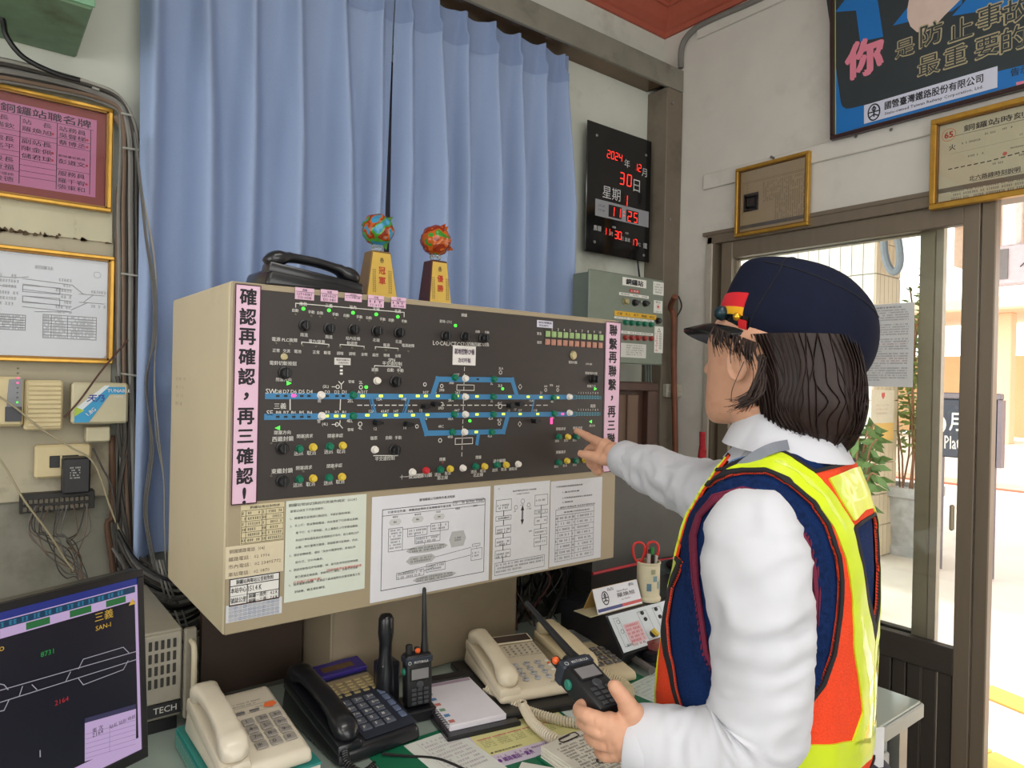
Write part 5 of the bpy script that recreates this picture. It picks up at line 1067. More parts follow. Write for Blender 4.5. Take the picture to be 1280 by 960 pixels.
def phone(t, W_, D_, hb, hf, col, hcol, kcol, kind):
    """desk telephone centred on the origin, user side at -y, handset along the left edge"""
    bodym = col; hw = .052
    z_ = lambda y, up_=0: hf+(hb-hf)*(y+D_/2)/D_+up_
    MB().hexa([(-W_/2, -D_/2, .0), (W_/2, -D_/2, .0), (W_/2, D_/2, .0), (-W_/2, D_/2, .0), (-W_/2+.004, -D_/2+.004, hf), (W_/2-.004, -D_/2+.004, hf), (W_/2-.004, D_/2-.01, hb), (-W_/2+.004, D_/2-.01, hb)], .010, 3).build('body', bodym, t, smooth=True, angle=35)
    # cradle
    xl = -W_/2+.002; xr_ = xl+hw
    MB().hexa([(xl, -D_/2+.004, hf-.012), (xr_, -D_/2+.004, hf-.012), (xr_, D_/2-.006, hb-.015), (xl, D_/2-.006, hb-.015), (xl, -D_/2+.006, hf+.010), (xr_-.003, -D_/2+.006, hf+.010), (xr_-.003, D_/2-.010, hb+.012), (xl, D_/2-.010, hb+.012)], .006, 2).build('cradle', bodym, t, smooth=True, angle=35)
    # handset
    cx = (xl+xr_)/2; rings = []; n = 26; L = D_*.96
    for k in range(n+1):
        s_ = k/n; y = -L/2+L*s_; e_ = min(s_, 1-s_)
        base = z_(y)+.008; arch = (.020 if kind == 'angular' else .016)*math.sin(math.pi*s_)**.8
        cup = math.exp(-((e_-.12)/.10)**2)
        hz = .0105+.009*cup; a_ = .0195+.0045*cup
        end = min(1, (e_/.045))**.5 if e_ < .045 else 1
        c = Vector((cx, y, base+arch+.014+(.0 if e_ > .2 else -.004)))
        tl = math.atan2((hb-hf), D_)
        rings.append(super_ring(c, (1, 0, 0), (0, -math.sin(tl), math.cos(tl)), a_*max(.35, end), hz*max(.3, end), 20, .55 if kind != 'curvy' else .8))
    MB().loft(rings).build('handset', hcol, t, smooth=True, angle=45)
    hs = Vector((cx, -D_/2+.012, z_(-D_/2)+.028))
    tl = math.atan2(hb-hf, D_-.02); Mk = Matrix.Translation((0, -D_/2, hf+.0006)) @ Matrix.Rotation(tl, 4, 'X')
    x0 = xr_+.010; x1 = W_/2-.012
    return dict(Mk=Mk, x0=x0, x1=x1, hs=hs, L=math.hypot(D_, hb-hf), xr=xr_)
def keys(t, k, x0, x1, y0, y1, nx, ny, m_, pad=.28, h=.003, rnd=False, labels=None, lm=None, nm='key'):
    dx = (x1-x0)/nx; dy = (y1-y0)/ny; proto_ = None; tx = MB()
    for j in range(ny):
        for i in range(nx):
            cx, cy = x0+dx*(i+.5), y1-dy*(j+.5)
            if proto_ is None:
                b_ = MB()
                if rnd: b_.lathe([(min(dx, dy)*(.5-pad/2), 0), (min(dx, dy)*(.5-pad/2), h*.7), (min(dx, dy)*(.36-pad/2), h)], 14)
                else: b_.box(-dx*(.5-pad/2), dx*(.5-pad/2), -dy*(.5-pad/2), dy*(.5-pad/2), 0, h, b=h*.35)
                me = bpy.data.meshes.new(nm); me.from_pydata(b_.v, [], b_.f); me.materials.append(m_); proto_ = me
            o = bpy.data.objects.new(nm, proto_); C.objects.link(o); o.parent = t; o.matrix_local = k['Mk'] @ Matrix.Translation((cx, cy, 0))
            if labels and j*nx+i < len(labels): tx.text(labels[j*nx+i], cx-dx*.12, cy, dy*.36, k['Mk'], z=h+.0002, bold=.01)
            if labels and labels[0] == '1' and j*nx+i in range(1, 9): tx.text(['ABC', 'DEF', 'GHI', 'JKL', 'MNO', 'PRS', 'TUV', 'WXY'][j*nx+i-1], cx+dx*.18, cy, dy*.17, k['Mk'], z=h+.0002)
    if tx.v: tx.build('key_lettering', lm, t)
K12 = list('123456789*0#')
def place(t, x, y, z, rz): t.location = (x, y, z); t.rotation_euler = (0, 0, rz); W[t.name] = Matrix.Translation((x, y, z)) @ Matrix.Rotation(rz, 4, 'Z')
ivory = mat('ivory plastic', (216, 206, 188), .32, noise=.02, coat=.2); ivory2 = mat('cream plastic', (206, 190, 156), .35, noise=.02); ivory3 = mat('warm ivory', (212, 200, 176), .32, noise=.02, coat=.2)
kdark = mat('key slate', (96, 92, 92), .4, noise=0); ink_ = mat('dark ink', (50, 46, 48), .6, noise=0)
blackp = mat('black plastic', (24, 25, 30), .28, noise=.03, coat=.2)
# books under phone 1
bk = thing('ring_binder', 'thick book with a teal cover under the ivory phone at the left', 'book', (.405, 1.28, .7415))
MB().box(.325, .495, 1.15, 1.42, .744, .774).build('page_block', mat('page white', (214, 208, 196), .8, stretch=(1, 1, 60), scale=20, noise=.1), bk)
MB().box(.322, .497, 1.148, 1.422, .774, .778, b=.001).box(.322, .497, 1.148, 1.422, .7415, .7445, b=.001).box(.32, .325, 1.148, 1.422, .7445, .774).build('cover', mat('teal cover', (40, 130, 124), .4, noise=.05), bk)
M = frame((.3196, 1.42, .7445), (0, -1, 0), (0, 0, 1)); tx = MB()
for k in range(16): tx.outline(.012+k*.014, .004, .022+k*.014, .024, .001, M, .0004)
tx.build('spine_print', mat('pale print', (190, 196, 170), .6, noise=0), bk)
t = thing('desk_phone', 'ivory push-button telephone with grey keys, leftmost on a teal-covered book', 'telephone', group='desk telephones')
k = phone(t, .158, .245, .056, .026, ivory, ivory, kdark, 'angular')
x0, x1 = k['x0'], k['x1']
keys(t, k, x0+.004, x1-.002, .035, .135, 3, 4, mat('key face grey', (150, 144, 138), .4, noise=0), pad=.22, labels=K12, lm=ink_)
tx = MB(); Mk = k['Mk']
tx.line([(x0, .15), (x1, .15)], .0006, Mk).line([(x0, .172), (x1, .172)], .0006, Mk); tx.ticks(x0, x1-.03, .178, .003, Mk).ticks(x0, x1-.02, .186, .003, Mk).text('FLASH', x0+.014, .161, .003, Mk).text('REDIAL', x0+.05, .163, .003, Mk); tx.build('lettering', ink_, t)
for q in (x0+.012, x0+.038): MB().box(q-.009, q+.009, .152, .158, 0, .002, Mk, b=.001).build('function_key', kdark, t)
MB().add([(x1-.026, .158, .0008), (x1-.012, .152, .0008), (x1, .160, .0008), (x1-.004, .170, .0008), (x1-.02, .17, .0008)], [(0, 1, 2, 3, 4)], Mk).build('orange_mark', mat('orange mark', (226, 110, 60), .5, noise=0), t)
for q in range(7): MB().box(-.070, -.035, .0+q*.006, .003+q*.006, 0, .0012, Mk).build('grille_rib', ivory, t)
place(t, .407, 1.275, .7785, 0)
coil([(.339, 1.16, .815), (.345, 1.135, .79), (.335, 1.10, .76), (.33, 1.07, .755), (.31, 1.12, .752), (.312, 1.2, .755)], .007, .0022, .006).build('handset_cord', ivory, t)
tag(MB().tube([(.315, 1.25, .77), (.30, 1.2, .765), (.305, 1.15, .76)], .002, 6, smooth=4).build('line_cord', ivory), 'white line cord beside the teal-covered book', 'cord')
# phone 2 black with display
t = thing('desk_phone', 'black telephone with a purple display strip and rows of memory keys', 'telephone', group='desk telephones')
k = phone(t, .178, .275, .070, .030, blackp, blackp, kdark, 'curvy'); x0, x1 = k['x0'], k['x1']; Mk = k['Mk']
navy = mat('slate panel', (42, 46, 58), .35, noise=.04)
MB().box(x0-.004, x1+.006, .012, .245, 0, .0012, Mk).build('top_plate', navy, t)
MB().box(x0-.008, x1+.008, .222, .272, .0, .012, Mk, b=.003).build('display_housing', mat('purple housing', (52, 40, 120), .3), t)
MB().box(x0+.012, x1-.018, .236, .254, .012, .0128, Mk).build('display', mat('amber display', (96, 70, 46), .2), t)
MB().box(x0-.002, x1+.004, .165, .215, 0, .002, Mk).build('memo_plate', mat('bronze plate', (134, 118, 92), .35, noise=.15, scale=60), t)
keys(t, k, x0, x1+.002, .150, .205, 5, 5, mat('brass key', (158, 142, 100), .35), pad=.34, h=.0032)
keys(t, k, x0, x0+.078, .032, .140, 3, 5, mat('slate key', (84, 88, 100), .35), pad=.2, h=.004, labels=list('123456789*0#')+['P', 'F', 'R'], lm=mat('white print'))
keys(t, k, x0+.088, x1+.002, .036, .146, 1, 5, mat('pale blue key', (96, 106, 132), .35), pad=.2, h=.004)
place(t, .620, 1.305, .7415, .03)
tag(MB().tube([(.62, 1.16, .748), (.66, 1.13, .744), (.70, 1.09, .744), (.72, 1.03, .744), (.73, .98, .744)], .003, 6, smooth=5).build('phone_lead', KN, smooth=True), 'black lead curling across the desk in front of the black telephone', 'cord')
coil([(.56, 1.19, .775), (.545, 1.15, .76), (.56, 1.12, .75), (.59, 1.13, .75)], .006, .002, .005).build('handset_cord', KN, t)
# phone 3 ivory, many round keys
base = tag(MB().box(.90, 1.13, 1.10, 1.40, .7415, .757, Matrix.Translation((1.015, 1.25, 0)) @ Matrix.Rotation(-.27, 4, 'Z') @ Matrix.Translation((-1.015, -1.25, 0)), b=.003).build('phone_stand', KN), 'flat black stand under the ivory phone with round keys', 'stand')
t = thing('desk_phone', 'ivory telephone with round keys and a dark display, in the middle of the desk', 'telephone', group='desk telephones')
k = phone(t, .178, .25, .050, .022, ivory3, ivory3, kdark, 'curvy'); x0, x1 = k['x0'], k['x1']; Mk = k['Mk']
MB().box(x0, x1+.002, .205, .245, 0, .003, Mk, b=.002).build('display_frame', ivory3, t); MB().box(x0+.003, x1-.002, .210, .240, .003, .0035, Mk).build('display', mat('dark lcd', (72, 60, 56), .15), t)
keys(t, k, x0+.002, x1-.016, .035, .118, 3, 4, mat('pale grey key', (176, 176, 178), .4), pad=.25, rnd=True, labels=K12, lm=ink_)
keys(t, k, x0, x1, .150, .198, 7, 4, mat('tiny grey key', (150, 144, 136), .4), pad=.5, h=.002, rnd=True)
keys(t, k, x1-.013, x1, .04, .118, 1, 4, mat('white button'), pad=.3, h=.002, rnd=True)
tx = MB(); tx.text('PANASONIC', x1-.018, .022, .005, Mk, w=.034, bold=.02); tx.ticks(x0, x1, .146, .003, Mk); tx.build('lettering', ink_, t)
MB().disc(x1-.006, .098, .004, .002, Mk).build('orange_key', mat('orange mark'), t)
place(t, 1.02, 1.262, .7575, -.27)
coil([P(652, 875, Z=.775), P(655, 885, Z=.762), P(668, 905, Z=.758), P(690, 922, Z=.758), P(720, 935, Z=.756), P(745, 938, Z=.756), P(775, 925, Z=.756)], .0085, .0026, .0062).build('handset_cord', ivory3, t)
coil([P(608, 860, Z=.762), P(625, 872, Z=.755), P(650, 885, Z=.752), P(690, 898, Z=.752), P(730, 905, Z=.752), P(760, 900, Z=.752)], .0085, .0026, .0062).build('handset_cord', ivory3, t)
# phone 4 cream
t = thing('desk_phone', 'cream telephone with broad grey keys, rightmost beside the black console', 'telephone', group='desk telephones')
k = phone(t, .155, .26, .050, .024, ivory2, ivory2, kdark, 'angular'); x0, x1 = k['x0'], k['x1']; Mk = k['Mk']
keys(t, k, x0+.002, x1, .045, .135, 3, 4, kdark, pad=.24, labels=K12, lm=mat('white print'))
MB().box(x0, x1, .165, .235, 0, .0012, Mk).build('memo_plate', mat('grey memo plate', (134, 134, 132), .4), t)
tx = MB(); 
for q in range(6): tx.ticks(x0+.004, x1-.004, .172+q*.01, .004, Mk, z=.0016)
tx.build('lettering', ink_, t); MB().rect(x0+.004, .192, x0+.03, .197, Mk, .0018).build('red_line', mat('red print', (180, 40, 40), .6, noise=0), t)
place(t, 1.222, 1.248, .7415, -.20)
coil([P(752, 838, Z=.775), P(765, 847, Z=.762), P(782, 856, Z=.755), P(788, 868, Z=.752), P(780, 880, Z=.75)], .0085, .0024, .006).build('handset_cord', ivory2, t)
# phone on the cabinet
t = thing('desk_phone', 'black telephone on top of the control cabinet, turned sideways', 'telephone', group='desk telephones')
k = phone(t, .155, .225, .046, .020, blackp, blackp, kdark, 'curvy'); x0, x1 = k['x0'], k['x1']
keys(t, k, x0, x1, .035, .13, 3, 5, mat('slate key'), pad=.25, h=.004)
place(t, .540, 1.385, 1.6195, math.pi/2); t.scale = (.92, .92, .85)

# ---------------- trophies ----------------
def trophy(px, py_top, bt, bb, h, face, side, ch, col_seed, label, sx_=1.):
    Yt = 1.40; c = P(px, 368, Y=Yt); x = c.x
    t = thing('trophy', label, 'trophy', (x, Yt+.03, 1.6195)); hw0, hw1 = bb/2, bt/2
    MB().hexa([(x-hw0, Yt, 1.6195), (x+hw0, Yt, 1.6195), (x+hw0, Yt+.055, 1.6195), (x-hw0, Yt+.055, 1.6195), (x-hw1, Yt+.008, 1.6195+h), (x+hw1, Yt+.008, 1.6195+h), (x+hw1, Yt+.047, 1.6195+h), (x-hw1, Yt+.047, 1.6195+h)], .0015, 1).build('plinth', side, t)
    ang = math.atan2(.008, h); M = frame((x, Yt-.0006, 1.6195), (1, 0, 0), (0, math.sin(ang), math.cos(ang)))
    MB().add([(-hw0*.95, .002, .0), (hw0*.95, .002, 0), (hw1*.93, h-.004, 0), (-hw1*.93, h-.004, 0)], [(0, 1, 2, 3)], M).build('gold_plate', face, t)
    tx = MB(); tx.vtext(ch, 0, h*.72, .016, .023, M, bold=.03, z=.0006); tx.build('red_characters', mat('brush red', (176, 50, 30), .5, noise=0), t)
    tx = MB(); emblem(tx, 0, h*.82, .0055, M, .0006)
    for q in (-.022, .017, .022, -.017): tx.ticks(0, 0, 0, 0, M); [tx.text('環', q, h*.62-k*.0048, .0032, M, z=.0006) for k in range(11)]
    tx.build('black_characters', ink_, t)
    z0 = 1.6195+h
    MB().lathe([(.008, 0), (.012, .004), (.015, .012), (.010, .018)], 10, Matrix.Translation((x, Yt+.028, z0))).build('glass_foot', mat('clear glass', (230, 240, 245), .03, noise=0, trans=.8), t)
    cols_ = [(150, 50, 20), (70, 150, 50), (60, 150, 190), (196, 96, 30), (40, 110, 60)]
    g_ = bpy.data.materials.get('liuli %d' % col_seed) or bpy.data.materials.new('liuli %d' % col_seed); g_.use_nodes = True; nt = g_.node_tree; b_ = nt.nodes['Principled BSDF']
    n_ = nt.nodes.new('ShaderNodeTexNoise'); n_.inputs['Scale'].default_value = 32; n_.inputs['Detail'].default_value = 1.5; n_.noise_dimensions = '4D'; n_.inputs['W'].default_value = col_seed
    tc = nt.nodes.new('ShaderNodeTexCoord'); nt.links.new(tc.outputs['Object'], n_.inputs['Vector']); cr = nt.nodes.new('ShaderNodeValToRGB'); cr.color_ramp.interpolation = 'CONSTANT'
    el = cr.color_ramp.elements; st_ = [(0, 2), (.42, 1), (.50, 0), (.56, 3), (.60, 2)] if col_seed == 1 else [(0, 1), (.40, 3), (.5, 0), (.6, 3), (.66, 2)]
    el[0].position = 0; el[0].color = tuple(lin(v) for v in cols_[st_[0][1]])+(1,); el[1].position = st_[1][0]; el[1].color = tuple(lin(v) for v in cols_[st_[1][1]])+(1,)
    for p_, ci in st_[2:]: e = el.new(p_); e.color = tuple(lin(v) for v in cols_[ci])+(1,)
    nt.links.new(n_.outputs[0], cr.inputs[0]); nt.links.new(cr.outputs[0], b_.inputs['Base Color']); b_.inputs['Roughness'].default_value = .08; b_.inputs['Transmission Weight'].default_value = .25
    rn = random.Random(col_seed); R_ = .036; bm = bmesh.new(); bmesh.ops.create_icosphere(bm, subdivisions=4, radius=R_)
    for v in bm.verts:
        d = v.co.normalized(); f_ = 1+.05*math.sin(9*d.x+col_seed)*math.sin(7*d.z+2)+.03*math.sin(17*d.y+11*d.x)
        v.co = d*R_*f_
    m = MB(); bm.verts.index_update(); m.add([v.co[:] for v in bm.verts], [tuple(v.index for v in f.verts) for f in bm.faces], Matrix.Translation((x, Yt+.028, z0+.014+R_))); bm.free()
    for q in range(5 if col_seed == 2 else 2):
        a_ = rn.uniform(-.5, 1.2) if col_seed == 2 else rn.uniform(0, 6); d = Vector((math.cos(a_), -.2, math.sin(a_))).normalized(); c0 = Vector((x, Yt+.028, z0+.014+R_))+d*R_*.8; u_ = d.orthogonal().normalized()*.011
        m.add([c0+u_, c0-u_*.6+d.cross(u_), c0-u_*.6-d.cross(u_), c0+d*.02], [(0, 1, 3), (1, 2, 3), (2, 0, 3)])
    m.build('glass_globe', g_, t, smooth=True)
gp1 = mat('gold plate', (218, 184, 92), .3, metal=.35, noise=.04)
trophy(478, 313, .046, .080, .116, gp1, mat('walnut plinth', (120, 92, 50), .35, noise=.1), '冠軍', 1, 'left trophy with a multicoloured glass globe and gold plate on a tapered wood plinth')
trophy(551, 321, .042, .064, .114, gp1, mat('dark plinth', (74, 34, 22), .3, noise=.1), '優勝', 2, 'right trophy with an amber glass globe and gold plate on a dark red plinth')

# ---------------- radios ----------------
def radio(name, label, M, scale=1., ant=.15, hand=False):
    """M: origin at the base centre, x across the front, y up along the body, z out of the front"""
    t = thing(name, label, 'radio', tuple(M.translation)); bp_ = mat('radio black', (26, 27, 30), .45, noise=.05)
    s_ = scale; w_ = .028*s_; h = .105*s_; d = .017*s_
    MB().box(-w_, w_, 0, h, -d, d, M, b=.005*s_, seg=2).build('body', bp_, t, smooth=True, angle=35)
    MB().box(-w_*1.08, w_*1.08, h*.80, h*.97, -d*1.1, d*1.1, M, b=.004*s_).build('top_shoulder', mat('radio slate', (44, 50, 62), .35), t)
    MB().box(-w_*.78, w_*.78, h*.50, h*.76, d, d+.002, M, b=.001).build('screen_frame', KN, t)
    MB().box(-w_*.66, w_*.66, h*.53, h*.73, d+.002, d+.0024, M).build('screen', mat('radio lcd', (128, 126, 128), .12), t)
    for i in range(3):
        for j in range(4): MB().box(-w_*.66+i*w_*.48, -w_*.66+i*w_*.48+w_*.36, h*.04+j*h*.085, h*.1+j*h*.085, d, d+.0022, M, b=.0008).build('key', mat('radio key', (62, 64, 68), .4), t)
    MB().disc(0, h*.42, .0075*s_, .003, M @ Matrix.Translation((0, 0, d)), n=14).build('round_key', mat('radio key'), t)
    My = M @ Matrix.Translation((0, h, 0)) @ Matrix.Rotation(-math.pi/2, 4, 'X')
    MB().lathe([(.0085*s_, 0), (.0085*s_, .006), (.0068*s_, .02), (.0058*s_, ant*.5), (.0042*s_, ant), (.002*s_, ant+.003)], 12, My @ Matrix.Translation((w_*.62, 0, 0))).build('antenna', bp_, t, smooth=True)
    MB().lathe([(.0075*s_, 0), (.0075*s_, .016), (.006*s_, .018)], 14, My @ Matrix.Translation((-w_*.62, 0, 0))).build('knob', bp_, t)
    MB().lathe([(.006*s_, 0), (.006*s_, .010), (.005*s_, .012)], 12, My @ Matrix.Translation((-w_*.05, -d*.2, 0))).build('knob', bp_, t)
    MB().ball((-w_*.05 if not hand else -w_*.9, h+.006, d*.5), .006*s_, 10, M).build('emergency_button', mat('orange button', (226, 96, 36), .4, noise=0), t)
    MB().lathe([(.0075*s_, 0), (.0075*s_, .003), (.005*s_, .0045)], 14, M @ Matrix.Translation((-w_, h*.66, 0)) @ Matrix.Rotation(-math.pi/2, 4, 'Y')).build('side_button', mat('green side button', (40, 122, 104), .4), t)
    tx = MB().text('MOTOROLA', w_*.1, h*.86, .0055*s_, M, w=w_*1.1, z=d*1.1+.0004, bold=.02); tx.ring(-w_*.8, h*.86, .003*s_, .0008, M, z=d*1.1+.0004); tx.build('lettering', mat('white print'), t)
    return t
ry = .18; Mrd = frame((.755, 1.262, .768), (math.cos(ry), -math.sin(ry), 0), (0, .08, 1))
radio('two_way_radio', 'black two-way radio with a long antenna standing in its charger on the desk', Mrd, 1.0, .13)
t = thing('radio_charger', 'black charger cup holding the upright radio', 'charger', (.752, 1.27, .7415))
MB().box(-.034, .034, -.028, .05, 0, .024, Matrix.Translation((.755, 1.26, .7415)) @ Matrix.Rotation(-ry, 4, 'Z'), b=.004, seg=2).build('cup', blackp, t)
t = thing('handheld_unit', 'thick rounded black handheld unit with a pale side knob left of the upright radio', 'radio', (.708, 1.31, .7415))
MB().lathe([(.001, .21), (.012, .208), (.016, .2), (.017, .17), (.014, .15), (.014, .12), (.019, .1), (.021, .05), (.021, 0)][::-1], 18, Matrix.Translation((.706, 1.315, .7415))).build('grip', blackp, t, smooth=True, angle=60)
MB().ball((.690, 1.30, .775), .006, 10).build('side_knob', mat('pale knob', (190, 190, 186), .3), t)
MB().box(.69, .735, 1.30, 1.34, .7415, .85, b=.005, seg=2).build('body', blackp, t)
# ---------------- papers, notebook, small things on the desk ----------------
def onz(x, y, z, yaw=0): return flat((x, y, z), yaw)
tag(MB().box(.60, 1.30, .78, 1.185, .7404, .7422, b=.0008).build('desk_mat', mat('green desk mat', (18, 104, 72), .45, noise=.05)), 'green desk mat showing between the papers on the glass top', 'mat')
Mn = onz(.763, 1.148, .744, -.20)
t = thing('desk_notebook', 'open spiral notebook with blank white pages in a black tray', 'notebook', (.85, 1.25, .7415))
MB().box(-.012, .15, -.02, .215, -.0022, .008, Mn, b=.002).build('tray', blackp, t)
MB().box(.0, .125, .0, .195, .008, .020, Mn, b=.001).build('page_block', mat('notebook page', (222, 218, 226), .8, noise=.02), t)
for q in range(20): MB().tube([(-.004+.006*math.cos(a_), .006+q*.0095, .016+.006*math.sin(a_)) for a_ in [i*math.pi/4 for i in range(9)]], .0009, 5, Mn).build('spiral_ring', mat('spiral wire', (70, 60, 66), .3, metal=.5), t)
for q in range(7): MB().rect(.004, .01+q*.026, .016, .022+q*.026, Mn, .0203).build('tab_print', mat('tab %d' % (q % 3), [(190, 110, 100), (80, 130, 180), (110, 150, 120)][q % 3], .6, noise=0), t)
tx = MB(); tx.rect(.004, .178, .121, .192, Mn, .0203); tx.build('header_band', mat('lilac band', (170, 150, 170), .6, noise=0), t)
MB().box(.03, .15, .215, .25, -.0022, .014, Mn, b=.003).build('pen_tray', mat('black mesh', (36, 34, 38), .6, noise=.3, scale=200), t)
def mo(x0, y0, x1, y1, k):
    it = [('f', x0, y1-.05, x1, y1-.02, (206, 120, 110)), ('t', '%d月' % k, (x0+x1)/2, y1-.035, .03, None, 'c', 0, (110, 40, 30))]
    for r_ in range(5): it.append(('s', x0+.01, y1-.08-r_*.05, x1-.01, .022, (92, 92, 54)))
    return it
items = [('t', '中華民國一一三年行事曆', .5, .955, .04, .5, 'c', .02)]
for k in range(12): cx = .03+(k % 6)*.16; cy = .10 if k >= 6 else .50; items += mo(cx, cy, cx+.145, cy+.41, k+1)
items += [('t', '● 銅鑼車站年曆資料', .2, .05, .045, .32, 'c', .01)]
A = P(575, 908, Z=.743); B = P(670, 884, Z=.743); yaw = math.atan2(B.y-A.y, B.x-A.x)
c0 = P(605, 948, Z=.743); 
t_ = paper('year_calendar', 'pale yellow printed year calendar lying on the desk', 'calendar', onz(A.x+.0-math.sin(-yaw)*-.0-.020, A.y-.125, .7424, yaw), .215, .125, items, color=(214, 208, 146), ink=(60, 54, 30))
paper('purple_note_sheet', 'pale lilac printed sheet lying under the yellow calendar', 'paper', onz(A.x-.035, A.y-.165, .7418+.0003, yaw), .225, .15, [('t', '● 鐵路電話一覽表', .25, .12, .1, .34, 'c', .01, (120, 60, 150)), ('s', .1, .2, .8, .04, (150, 110, 160))], color=(206, 194, 212))
paper('loose_document', 'white document with faint printed columns lying open left of the calendar', 'paper', onz(.672, .985, .7423, .0), .115, .185, [('s', .25, .9-.07*k, .9, .03, (170, 150, 170)) for k in range(10)]+[('l', .2, .02, .2, .95, .0008, (180, 160, 180))], color=(214, 216, 210), thick=.001)
paper('loose_document', 'pale grey-green sheet lying under the held radio', 'paper', onz(1.0, 1.0, .7423, -.15), .16, .15, [('s', .1, .85-.08*k, .9, .03, (160, 160, 150)) for k in range(8)], color=(196, 206, 200))
paper('loose_document', 'pale sheet with a faint printed table at the desk beside the vest', 'paper', onz(1.22, .93, .7423, .1), .2, .17, table(.05, .05, .95, .95, (0, .3, .6, 1), 6, .03), color=(200, 212, 206), ink=(140, 150, 146))
# clipped stack
A = P(677, 932, Z=.768); Bq = P(745, 903, Z=.768); yaw = math.atan2(Bq.y-A.y, Bq.x-A.x)
t = thing('clipped_papers', 'thick wad of printed papers held by bent wire clips in front of the lower hand', 'papers', (A.x+.07, A.y-.08, .743))
Ms = onz(A.x+.0, A.y, .743, yaw-.05) @ Matrix.Translation((0, -.17, 0))
MB().box(-.006, .146, -.002, .178, 0, .003, Ms).build('green_cover', mat('green desk mat'), t)
for k in range(6): MB().box(-.002+.0012*(k % 2), .14+.001*(k % 3), .0, .17+.0015*(k % 2), .003+.0036*k, .0064+.0036*k, Ms, b=.0006).build('page_block', mat('page white'), t)
tx = MB(); z = .0250
tx.text('● 銅鑼站行車注意事項', .07, .155, .006, Ms, z=z, w=.08, bold=.02)
for k in range(14): tx.ticks(.015, .13-(.03 if k % 4 == 3 else 0), .142-k*.009, .0045, Ms, z=z)
tx.build('print', ink_, t)
for q in ((.04, .168, .04), (.05, .075, .07)):
    x, y, L = q; pts = [(x, y, z+.001), (x+L, y+.004, z+.001), (x+L+.004, y-.004, z+.001), (x+L, y-.011, z+.001), (x+.004, y-.013, z+.001), (x-.002, y-.007, z+.001), (x+.002, y-.002, z+.001), (x+L*.7, y-.0, z+.0015)]
    MB().tube(pts, .0011, 6, Ms, smooth=4).build('wire_clip', mat('dark clip', (70, 66, 60), .35, metal=.6), t)
paper('folded_sheet', 'folded white sheet with a rolled edge at the very bottom of the photo', 'paper', onz(.80, .84, .7423, .62), .10, .11, [], color=(216, 214, 206), thick=.004)
# black console with labels
t = thing('signal_console', 'black sloping desk console with a white labelled panel and a yellow knob', 'console', (1.5, 1.27, .7415))
y0, z0, y1, z1 = 1.165, .785, 1.224, .862
m = MB(); prof_ = [(1.19, .7415), (1.16, .782), (y0, z0), (y1, z1), (1.235, .865), (1.385, .865), (1.39, .86), (1.39, .7415)]
m.loft([[(1.277, y, z) for y, z in prof_][::-1], [(1.80, y, z) for y, z in prof_][::-1]]).build('case', blackp, t)
sl_v = Vector((0, y1-y0, z1-z0)); Mp2 = frame((1.281, y0-.001, z0+.0015), (1, 0, 0), sl_v); L2 = sl_v.length-.003
MB().box(0, .5, 0, L2, 0, .0025, Mp2, b=.0006).build('panel_sheet', mat('pale blue panel', (206, 214, 220), .4, noise=.03), t)
tx = MB(); zz = .0030
for x0_, x1_ in ((.012, .03), (.10, .135), (.16, .19), (.22, .25)): tx.outline(x0_, .012, x1_, L2-.01, .0008, Mp2, zz)
for q in ((.02, L2-.02), (.02, L2-.045)): tx.ring(q[0]+.004, q[1], .005, .001, Mp2, z=zz)
tx.text('鐵-A站', .03, .014, .007, Mp2, z=zz); tx.build('print', ink_, t)
MB().rect(.035, .014, .095, L2-.03, Mp2, .0027).build('pink_label', mat('pink label', (216, 180, 186), .6, noise=0), t)
tx = MB(); [tx.ticks(.04, .09, L2-.036-k*.0095, .005, Mp2, z=.003) for k in range(6)]; tx.build('print', mat('red print'), t)
for q in ((.117, L2-.015), (.119, L2-.032), (.172, L2-.015), (.174, L2-.036), (.235, L2-.02)): MB().disc(q[0], q[1], .0052, .004, Mp2 @ Matrix.Translation((0, 0, .0025)), n=14).build('push_button', KN, t)
MB().disc(.12, .022, .009, .006, Mp2 @ Matrix.Translation((0, 0, .0025))).build('knob_base', KN, t); MB().box(-.005, .005, -.010, .010, 0, .012, Mp2 @ Matrix.Translation((.12, .022, .0085)) @ Matrix.Rotation(.5, 4, 'Z'), b=.002).build('yellow_knob', mat('yellow button'), t)
MB().disc(.175, .026, .009, .012, Mp2 @ Matrix.Translation((0, 0, .0025))).build('dark_knob', mat('olive knob', (60, 62, 50), .4), t)
# name plate tent
A = P(748, 766, Y=1.232); Bn = P(803, 752, Y=1.232); h_ = .058; w_ = Bn.x-A.x
t = thing('name_plate', 'tent-shaped acrylic name plate with a rail emblem on the console', 'name plate', ((A.x+Bn.x)/2, 1.26, .8655))
vv = Vector((0, .022, h_)); Mt = frame((A.x, 1.232, .8665), (1, 0, 0), vv); Lt_ = vv.length
MB().box(0, w_, 0, Lt_, -.002, 0, Mt).build('front_card', mat('name card', (214, 216, 224), .3, noise=0), t)
vb = Vector((0, -.03, h_)); Mb = frame((A.x, 1.232+.055, .8665), (1, 0, 0), vb); MB().box(0, w_, 0, vb.length, -.0, .002, Mb).build('back_card', mat('amber back', (176, 140, 80), .4), t)
MB().box(-.03, w_, 0, .06, -.0008, 0.0006, flat((A.x, 1.230, .8664))).build('clear_base', mat('acrylic base', (190, 180, 150), .2), t)
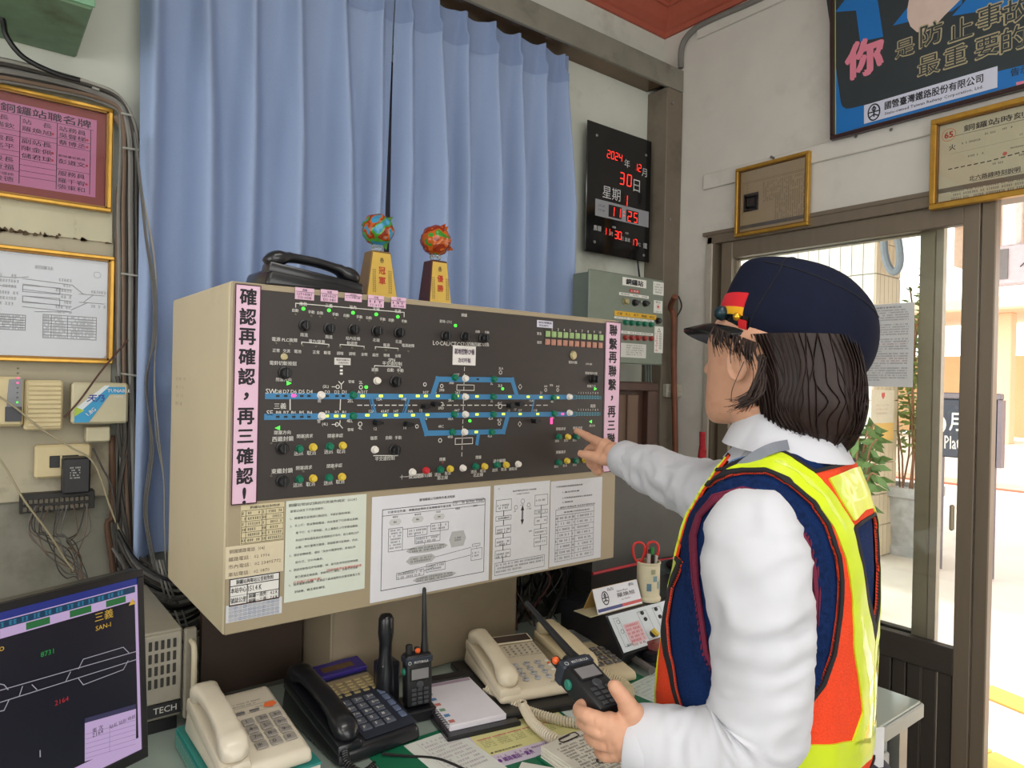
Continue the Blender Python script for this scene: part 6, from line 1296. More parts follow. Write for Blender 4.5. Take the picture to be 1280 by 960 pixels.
tx = MB(); emblem(tx, w_*.22, Lt_*.56, .016, Mt, .0005); tx.text('站　　長', w_*.6, Lt_*.87, .008, Mt, w=w_*.62, bold=.02).text('羅煥旭', w_*.68, Lt_*.55, .011, Mt, w=w_*.4, bold=.03).text('Station Master', w_*.62, Lt_*.72, .005, Mt).text('Luo, Huanhsu', w_*.66, Lt_*.36, .005, Mt); tx.build('lettering', ink_, t)
MB().rect(.002, .004, w_*.55, .012, Mt, .0004).build('blue_band', mat('band blue', (50, 60, 120), .4, noise=0), t); MB().rect(w_*.55, .004, w_-.001, .012, Mt, .0004).build('red_band', mat('band red', (190, 70, 66), .4, noise=0), t)
# pen cup
cx, cy = P(814, 750, Z=.866).x, P(814, 750, Z=.866).y+.012
t = thing('pen_cup', 'cream cylindrical pen cup with faded printed patches on the console', 'cup', (cx, cy, .8655))
cupm = mat('cream cup', (206, 196, 166), .5, noise=.08, scale=20)
MB().lathe([(.034, 0), (.035, .006), (.031, .012), (.031, .098), (.033, .10), (.033, .104), (.029, .104), (.029, .008), (.001, .008)], 28, Matrix.Translation((cx, cy, .8655)), caps=False).build('cup_wall', cupm, t, smooth=True, angle=30)
for a_, z_0, z_1, c_ in ((-2.55, .03, .05, (90, 120, 136)), (-2.0, .055, .07, (110, 140, 150)), (-1.6, .035, .055, (140, 156, 150)), (-2.2, .075, .088, (150, 150, 120)), (-1.3, .02, .06, (176, 176, 150))):
    MB().loft([[(cx+.0314*math.cos(a_+d*.1), cy+.0314*math.sin(a_+d*.1), .8655+z) for d in range(5)] for z in (z_0, z_1)], caps=False, closed=False).build('printed_patch', mat('patch %d %d %d' % c_, c_, .5), t)
sc_ = thing('scissors', 'red handled scissors standing in the pen cup', 'scissors', (cx, cy, .88))
rh = mat('red handle', (196, 40, 36), .3, noise=0)
ce = P(802, 680, D=1.8)
for s_, bx_ in ((-1, .0), (1, .0)):
    ctr = Vector((cx-.006+s_*.019, cy+.006-s_*.008, .8655+.132)); pts = []
    for i in range(17):
        a_ = i/16*2*math.pi; pts.append(ctr+Vector((.787*.016*math.cos(a_), -.617*.016*math.cos(a_), .027*math.sin(a_)-s_*0+.004*math.cos(2*a_))))
    MB().tube(pts, .0035, 8).tube([ctr+Vector((0, 0, -.026)), Vector((cx-.004*s_, cy, .8655+.085)), Vector((cx+.006*s_, cy, .8655+.05))], .0035, 6, smooth=3).build('finger_loop', rh, sc_, smooth=True)
MB().box(-.004, .004, -.001, .001, .01, .09, Matrix.Translation((cx, cy, .8655))).build('blade', mat('steel'), sc_)
for k, (dx, dy, c_, h, lab) in enumerate(((-.012, -.012, (200, 190, 186), .128, 'pale grey pen in the pen cup'), (-.004, -.016, (40, 24, 26), .125, 'dark red-black marker in the pen cup'), (.008, -.012, (214, 210, 204), .120, 'white pen standing at the front of the pen cup'), (.014, -.006, (216, 212, 206), .118, 'white capped pen leaning right in the pen cup'), (.004, .004, (40, 40, 44), .132, 'black pen at the back of the pen cup'), (.012, .002, (46, 160, 70), .138, 'green-capped pen rising above the others'))):
    t = thing('pen', lab, 'pen', (cx+dx*.5, cy+dy*.5, .875))
    a0 = Vector((cx+dx*.5, cy+dy*.5, .876)); a1 = Vector((cx+dx*1.5, cy+dy*1.3, .8655+h)); am = a0.lerp(a1, .7)
    MB().tube([a0, am], .004, 8).build('barrel', mat('pen %d' % k, c_, .4, noise=0), t); MB().tube([am, a1], [.0048, .0048, .004], 8).build('cap', mat('pen cap %d' % k, tuple(max(0, v-25) for v in c_), .4, noise=0), t)
a = P(845, 700, Z=.90)
t = thing('black_mouse', 'small black rounded puck on the shelf edge right of the pen cup', 'mouse', (a.x, a.y, .866)); MB().ball((a.x, a.y, .886), .03, 16, sc=(1, 1.2, .55)).build('shell', blackp, t, smooth=True)
MB().box(a.x-.05, a.x+.09, a.y-.05, a.y+.1, .8655, .8695, b=.001).build('pad', mat('slate pad', (70, 80, 84), .5), t)
a = P(822, 815, Z=.765)
t = thing('ink_pad', 'round black ink pad with a reddish lid in front of the console', 'ink pad', (a.x, a.y, .7415))
MB().lathe([(.045, 0), (.05, .004), (.05, .014), (.044, .016), (.044, .03), (.048, .032), (.048, .036), (.03, .038)], 28, Matrix.Translation((a.x, a.y, .7415))).build('dish', blackp, t, smooth=True, angle=30)
MB().lathe([(.033, .038), (.033, .052), (.03, .054)], 24, Matrix.Translation((a.x, a.y, .7415))).build('lid', mat('reddish lid', (128, 66, 62), .15, noise=.3, scale=40), t)
a = P(800, 830, Z=.76); tag(MB().tube([P(790, 822, Z=.756), P(815, 838, Z=.756)], .010, 12).build('stamp_handle', mat('smoky roller', (96, 90, 88), .2)), 'smoky grey roller stamp lying beside the ink pad', 'stamp')
# ---------------- the person ----------------
from mathutils import noise as mnoise
RH = Vector((.787, -.617, 0)); EH = Vector((.617, .787, 0)); UZ = Vector((0, 0, 1))
phi = math.radians(38); FB = -RH*math.cos(phi)+EH*math.sin(phi); LB = -RH*math.sin(phi)-EH*math.cos(phi)
def V(lat, dep, z): return RH*lat+EH*dep+UZ*z
pw = thing('person', 'person in navy cap and hi-vis vest pointing at the panel, holding a radio', 'person', tuple(V(.42, 1.1, 0)))
# torso stations: z, side half-width, front half-depth, back half-depth, lateral centre
ST = [(.70, .185, .150, .150, .412), (.80, .178, .148, .150, .412), (.86, .178, .152, .150, .412), (.95, .182, .155, .150, .412), (1.03, .184, .150, .148, .414), (1.10, .186, .142, .146, .418), (1.18, .188, .130, .138, .426), (1.24, .190, .112, .126, .434), (1.285, .186, .092, .108, .440), (1.315, .168, .078, .092, .444), (1.338, .135, .068, .080, .446), (1.355, .100, .062, .070, .446), (1.372, .072, .056, .060, .444), (1.39, .060, .052, .054, .440)]
SA = np.array(ST); SA[:, 1] *= .95; SA[:, 2] -= np.interp(SA[:, 0], [.8, .95, 1.15, 1.25], [.014, .020, .016, 0]); SA[:, 4] -= .008
def torso(th, z, off=0.0):
    """th: 0 front, pi/2 left side, pi back"""
    a, bf, bb, lc = (np.interp(z, SA[:, 0], SA[:, k]) for k in (1, 2, 3, 4))
    c, s_ = np.cos(th), np.sin(th); b = np.where(c > 0, bf, bb)
    e = .86
    f = (b+off)*np.sign(c)*np.abs(c)**e; l = (a+off)*np.sign(s_)*np.abs(s_)**e
    return f, l, lc
nth, nz_ = 280, 230
TH, ZZ = np.meshgrid(np.linspace(0, 2*np.pi, nth, endpoint=False), np.concatenate([np.linspace(.70, 1.28, 150), np.linspace(1.284, 1.39, nz_-150)]))
f_, l_, lc_ = torso(TH, ZZ)
lean = (ZZ-1.1)*.0
CW = np.array(FB), np.array(LB), np.array(RH), np.array(EH)
def dsh(z): t = np.clip((.90-z)/.12, 0, 1); return (t*t*(3-2*t))*.14
def tw(f, l, lc, z):
    return dsh(np.asarray(z, float))[..., None]*np.array([0, -1., 0])+f[..., None]*CW[0]+l[..., None]*CW[1]+lc[..., None]*CW[2]+1.1*CW[3]+z[..., None]*np.array([0, 0, 1.])
# gentle folds in the knit and vest
TP = tw(f_, l_, lc_, ZZ).reshape(-1, 3)
fold = np.array([mnoise.noise(Vector((math.cos(t)*3, math.sin(t)*3, z*5))) for t, z in zip(TH.ravel()[::1], ZZ.ravel())])*.005
q = np.arange(nth*nz_).reshape(nz_, nth); A0 = q[:-1]; B0 = np.roll(q, -1, 1)[:-1]; C0 = np.roll(q, -1, 1)[1:]; D0 = q[1:]
TRI = np.concatenate([np.stack([A0, B0, C0], -1).reshape(-1, 3), np.stack([A0, C0, D0], -1).reshape(-1, 3)])
def vnorm(Pn, T):
    n = np.cross(Pn[T[:, 1]]-Pn[T[:, 0]], Pn[T[:, 2]]-Pn[T[:, 0]]); o = np.zeros_like(Pn)
    for k in range(3): np.add.at(o, T[:, k], n)
    return o/np.maximum(np.linalg.norm(o, axis=1, keepdims=True), 1e-12)
TN = vnorm(TP, TRI)
if ((TP-TP.mean(0))*TN).sum() < 0: TRI = TRI[:, ::-1]; TN = -TN
TP = TP+TN*fold[:, None]
# mirrored positions (to the near, left side) and their pixels
lm_ = np.abs(l_).ravel(); MP = tw(f_.ravel(), lm_, lc_.ravel(), ZZ.ravel())
def proj(Pn):
    c = (Pn-EYE) @ ROT; return np.stack([640+F*c[:, 0]/c[:, 2], 480+F*c[:, 1]/c[:, 2]], -1)
MPX = proj(MP); nl = np.where(l_.ravel() >= 0, 1, -1)
NM = TN-(1-nl)[:, None]*(TN@CW[1])[:, None]*CW[1]     # mirrored normals
facing = ((MP-EYE)*NM).sum(1)/np.linalg.norm(MP-EYE, axis=1)     # < 0: seen by the lens
c2 = lambda pl: [(780+x/2.1825, 520+y/2.1825) for x, y in pl]
def sdf(pl, Q=None):
    Q = MPX if Q is None else Q; pl = np.array(pl, float); d = np.full(len(Q), 1e9); ins = np.zeros(len(Q), bool)
    for a, b in zip(pl, np.roll(pl, -1, 0)):
        ab = b-a; t = np.clip(((Q-a)@ab)/(ab@ab+1e-9), 0, 1); d = np.minimum(d, np.linalg.norm(Q-a-t[:, None]*ab, axis=1))
        cr = ((a[1] > Q[:, 1]) != (b[1] > Q[:, 1])) & (Q[:, 0] < (b[0]-a[0])*(Q[:, 1]-a[1])/(b[1]-a[1]+1e-12)+a[0]); ins ^= cr
    return np.where(ins, d, -d)
def clip(phi_):
    """part of the torso mesh where phi_ > 0, cut exactly along phi_ = 0"""
    s_ = phi_ > 0; T = TRI; ns = s_[T].sum(1); new = []; w = {}; vs = []; src = []
    def vid(i, j=None):
        k = (i, i) if j is None else (min(i, j), max(i, j))
        if k not in w:
            w[k] = len(vs)
            if j is None: vs.append(TP[i]); src.append(TN[i])
            else: t = phi_[i]/(phi_[i]-phi_[j]); vs.append(TP[i]*(1-t)+TP[j]*t); src.append(TN[i]*(1-t)+TN[j]*t)
        return w[k]
    for t in T[ns == 3]: new.append(tuple(vid(i) for i in t))
    for t, n in zip(T[(ns == 1) | (ns == 2)], ns[(ns == 1) | (ns == 2)]):
        t = list(t)
        if n == 1:
            while not s_[t[0]]: t = t[1:]+t[:1]
            new.append((vid(t[0]), vid(t[0], t[1]), vid(t[0], t[2])))
        else:
            while s_[t[0]]: t = t[1:]+t[:1]
            a, b = vid(t[1]), vid(t[2]); c, d = vid(t[2], t[0]), vid(t[1], t[0]); new += [(a, b, c), (a, c, d)]
    return np.array(vs), np.array(src), new
def shell(name, phi_, off, th, m, parent, wr=0.):
    vs, ns, fs = clip(phi_)
    if not len(fs): return None
    if wr: vs = vs+ns*(np.array([mnoise.noise(Vector(p)*16)+.5*mnoise.noise(Vector(p)*37) for p in vs])*wr)[:, None]
    o = vs+ns*off; i_ = vs+ns*(off-th); n = len(vs); ec = {}
    for f in fs:
        for a, b in zip(f, f[1:]+f[:1]): ec[(a, b)] = ec.get((a, b), 0)+1
    rim = [(a, b, b+n, a+n)[::-1] for (a, b) in ec if (b, a) not in ec]
    b_ = MB(); b_.v = [tuple(p) for p in o]+[tuple(p) for p in i_]; b_.f = fs+[tuple(x+n for x in f[::-1]) for f in fs]+rim
    return b_.build(name, m, parent, smooth=True, angle=50)
def shell2(name, phi_, *a, **k):
    for s_ in (1, -1): shell(name, np.minimum(phi_, s_*Lf*800-1), *a, **k)
Zf = ZZ.ravel(); Lf = l_.ravel(); front = (facing > -.02) & (f_.ravel() > -.02)
navy = mat('navy knit', (18, 42, 88), .95, noise=.12, scale=260, bump=.6, spec=.15); shirt = mat('white shirt', (206, 207, 214), .85, noise=.02, scale=30, bump=.05, spec=.2)
orange = mat('orange mesh', (236, 74, 40), .8, noise=.12, scale=420, bump=.3, spec=.2); yel = mat('hi-vis yellow', (206, 226, 26), .38, noise=.06, scale=18, bump=.25, spec=.5, coat=.3); blk = mat('black trim', (22, 20, 26), .8, noise=.05)
maroon = mat('maroon edge', (110, 26, 56), .9, noise=.1, scale=200)
# shirt body (under everything) and collar
sh_v = TP-TN*.004; b_ = MB(); b_.v = [tuple(p) for p in sh_v]; b_.f = [tuple(t) for t in TRI if ZZ.ravel()[t[0]] > .80]; sb_ = b_.build('shirt', shirt, pw, smooth=True, angle=60)
W_ = c2([(275, 190), (300, 150), (330, 120), (420, 78), (470, 70), (560, 72), (640, 92), (640, 20), (200, 20), (150, 180), (230, 230)])
sW = sdf(W_); frN = np.where(front, np.clip((np.abs(Lf)-.015-(Zf-1.16)*.42)*800, -40, 40), 40)
nav = np.minimum(-sW, np.minimum((1.362-Zf)*800, frN)); nav = np.where(front & (Zf > 1.16), np.minimum(frN, (1.36-Zf)*800), nav)
nav = np.minimum(nav, (Zf-.85)*800)
kn = shell('knit_vest', nav, .0035, .004, navy, pw)
K = c2([(207, 330), (222, 280), (262, 238), (330, 214), (400, 233), (450, 283), (488, 345), (505, 415), (510, 480), (500, 640), (480, 760), (300, 800), (235, 640), (210, 450)])
sK = np.where(front, -99, sdf(K)); shell2('armhole_rib', np.minimum(np.minimum(-sK, 17+sK), (1.36-Zf)*800), .0085, .006, mat('navy rib', (20, 38, 78), .95, noise=.3, scale=150, bump=.8, spec=.1), kn)
shell2('maroon_edge', np.minimum(2.2-np.abs(sK+1), 30), .0105, .004, maroon, kn); shell2('maroon_edge', np.minimum(1.0-np.abs(sK+5), 30), .0098, .003, maroon, kn)
# high-visibility vest
AH = c2([(290, 178), (330, 168), (385, 171), (440, 195), (500, 245), (535, 300), (560, 380), (568, 450), (566, 540), (550, 640), (525, 720), (495, 770), (380, 830), (260, 850), (180, 825), (152, 740), (138, 650), (137, 560), (150, 470), (178, 400), (150, 380), (100, 300), (200, 215)])
NK = c2([(285, 160), (350, 122), (430, 112), (508, 158), (612, 122), (660, 120), (640, 30), (380, 30), (200, 120)])
SL = c2([(612, 310), (668, 272), (720, 285), (712, 400), (706, 560), (686, 648), (672, 620), (650, 500), (630, 400)])
HE = c2([(40, 900), (300, 985), (500, 1010), (620, 985), (700, 935), (735, 872), (900, 872), (900, 1400), (0, 1400)])
sA, sN, sS, sH = sdf(AH), sdf(NK), sdf(SL), sdf(HE)
sA = np.where(front & (Zf > 1.13) , np.clip((np.abs(Lf)-.135)*800, -60, 60), np.where(front, np.maximum(-60, np.minimum(sA, -8)), sA))
hemf = (Zf-.845)*800
ves = np.minimum(np.minimum(-sA, -sN), np.minimum(-sS, -sH)); fr = np.minimum(np.clip((np.abs(Lf)-.05)*800, -60, 60), np.minimum(hemf, (1.34-Zf)*800)); fr = np.minimum(fr, -sA)
ves = np.minimum(np.where(front, fr, ves), (Zf-.83)*800)
hv = shell('safety_vest', ves, .0100, .004, orange, pw, wr=.0015)
shell('black_trim', np.minimum(ves, 4.2-ves), .0122, .006, blk, hv, wr=.0015)
YS = c2([(285, 176), (300, 155), (350, 126), (430, 119), (500, 163), (560, 228), (605, 300), (622, 370), (642, 450), (657, 540), (668, 640), (675, 740), (672, 800), (668, 890), (600, 890), (625, 800), (620, 720), (608, 620), (602, 500), (583, 390), (553, 305), (510, 243), (440, 186), (380, 164), (330, 160)])
YK = c2([(540, 180), (618, 142), (740, 100), (740, 220), (668, 236), (606, 290)]); YB_ = c2([(50, 780), (130, 826), (300, 872), (480, 888), (600, 878), (725, 840), (900, 800), (900, 872), (740, 862), (710, 880), (620, 952), (480, 985), (300, 962), (50, 890)])
YF = c2([(100, 380), (172, 385), (148, 460), (128, 540), (100, 560), (50, 560)])
fy = np.minimum(np.clip((.042-np.abs(np.abs(Lf)-.105))*800, -60, 60), 60)
for nm, p_ in (('yellow_strap', YS), ('yellow_yoke', YK), ('yellow_hem_band', YB_), ('yellow_front_edge', YF)):
    s_ = sdf(p_)
    if nm == 'yellow_strap': s_ = np.where(front, fy, s_)
    elif nm == 'yellow_hem_band': s_ = np.where(front, np.minimum(28-np.abs((Zf-.93)*800), 60), s_)
    else: s_ = np.where(front, -50, s_)
    (shell2 if nm in ('yellow_front_edge', 'yellow_strap') else shell)(nm, np.minimum(s_, ves-4.5), .0124, .004, yel, hv, wr=.0022)
    shell2('strap_sheen', np.minimum(s_-9, ves-14), .0130, .002, mat('strap sheen', (214, 230, 90), .12, noise=.1, scale=30, bump=.5, spec=.8, coat=.8), hv, wr=.003) if nm == 'yellow_strap' else None  # paler glossy layer, the strap's sheen put into its colour
# sleeves
def sleeve(name, px, rad, seed, wrk, cuff=True):
    pts = crom([P(x, y, D=d) for x, y, d in px], 9); n = len(pts); k_ = len(rad); rr_ = [float(np.interp(i/(n-1)*(k_-1), range(k_), rad)) for i in range(n)]
    rings = []; up = None; m_ = 56
    for i, p in enumerate(pts):
        t = (pts[min(i+1, n-1)]-pts[max(i-1, 0)]).normalized()
        if up is None: up = EH
        u = (up-t*up.dot(t)).normalized(); up = u; q_ = t.cross(u); ring = []
        for j in range(m_):
            a = 2*math.pi*j/m_; d = u*math.cos(a)+q_*math.sin(a); pp_ = p+d*rr_[i]
            w = mnoise.noise(Vector((pp_.x*8+seed, pp_.y*8, pp_.z*8)))*.011+mnoise.noise(Vector((pp_.x*24+seed, pp_.y*24, pp_.z*16)))*.003
            for (ci, amp, wid, ja) in wrk:
                r1 = mnoise.noise(Vector((math.cos(a-ja)*1.1+seed, math.sin(a-ja)*.9, (i+3.5*math.cos(a-ja+.6))*.23+ci)))
                w += amp*3.4*(.45-abs(r1)*2.4)*math.exp(-((i-ci)/wid)**2)*(.35+.65*max(0, math.cos(a-ja)))
            ring.append(pp_+d*w)
        rings.append(ring)
    b_ = MB().loft(rings); o = b_.build(name, shirt, pw, smooth=True, angle=80)
    if cuff:
        t = (pts[-1]-pts[-6]).normalized(); rg = []
        up2 = up; q_ = t.cross(up2)
        for s_, k in ((-.052, 1.0), (-.05, 1.10), (-.025, 1.12), (.002, 1.10), (.004, 1.04), (-.01, .9)):
            rg.append([pts[-1]+t*s_+(up2*math.cos(2*math.pi*j/m_)+q_*math.sin(2*math.pi*j/m_))*(rr_[-1]*k*(1+.03*math.sin(3*2*math.pi*j/m_+seed))) for j in range(m_)])
        MB().loft(rg, caps=False).build('cuff', shirt, o, smooth=True, angle=60)
    return o
sleeve('sleeve', [(948, 640, 1.01), (943, 655, .975), (943, 700, .955), (946, 760, .945), (950, 820, .94), (952, 870, .935), (945, 912, .935), (918, 936, .94), (880, 942, .95), (840, 938, .965), (808, 930, .98), (788, 925, .988)],
       [.040, .066, .071, .070, .067, .066, .068, .064, .057, .052, .047, .043], 1.3, [(56, .006, 10, 1.5), (30, .003, 12, 4.0), (78, .003, 8, 2.0), (12, .003, 8, 3.0)])
sleeve('sleeve', [(955, 640, 1.25), (915, 625, 1.30), (880, 612, 1.36), (845, 600, 1.44), (812, 587, 1.53), (790, 578, 1.585), (778, 573, 1.615)],
       [.060, .068, .064, .056, .047, .042, .039], 5.1, [(22, .004, 9, 3.0), (38, .004, 8, 2.0), (10, .004, 6, 1.0)])
# collar
nc = V(.432, 1.085, 0); cr_ = []
for z, r, fl in ((1.325, .090, 0), (1.338, .080, 0), (1.352, .068, 0), (1.385, .060, 0), (1.402, .058, 0), (1.404, .062, 0), (1.375, .080, 0), (1.35, .092, 0)):
    cr_.append([nc+UZ*(z+(.012*math.cos(a-2.6)))+RH*r*1.06*math.cos(a)+EH*r*math.sin(a) for a in [2*math.pi*j/40 for j in range(40)]])
MB().loft(cr_, caps=False).build('collar', shirt, sb_, smooth=True, angle=50)
st_ = mat('grey lanyard', (120, 124, 136), .7); a_ = [P(x, y, D=d) for x, y, d in ((985, 556, 1.0), (966, 560, .985), (945, 570, .99), (925, 585, 1.0), (910, 602, 1.02), (900, 618, 1.04))]
ribs = crom(a_, 5); b_ = MB(); rg = []
for i, p in enumerate(ribs):
    t = (ribs[min(i+1, len(ribs)-1)]-ribs[max(i-1, 0)]).normalized(); s_ = t.cross((p-Vector(EYE)).normalized()).normalized(); n = s_.cross(t)
    rg.append([p+s_*.0075+n*.001, p+s_*.0075-n*.001, p-s_*.0075-n*.001, p-s_*.0075+n*.001])
b_.loft(rg).build('lanyard', st_, pw)
bb = [P(x, y, D=d) for x, y, d in ((922, 572, 1.03), (908, 590, 1.035), (898, 612, 1.05))]; rg = []
for i, p in enumerate(crom(bb, 4)): rg.append([p+RH*.009+UZ*.002, p-RH*.009-UZ*.004, p-RH*.009-UZ*.004+EH*.003, p+RH*.009+UZ*.002+EH*.003])
MB().loft(rg).build('blue_scarf', mat('blue pattern scarf', (120, 160, 214), .8, noise=.25, scale=260), pw)
# body: one continuous surface, hands with separate fingers
bd_ = MB(); BP = lambda l: [P(*q[:2], D=q[2]) for q in l]
def limb(px, r, sm=5): bd_.tube(BP(px), r, 14, smooth=sm)
def blob(c, r, sc=(1, 1, 1)): bd_.ball(c, r, 16, sc=sc)
hc = V(.396, 1.105, 0); ph = math.radians(54); FH = -RH*math.cos(ph)+EH*math.sin(ph); LH = -RH*math.sin(ph)-EH*math.cos(ph)
hr = []
for z, w_, ff, fb in ((.0, .020, .082, .045), (.006, .030, .090, .02), (.018, .042, .094, -.01), (.036, .053, .092, -.035), (.058, .061, .089, -.065), (.085, .067, .086, -.082), (.110, .070, .084, -.09), (.135, .072, .086, -.095), (.16, .068, .076, -.092), (.185, .056, .060, -.078), (.200, .038, .035, -.05), (.216, .012, .01, -.015)):
    zz = 1.388+z; ring = []
    for j in range(40):
        a = 2*math.pi*j/40; c, s_ = math.cos(a), math.sin(a); f = (ff+fb)/2+(ff-fb)/2*math.copysign(abs(c)**.9, c); ring.append(hc+FH*f+LH*w_*math.copysign(abs(s_)**.9, s_)+UZ*zz)
    hr.append(ring)
bd_.loft(hr)
def hp(f, l, z): return hc+FH*f+LH*l+UZ*(1.388+z)
bd_.tube([hp(.080, 0, .128), hp(.090, 0, .105), hp(.098, 0, .090), hp(.092, 0, .082)], [.006, .008, .011, .008], 10, smooth=3)
for s_ in (-1, 1):
    blob(hp(.090, s_*.009, .082), .006)
bd_.tube([hp(.082, -.022, .056), hp(.093, 0, .058), hp(.082, .022, .056)], .006, 8, smooth=4).tube([hp(.080, -.018, .047), hp(.091, 0, .046), hp(.080, .018, .047)], .0055, 8, smooth=4)
for s_ in (-1, 1):
    ear = [hp(-.012-.016*math.cos(t)*.9, s_*(.074+.006*math.sin(t/2)), .10+.028*math.sin(t)) for t in [k*math.pi/6 for k in range(13)]]; bd_.tube(ear, .0048, 8); blob(hp(-.013, s_*.071, .098), .016, (.8, .8, 1.3))
bd_.tube([V(.436, 1.10, 1.30), V(.420, 1.10, 1.37), V(.395, 1.10, 1.43)], [.056, .052, .054], 20, smooth=4)
# inner torso, upper arms, legs
for z, nz2 in ((0, 0),):
    tr_ = []
    for z in (.76, .80, .84, .88, .92, 1.0, 1.1, 1.2, 1.27, 1.31, 1.335, 1.36):
        ff, ll, lc2 = torso(np.linspace(0, 2*np.pi, 36, endpoint=False), np.full(36, z), -.022); tr_.append([tuple(p) for p in tw(ff, ll, np.full(36, lc2[0]) if np.ndim(lc2) else np.full(36, lc2), np.full(36, z))])
    bd_.loft(tr_)
limb([(950, 640, 1.02), (946, 720, .96), (950, 820, .94), (946, 905, .935)], [.045, .044, .040, .036]); limb([(946, 905, .935), (880, 938, .95), (800, 926, .985)], [.038, .034, .026])
limb([(960, 640, 1.22), (900, 618, 1.33), (845, 598, 1.44)], [.045, .042, .036]); limb([(845, 598, 1.44), (800, 580, 1.55), (768, 569, 1.625)], [.036, .030, .024])
for s_ in (-1, 1):
    hp0 = V(.404, 1.1, .80)+LB*s_*.085+Vector((0, -.135, 0)); bd_.tube([hp0, hp0+UZ*-.37+FB*.01, hp0+UZ*-.73, ], [.085, .056, .040], 18, smooth=6).tube([hp0+UZ*-.745-FB*.03, hp0+UZ*-.765+FB*.14], [.036, .028], 12, smooth=3)
# left hand round the radio (near, lower)
Wl = (796, 924, .985)
for kx in ((742, 898, .965), (749, 913, .962), (757, 929, .964), (766, 944, .97)): limb([Wl, ((Wl[0]+kx[0])/2+2, (Wl[1]+kx[1])/2-1, .968), kx], [.022, .018, .0125])
limb([Wl, (790, 893, .972), (786, 884, .972)], [.022, .018, .0135])
limb([(742, 898, .965), (731, 893, .972), (724, 889, .988), (727, 882, 1.005), (738, 879, 1.012)], [.0115, .0105, .0100, .0095, .008])
limb([(749, 913, .962), (736, 908, .972), (728, 902, .992), (734, 893, 1.012), (746, 889, 1.018)], [.0115, .0105, .0100, .0095, .008])
limb([(757, 929, .964), (744, 926, .974), (737, 919, .994), (742, 908, 1.012), (754, 903, 1.018)], [.011, .0100, .0095, .009, .0078])
limb([(766, 944, .97), (755, 944, .978), (749, 938, .994), (753, 928, 1.010), (763, 922, 1.015)], [.010, .009, .0085, .008, .007])
limb([(788, 890, .972), (782, 877, .966), (775, 867, .965), (768, 858, .970), (764, 854, .976)], [.0145, .0120, .0112, .0105, .008])
# right hand pointing (far)
Wr = (769, 568, 1.625)
for kx in ((747, 552, 1.662), (746, 560, 1.672), (748, 568, 1.675), (752, 576, 1.672)): limb([Wr, ((Wr[0]+kx[0])/2, (Wr[1]+kx[1])/2-1, 1.645), kx], [.024, .019, .0125])
limb([(747, 552, 1.662), (737, 547, 1.688), (727, 541.5, 1.708), (719, 538, 1.724)], [.0115, .0105, .0092, .0075])
limb([(746, 560, 1.672), (737, 561, 1.70), (733, 569, 1.705), (740, 575, 1.685), (746, 574, 1.67)], [.0115, .0105, .0098, .009, .008])
limb([(748, 568, 1.675), (740, 571, 1.70), (737, 579, 1.70), (743, 584, 1.682), (749, 582, 1.668)], [.011, .0102, .0095, .0088, .0078])
limb([(752, 576, 1.672), (745, 580, 1.695), (743, 587, 1.692), (748, 591, 1.676), (753, 588, 1.664)], [.010, .0092, .0085, .008, .007])
limb([(765, 574, 1.622), (752, 573, 1.635), (740, 570, 1.648), (730, 568, 1.66), (723, 566, 1.668)], [.017, .0145, .0120, .0108, .0085])
skin = mat('skin', (208, 158, 130), .5, noise=.04, scale=30, bump=.05, dirt=((190, 130, 106), .56, .3), dscale=18, spec=.35)
me = bpy.data.meshes.new('body'); me.from_pydata([tuple(p) for p in bd_.v], [], bd_.f); tmp = bpy.data.objects.new('body', me); C.objects.link(tmp)
rm = tmp.modifiers.new('r', 'REMESH'); rm.mode = 'VOXEL'; rm.voxel_size = .0028; sm_ = tmp.modifiers.new('s', 'SMOOTH'); sm_.iterations = 4; sm_.factor = .5
dm = tmp.modifiers.new('d', 'DECIMATE'); dm.ratio = .35
ev = tmp.evaluated_get(bpy.context.evaluated_depsgraph_get()); nm_ = bpy.data.meshes.new_from_object(ev); bpy.data.objects.remove(tmp)
nm_.transform(Matrix.Translation(-pw.location)); nm_.shade_smooth(); nm_.materials.clear(); nm_.materials.append(skin)
body = bpy.data.objects.new('body', nm_); C.objects.link(body); body.parent = pw; W['body'] = W[pw.name]; nm_.name = 'body'
# nails
nailm = mat('nail', (236, 186, 170), .3, noise=0)
for c_, n_ in (((764, 852, .962), 0), ((717, 536.5, 1.722), 1)): MB().ball(P(*c_[:2], D=c_[2]), .0048, 8, sc=(1, 1, .8)).build('fingernail', nailm, body, smooth=True)
for s_ in (-1, 1):
    MB().ball(hp(.076, s_*.030, .113), .0115, 14).build('eye', mat('eye white', (236, 232, 226), .2, noise=0), body, smooth=True); MB().ball(hp(.0835, s_*.030, .113), .0055, 10).build('iris', mat('iris', (40, 26, 20), .1, noise=0), body, smooth=True)
    MB().tube([hp(.082, s_*.014, .134), hp(.086, s_*.03, .139), hp(.074, s_*.048, .134)], .0025, 6, smooth=4).build('eyebrow', mat('brow', (50, 34, 28), .8), body)
MB().tube([hp(.0885, -.020, .052), hp(.0985, 0, .0525), hp(.0885, .020, .052)], .0042, 8, smooth=4).build('lips', mat('lips', (196, 108, 100), .4, noise=0), body, smooth=True)
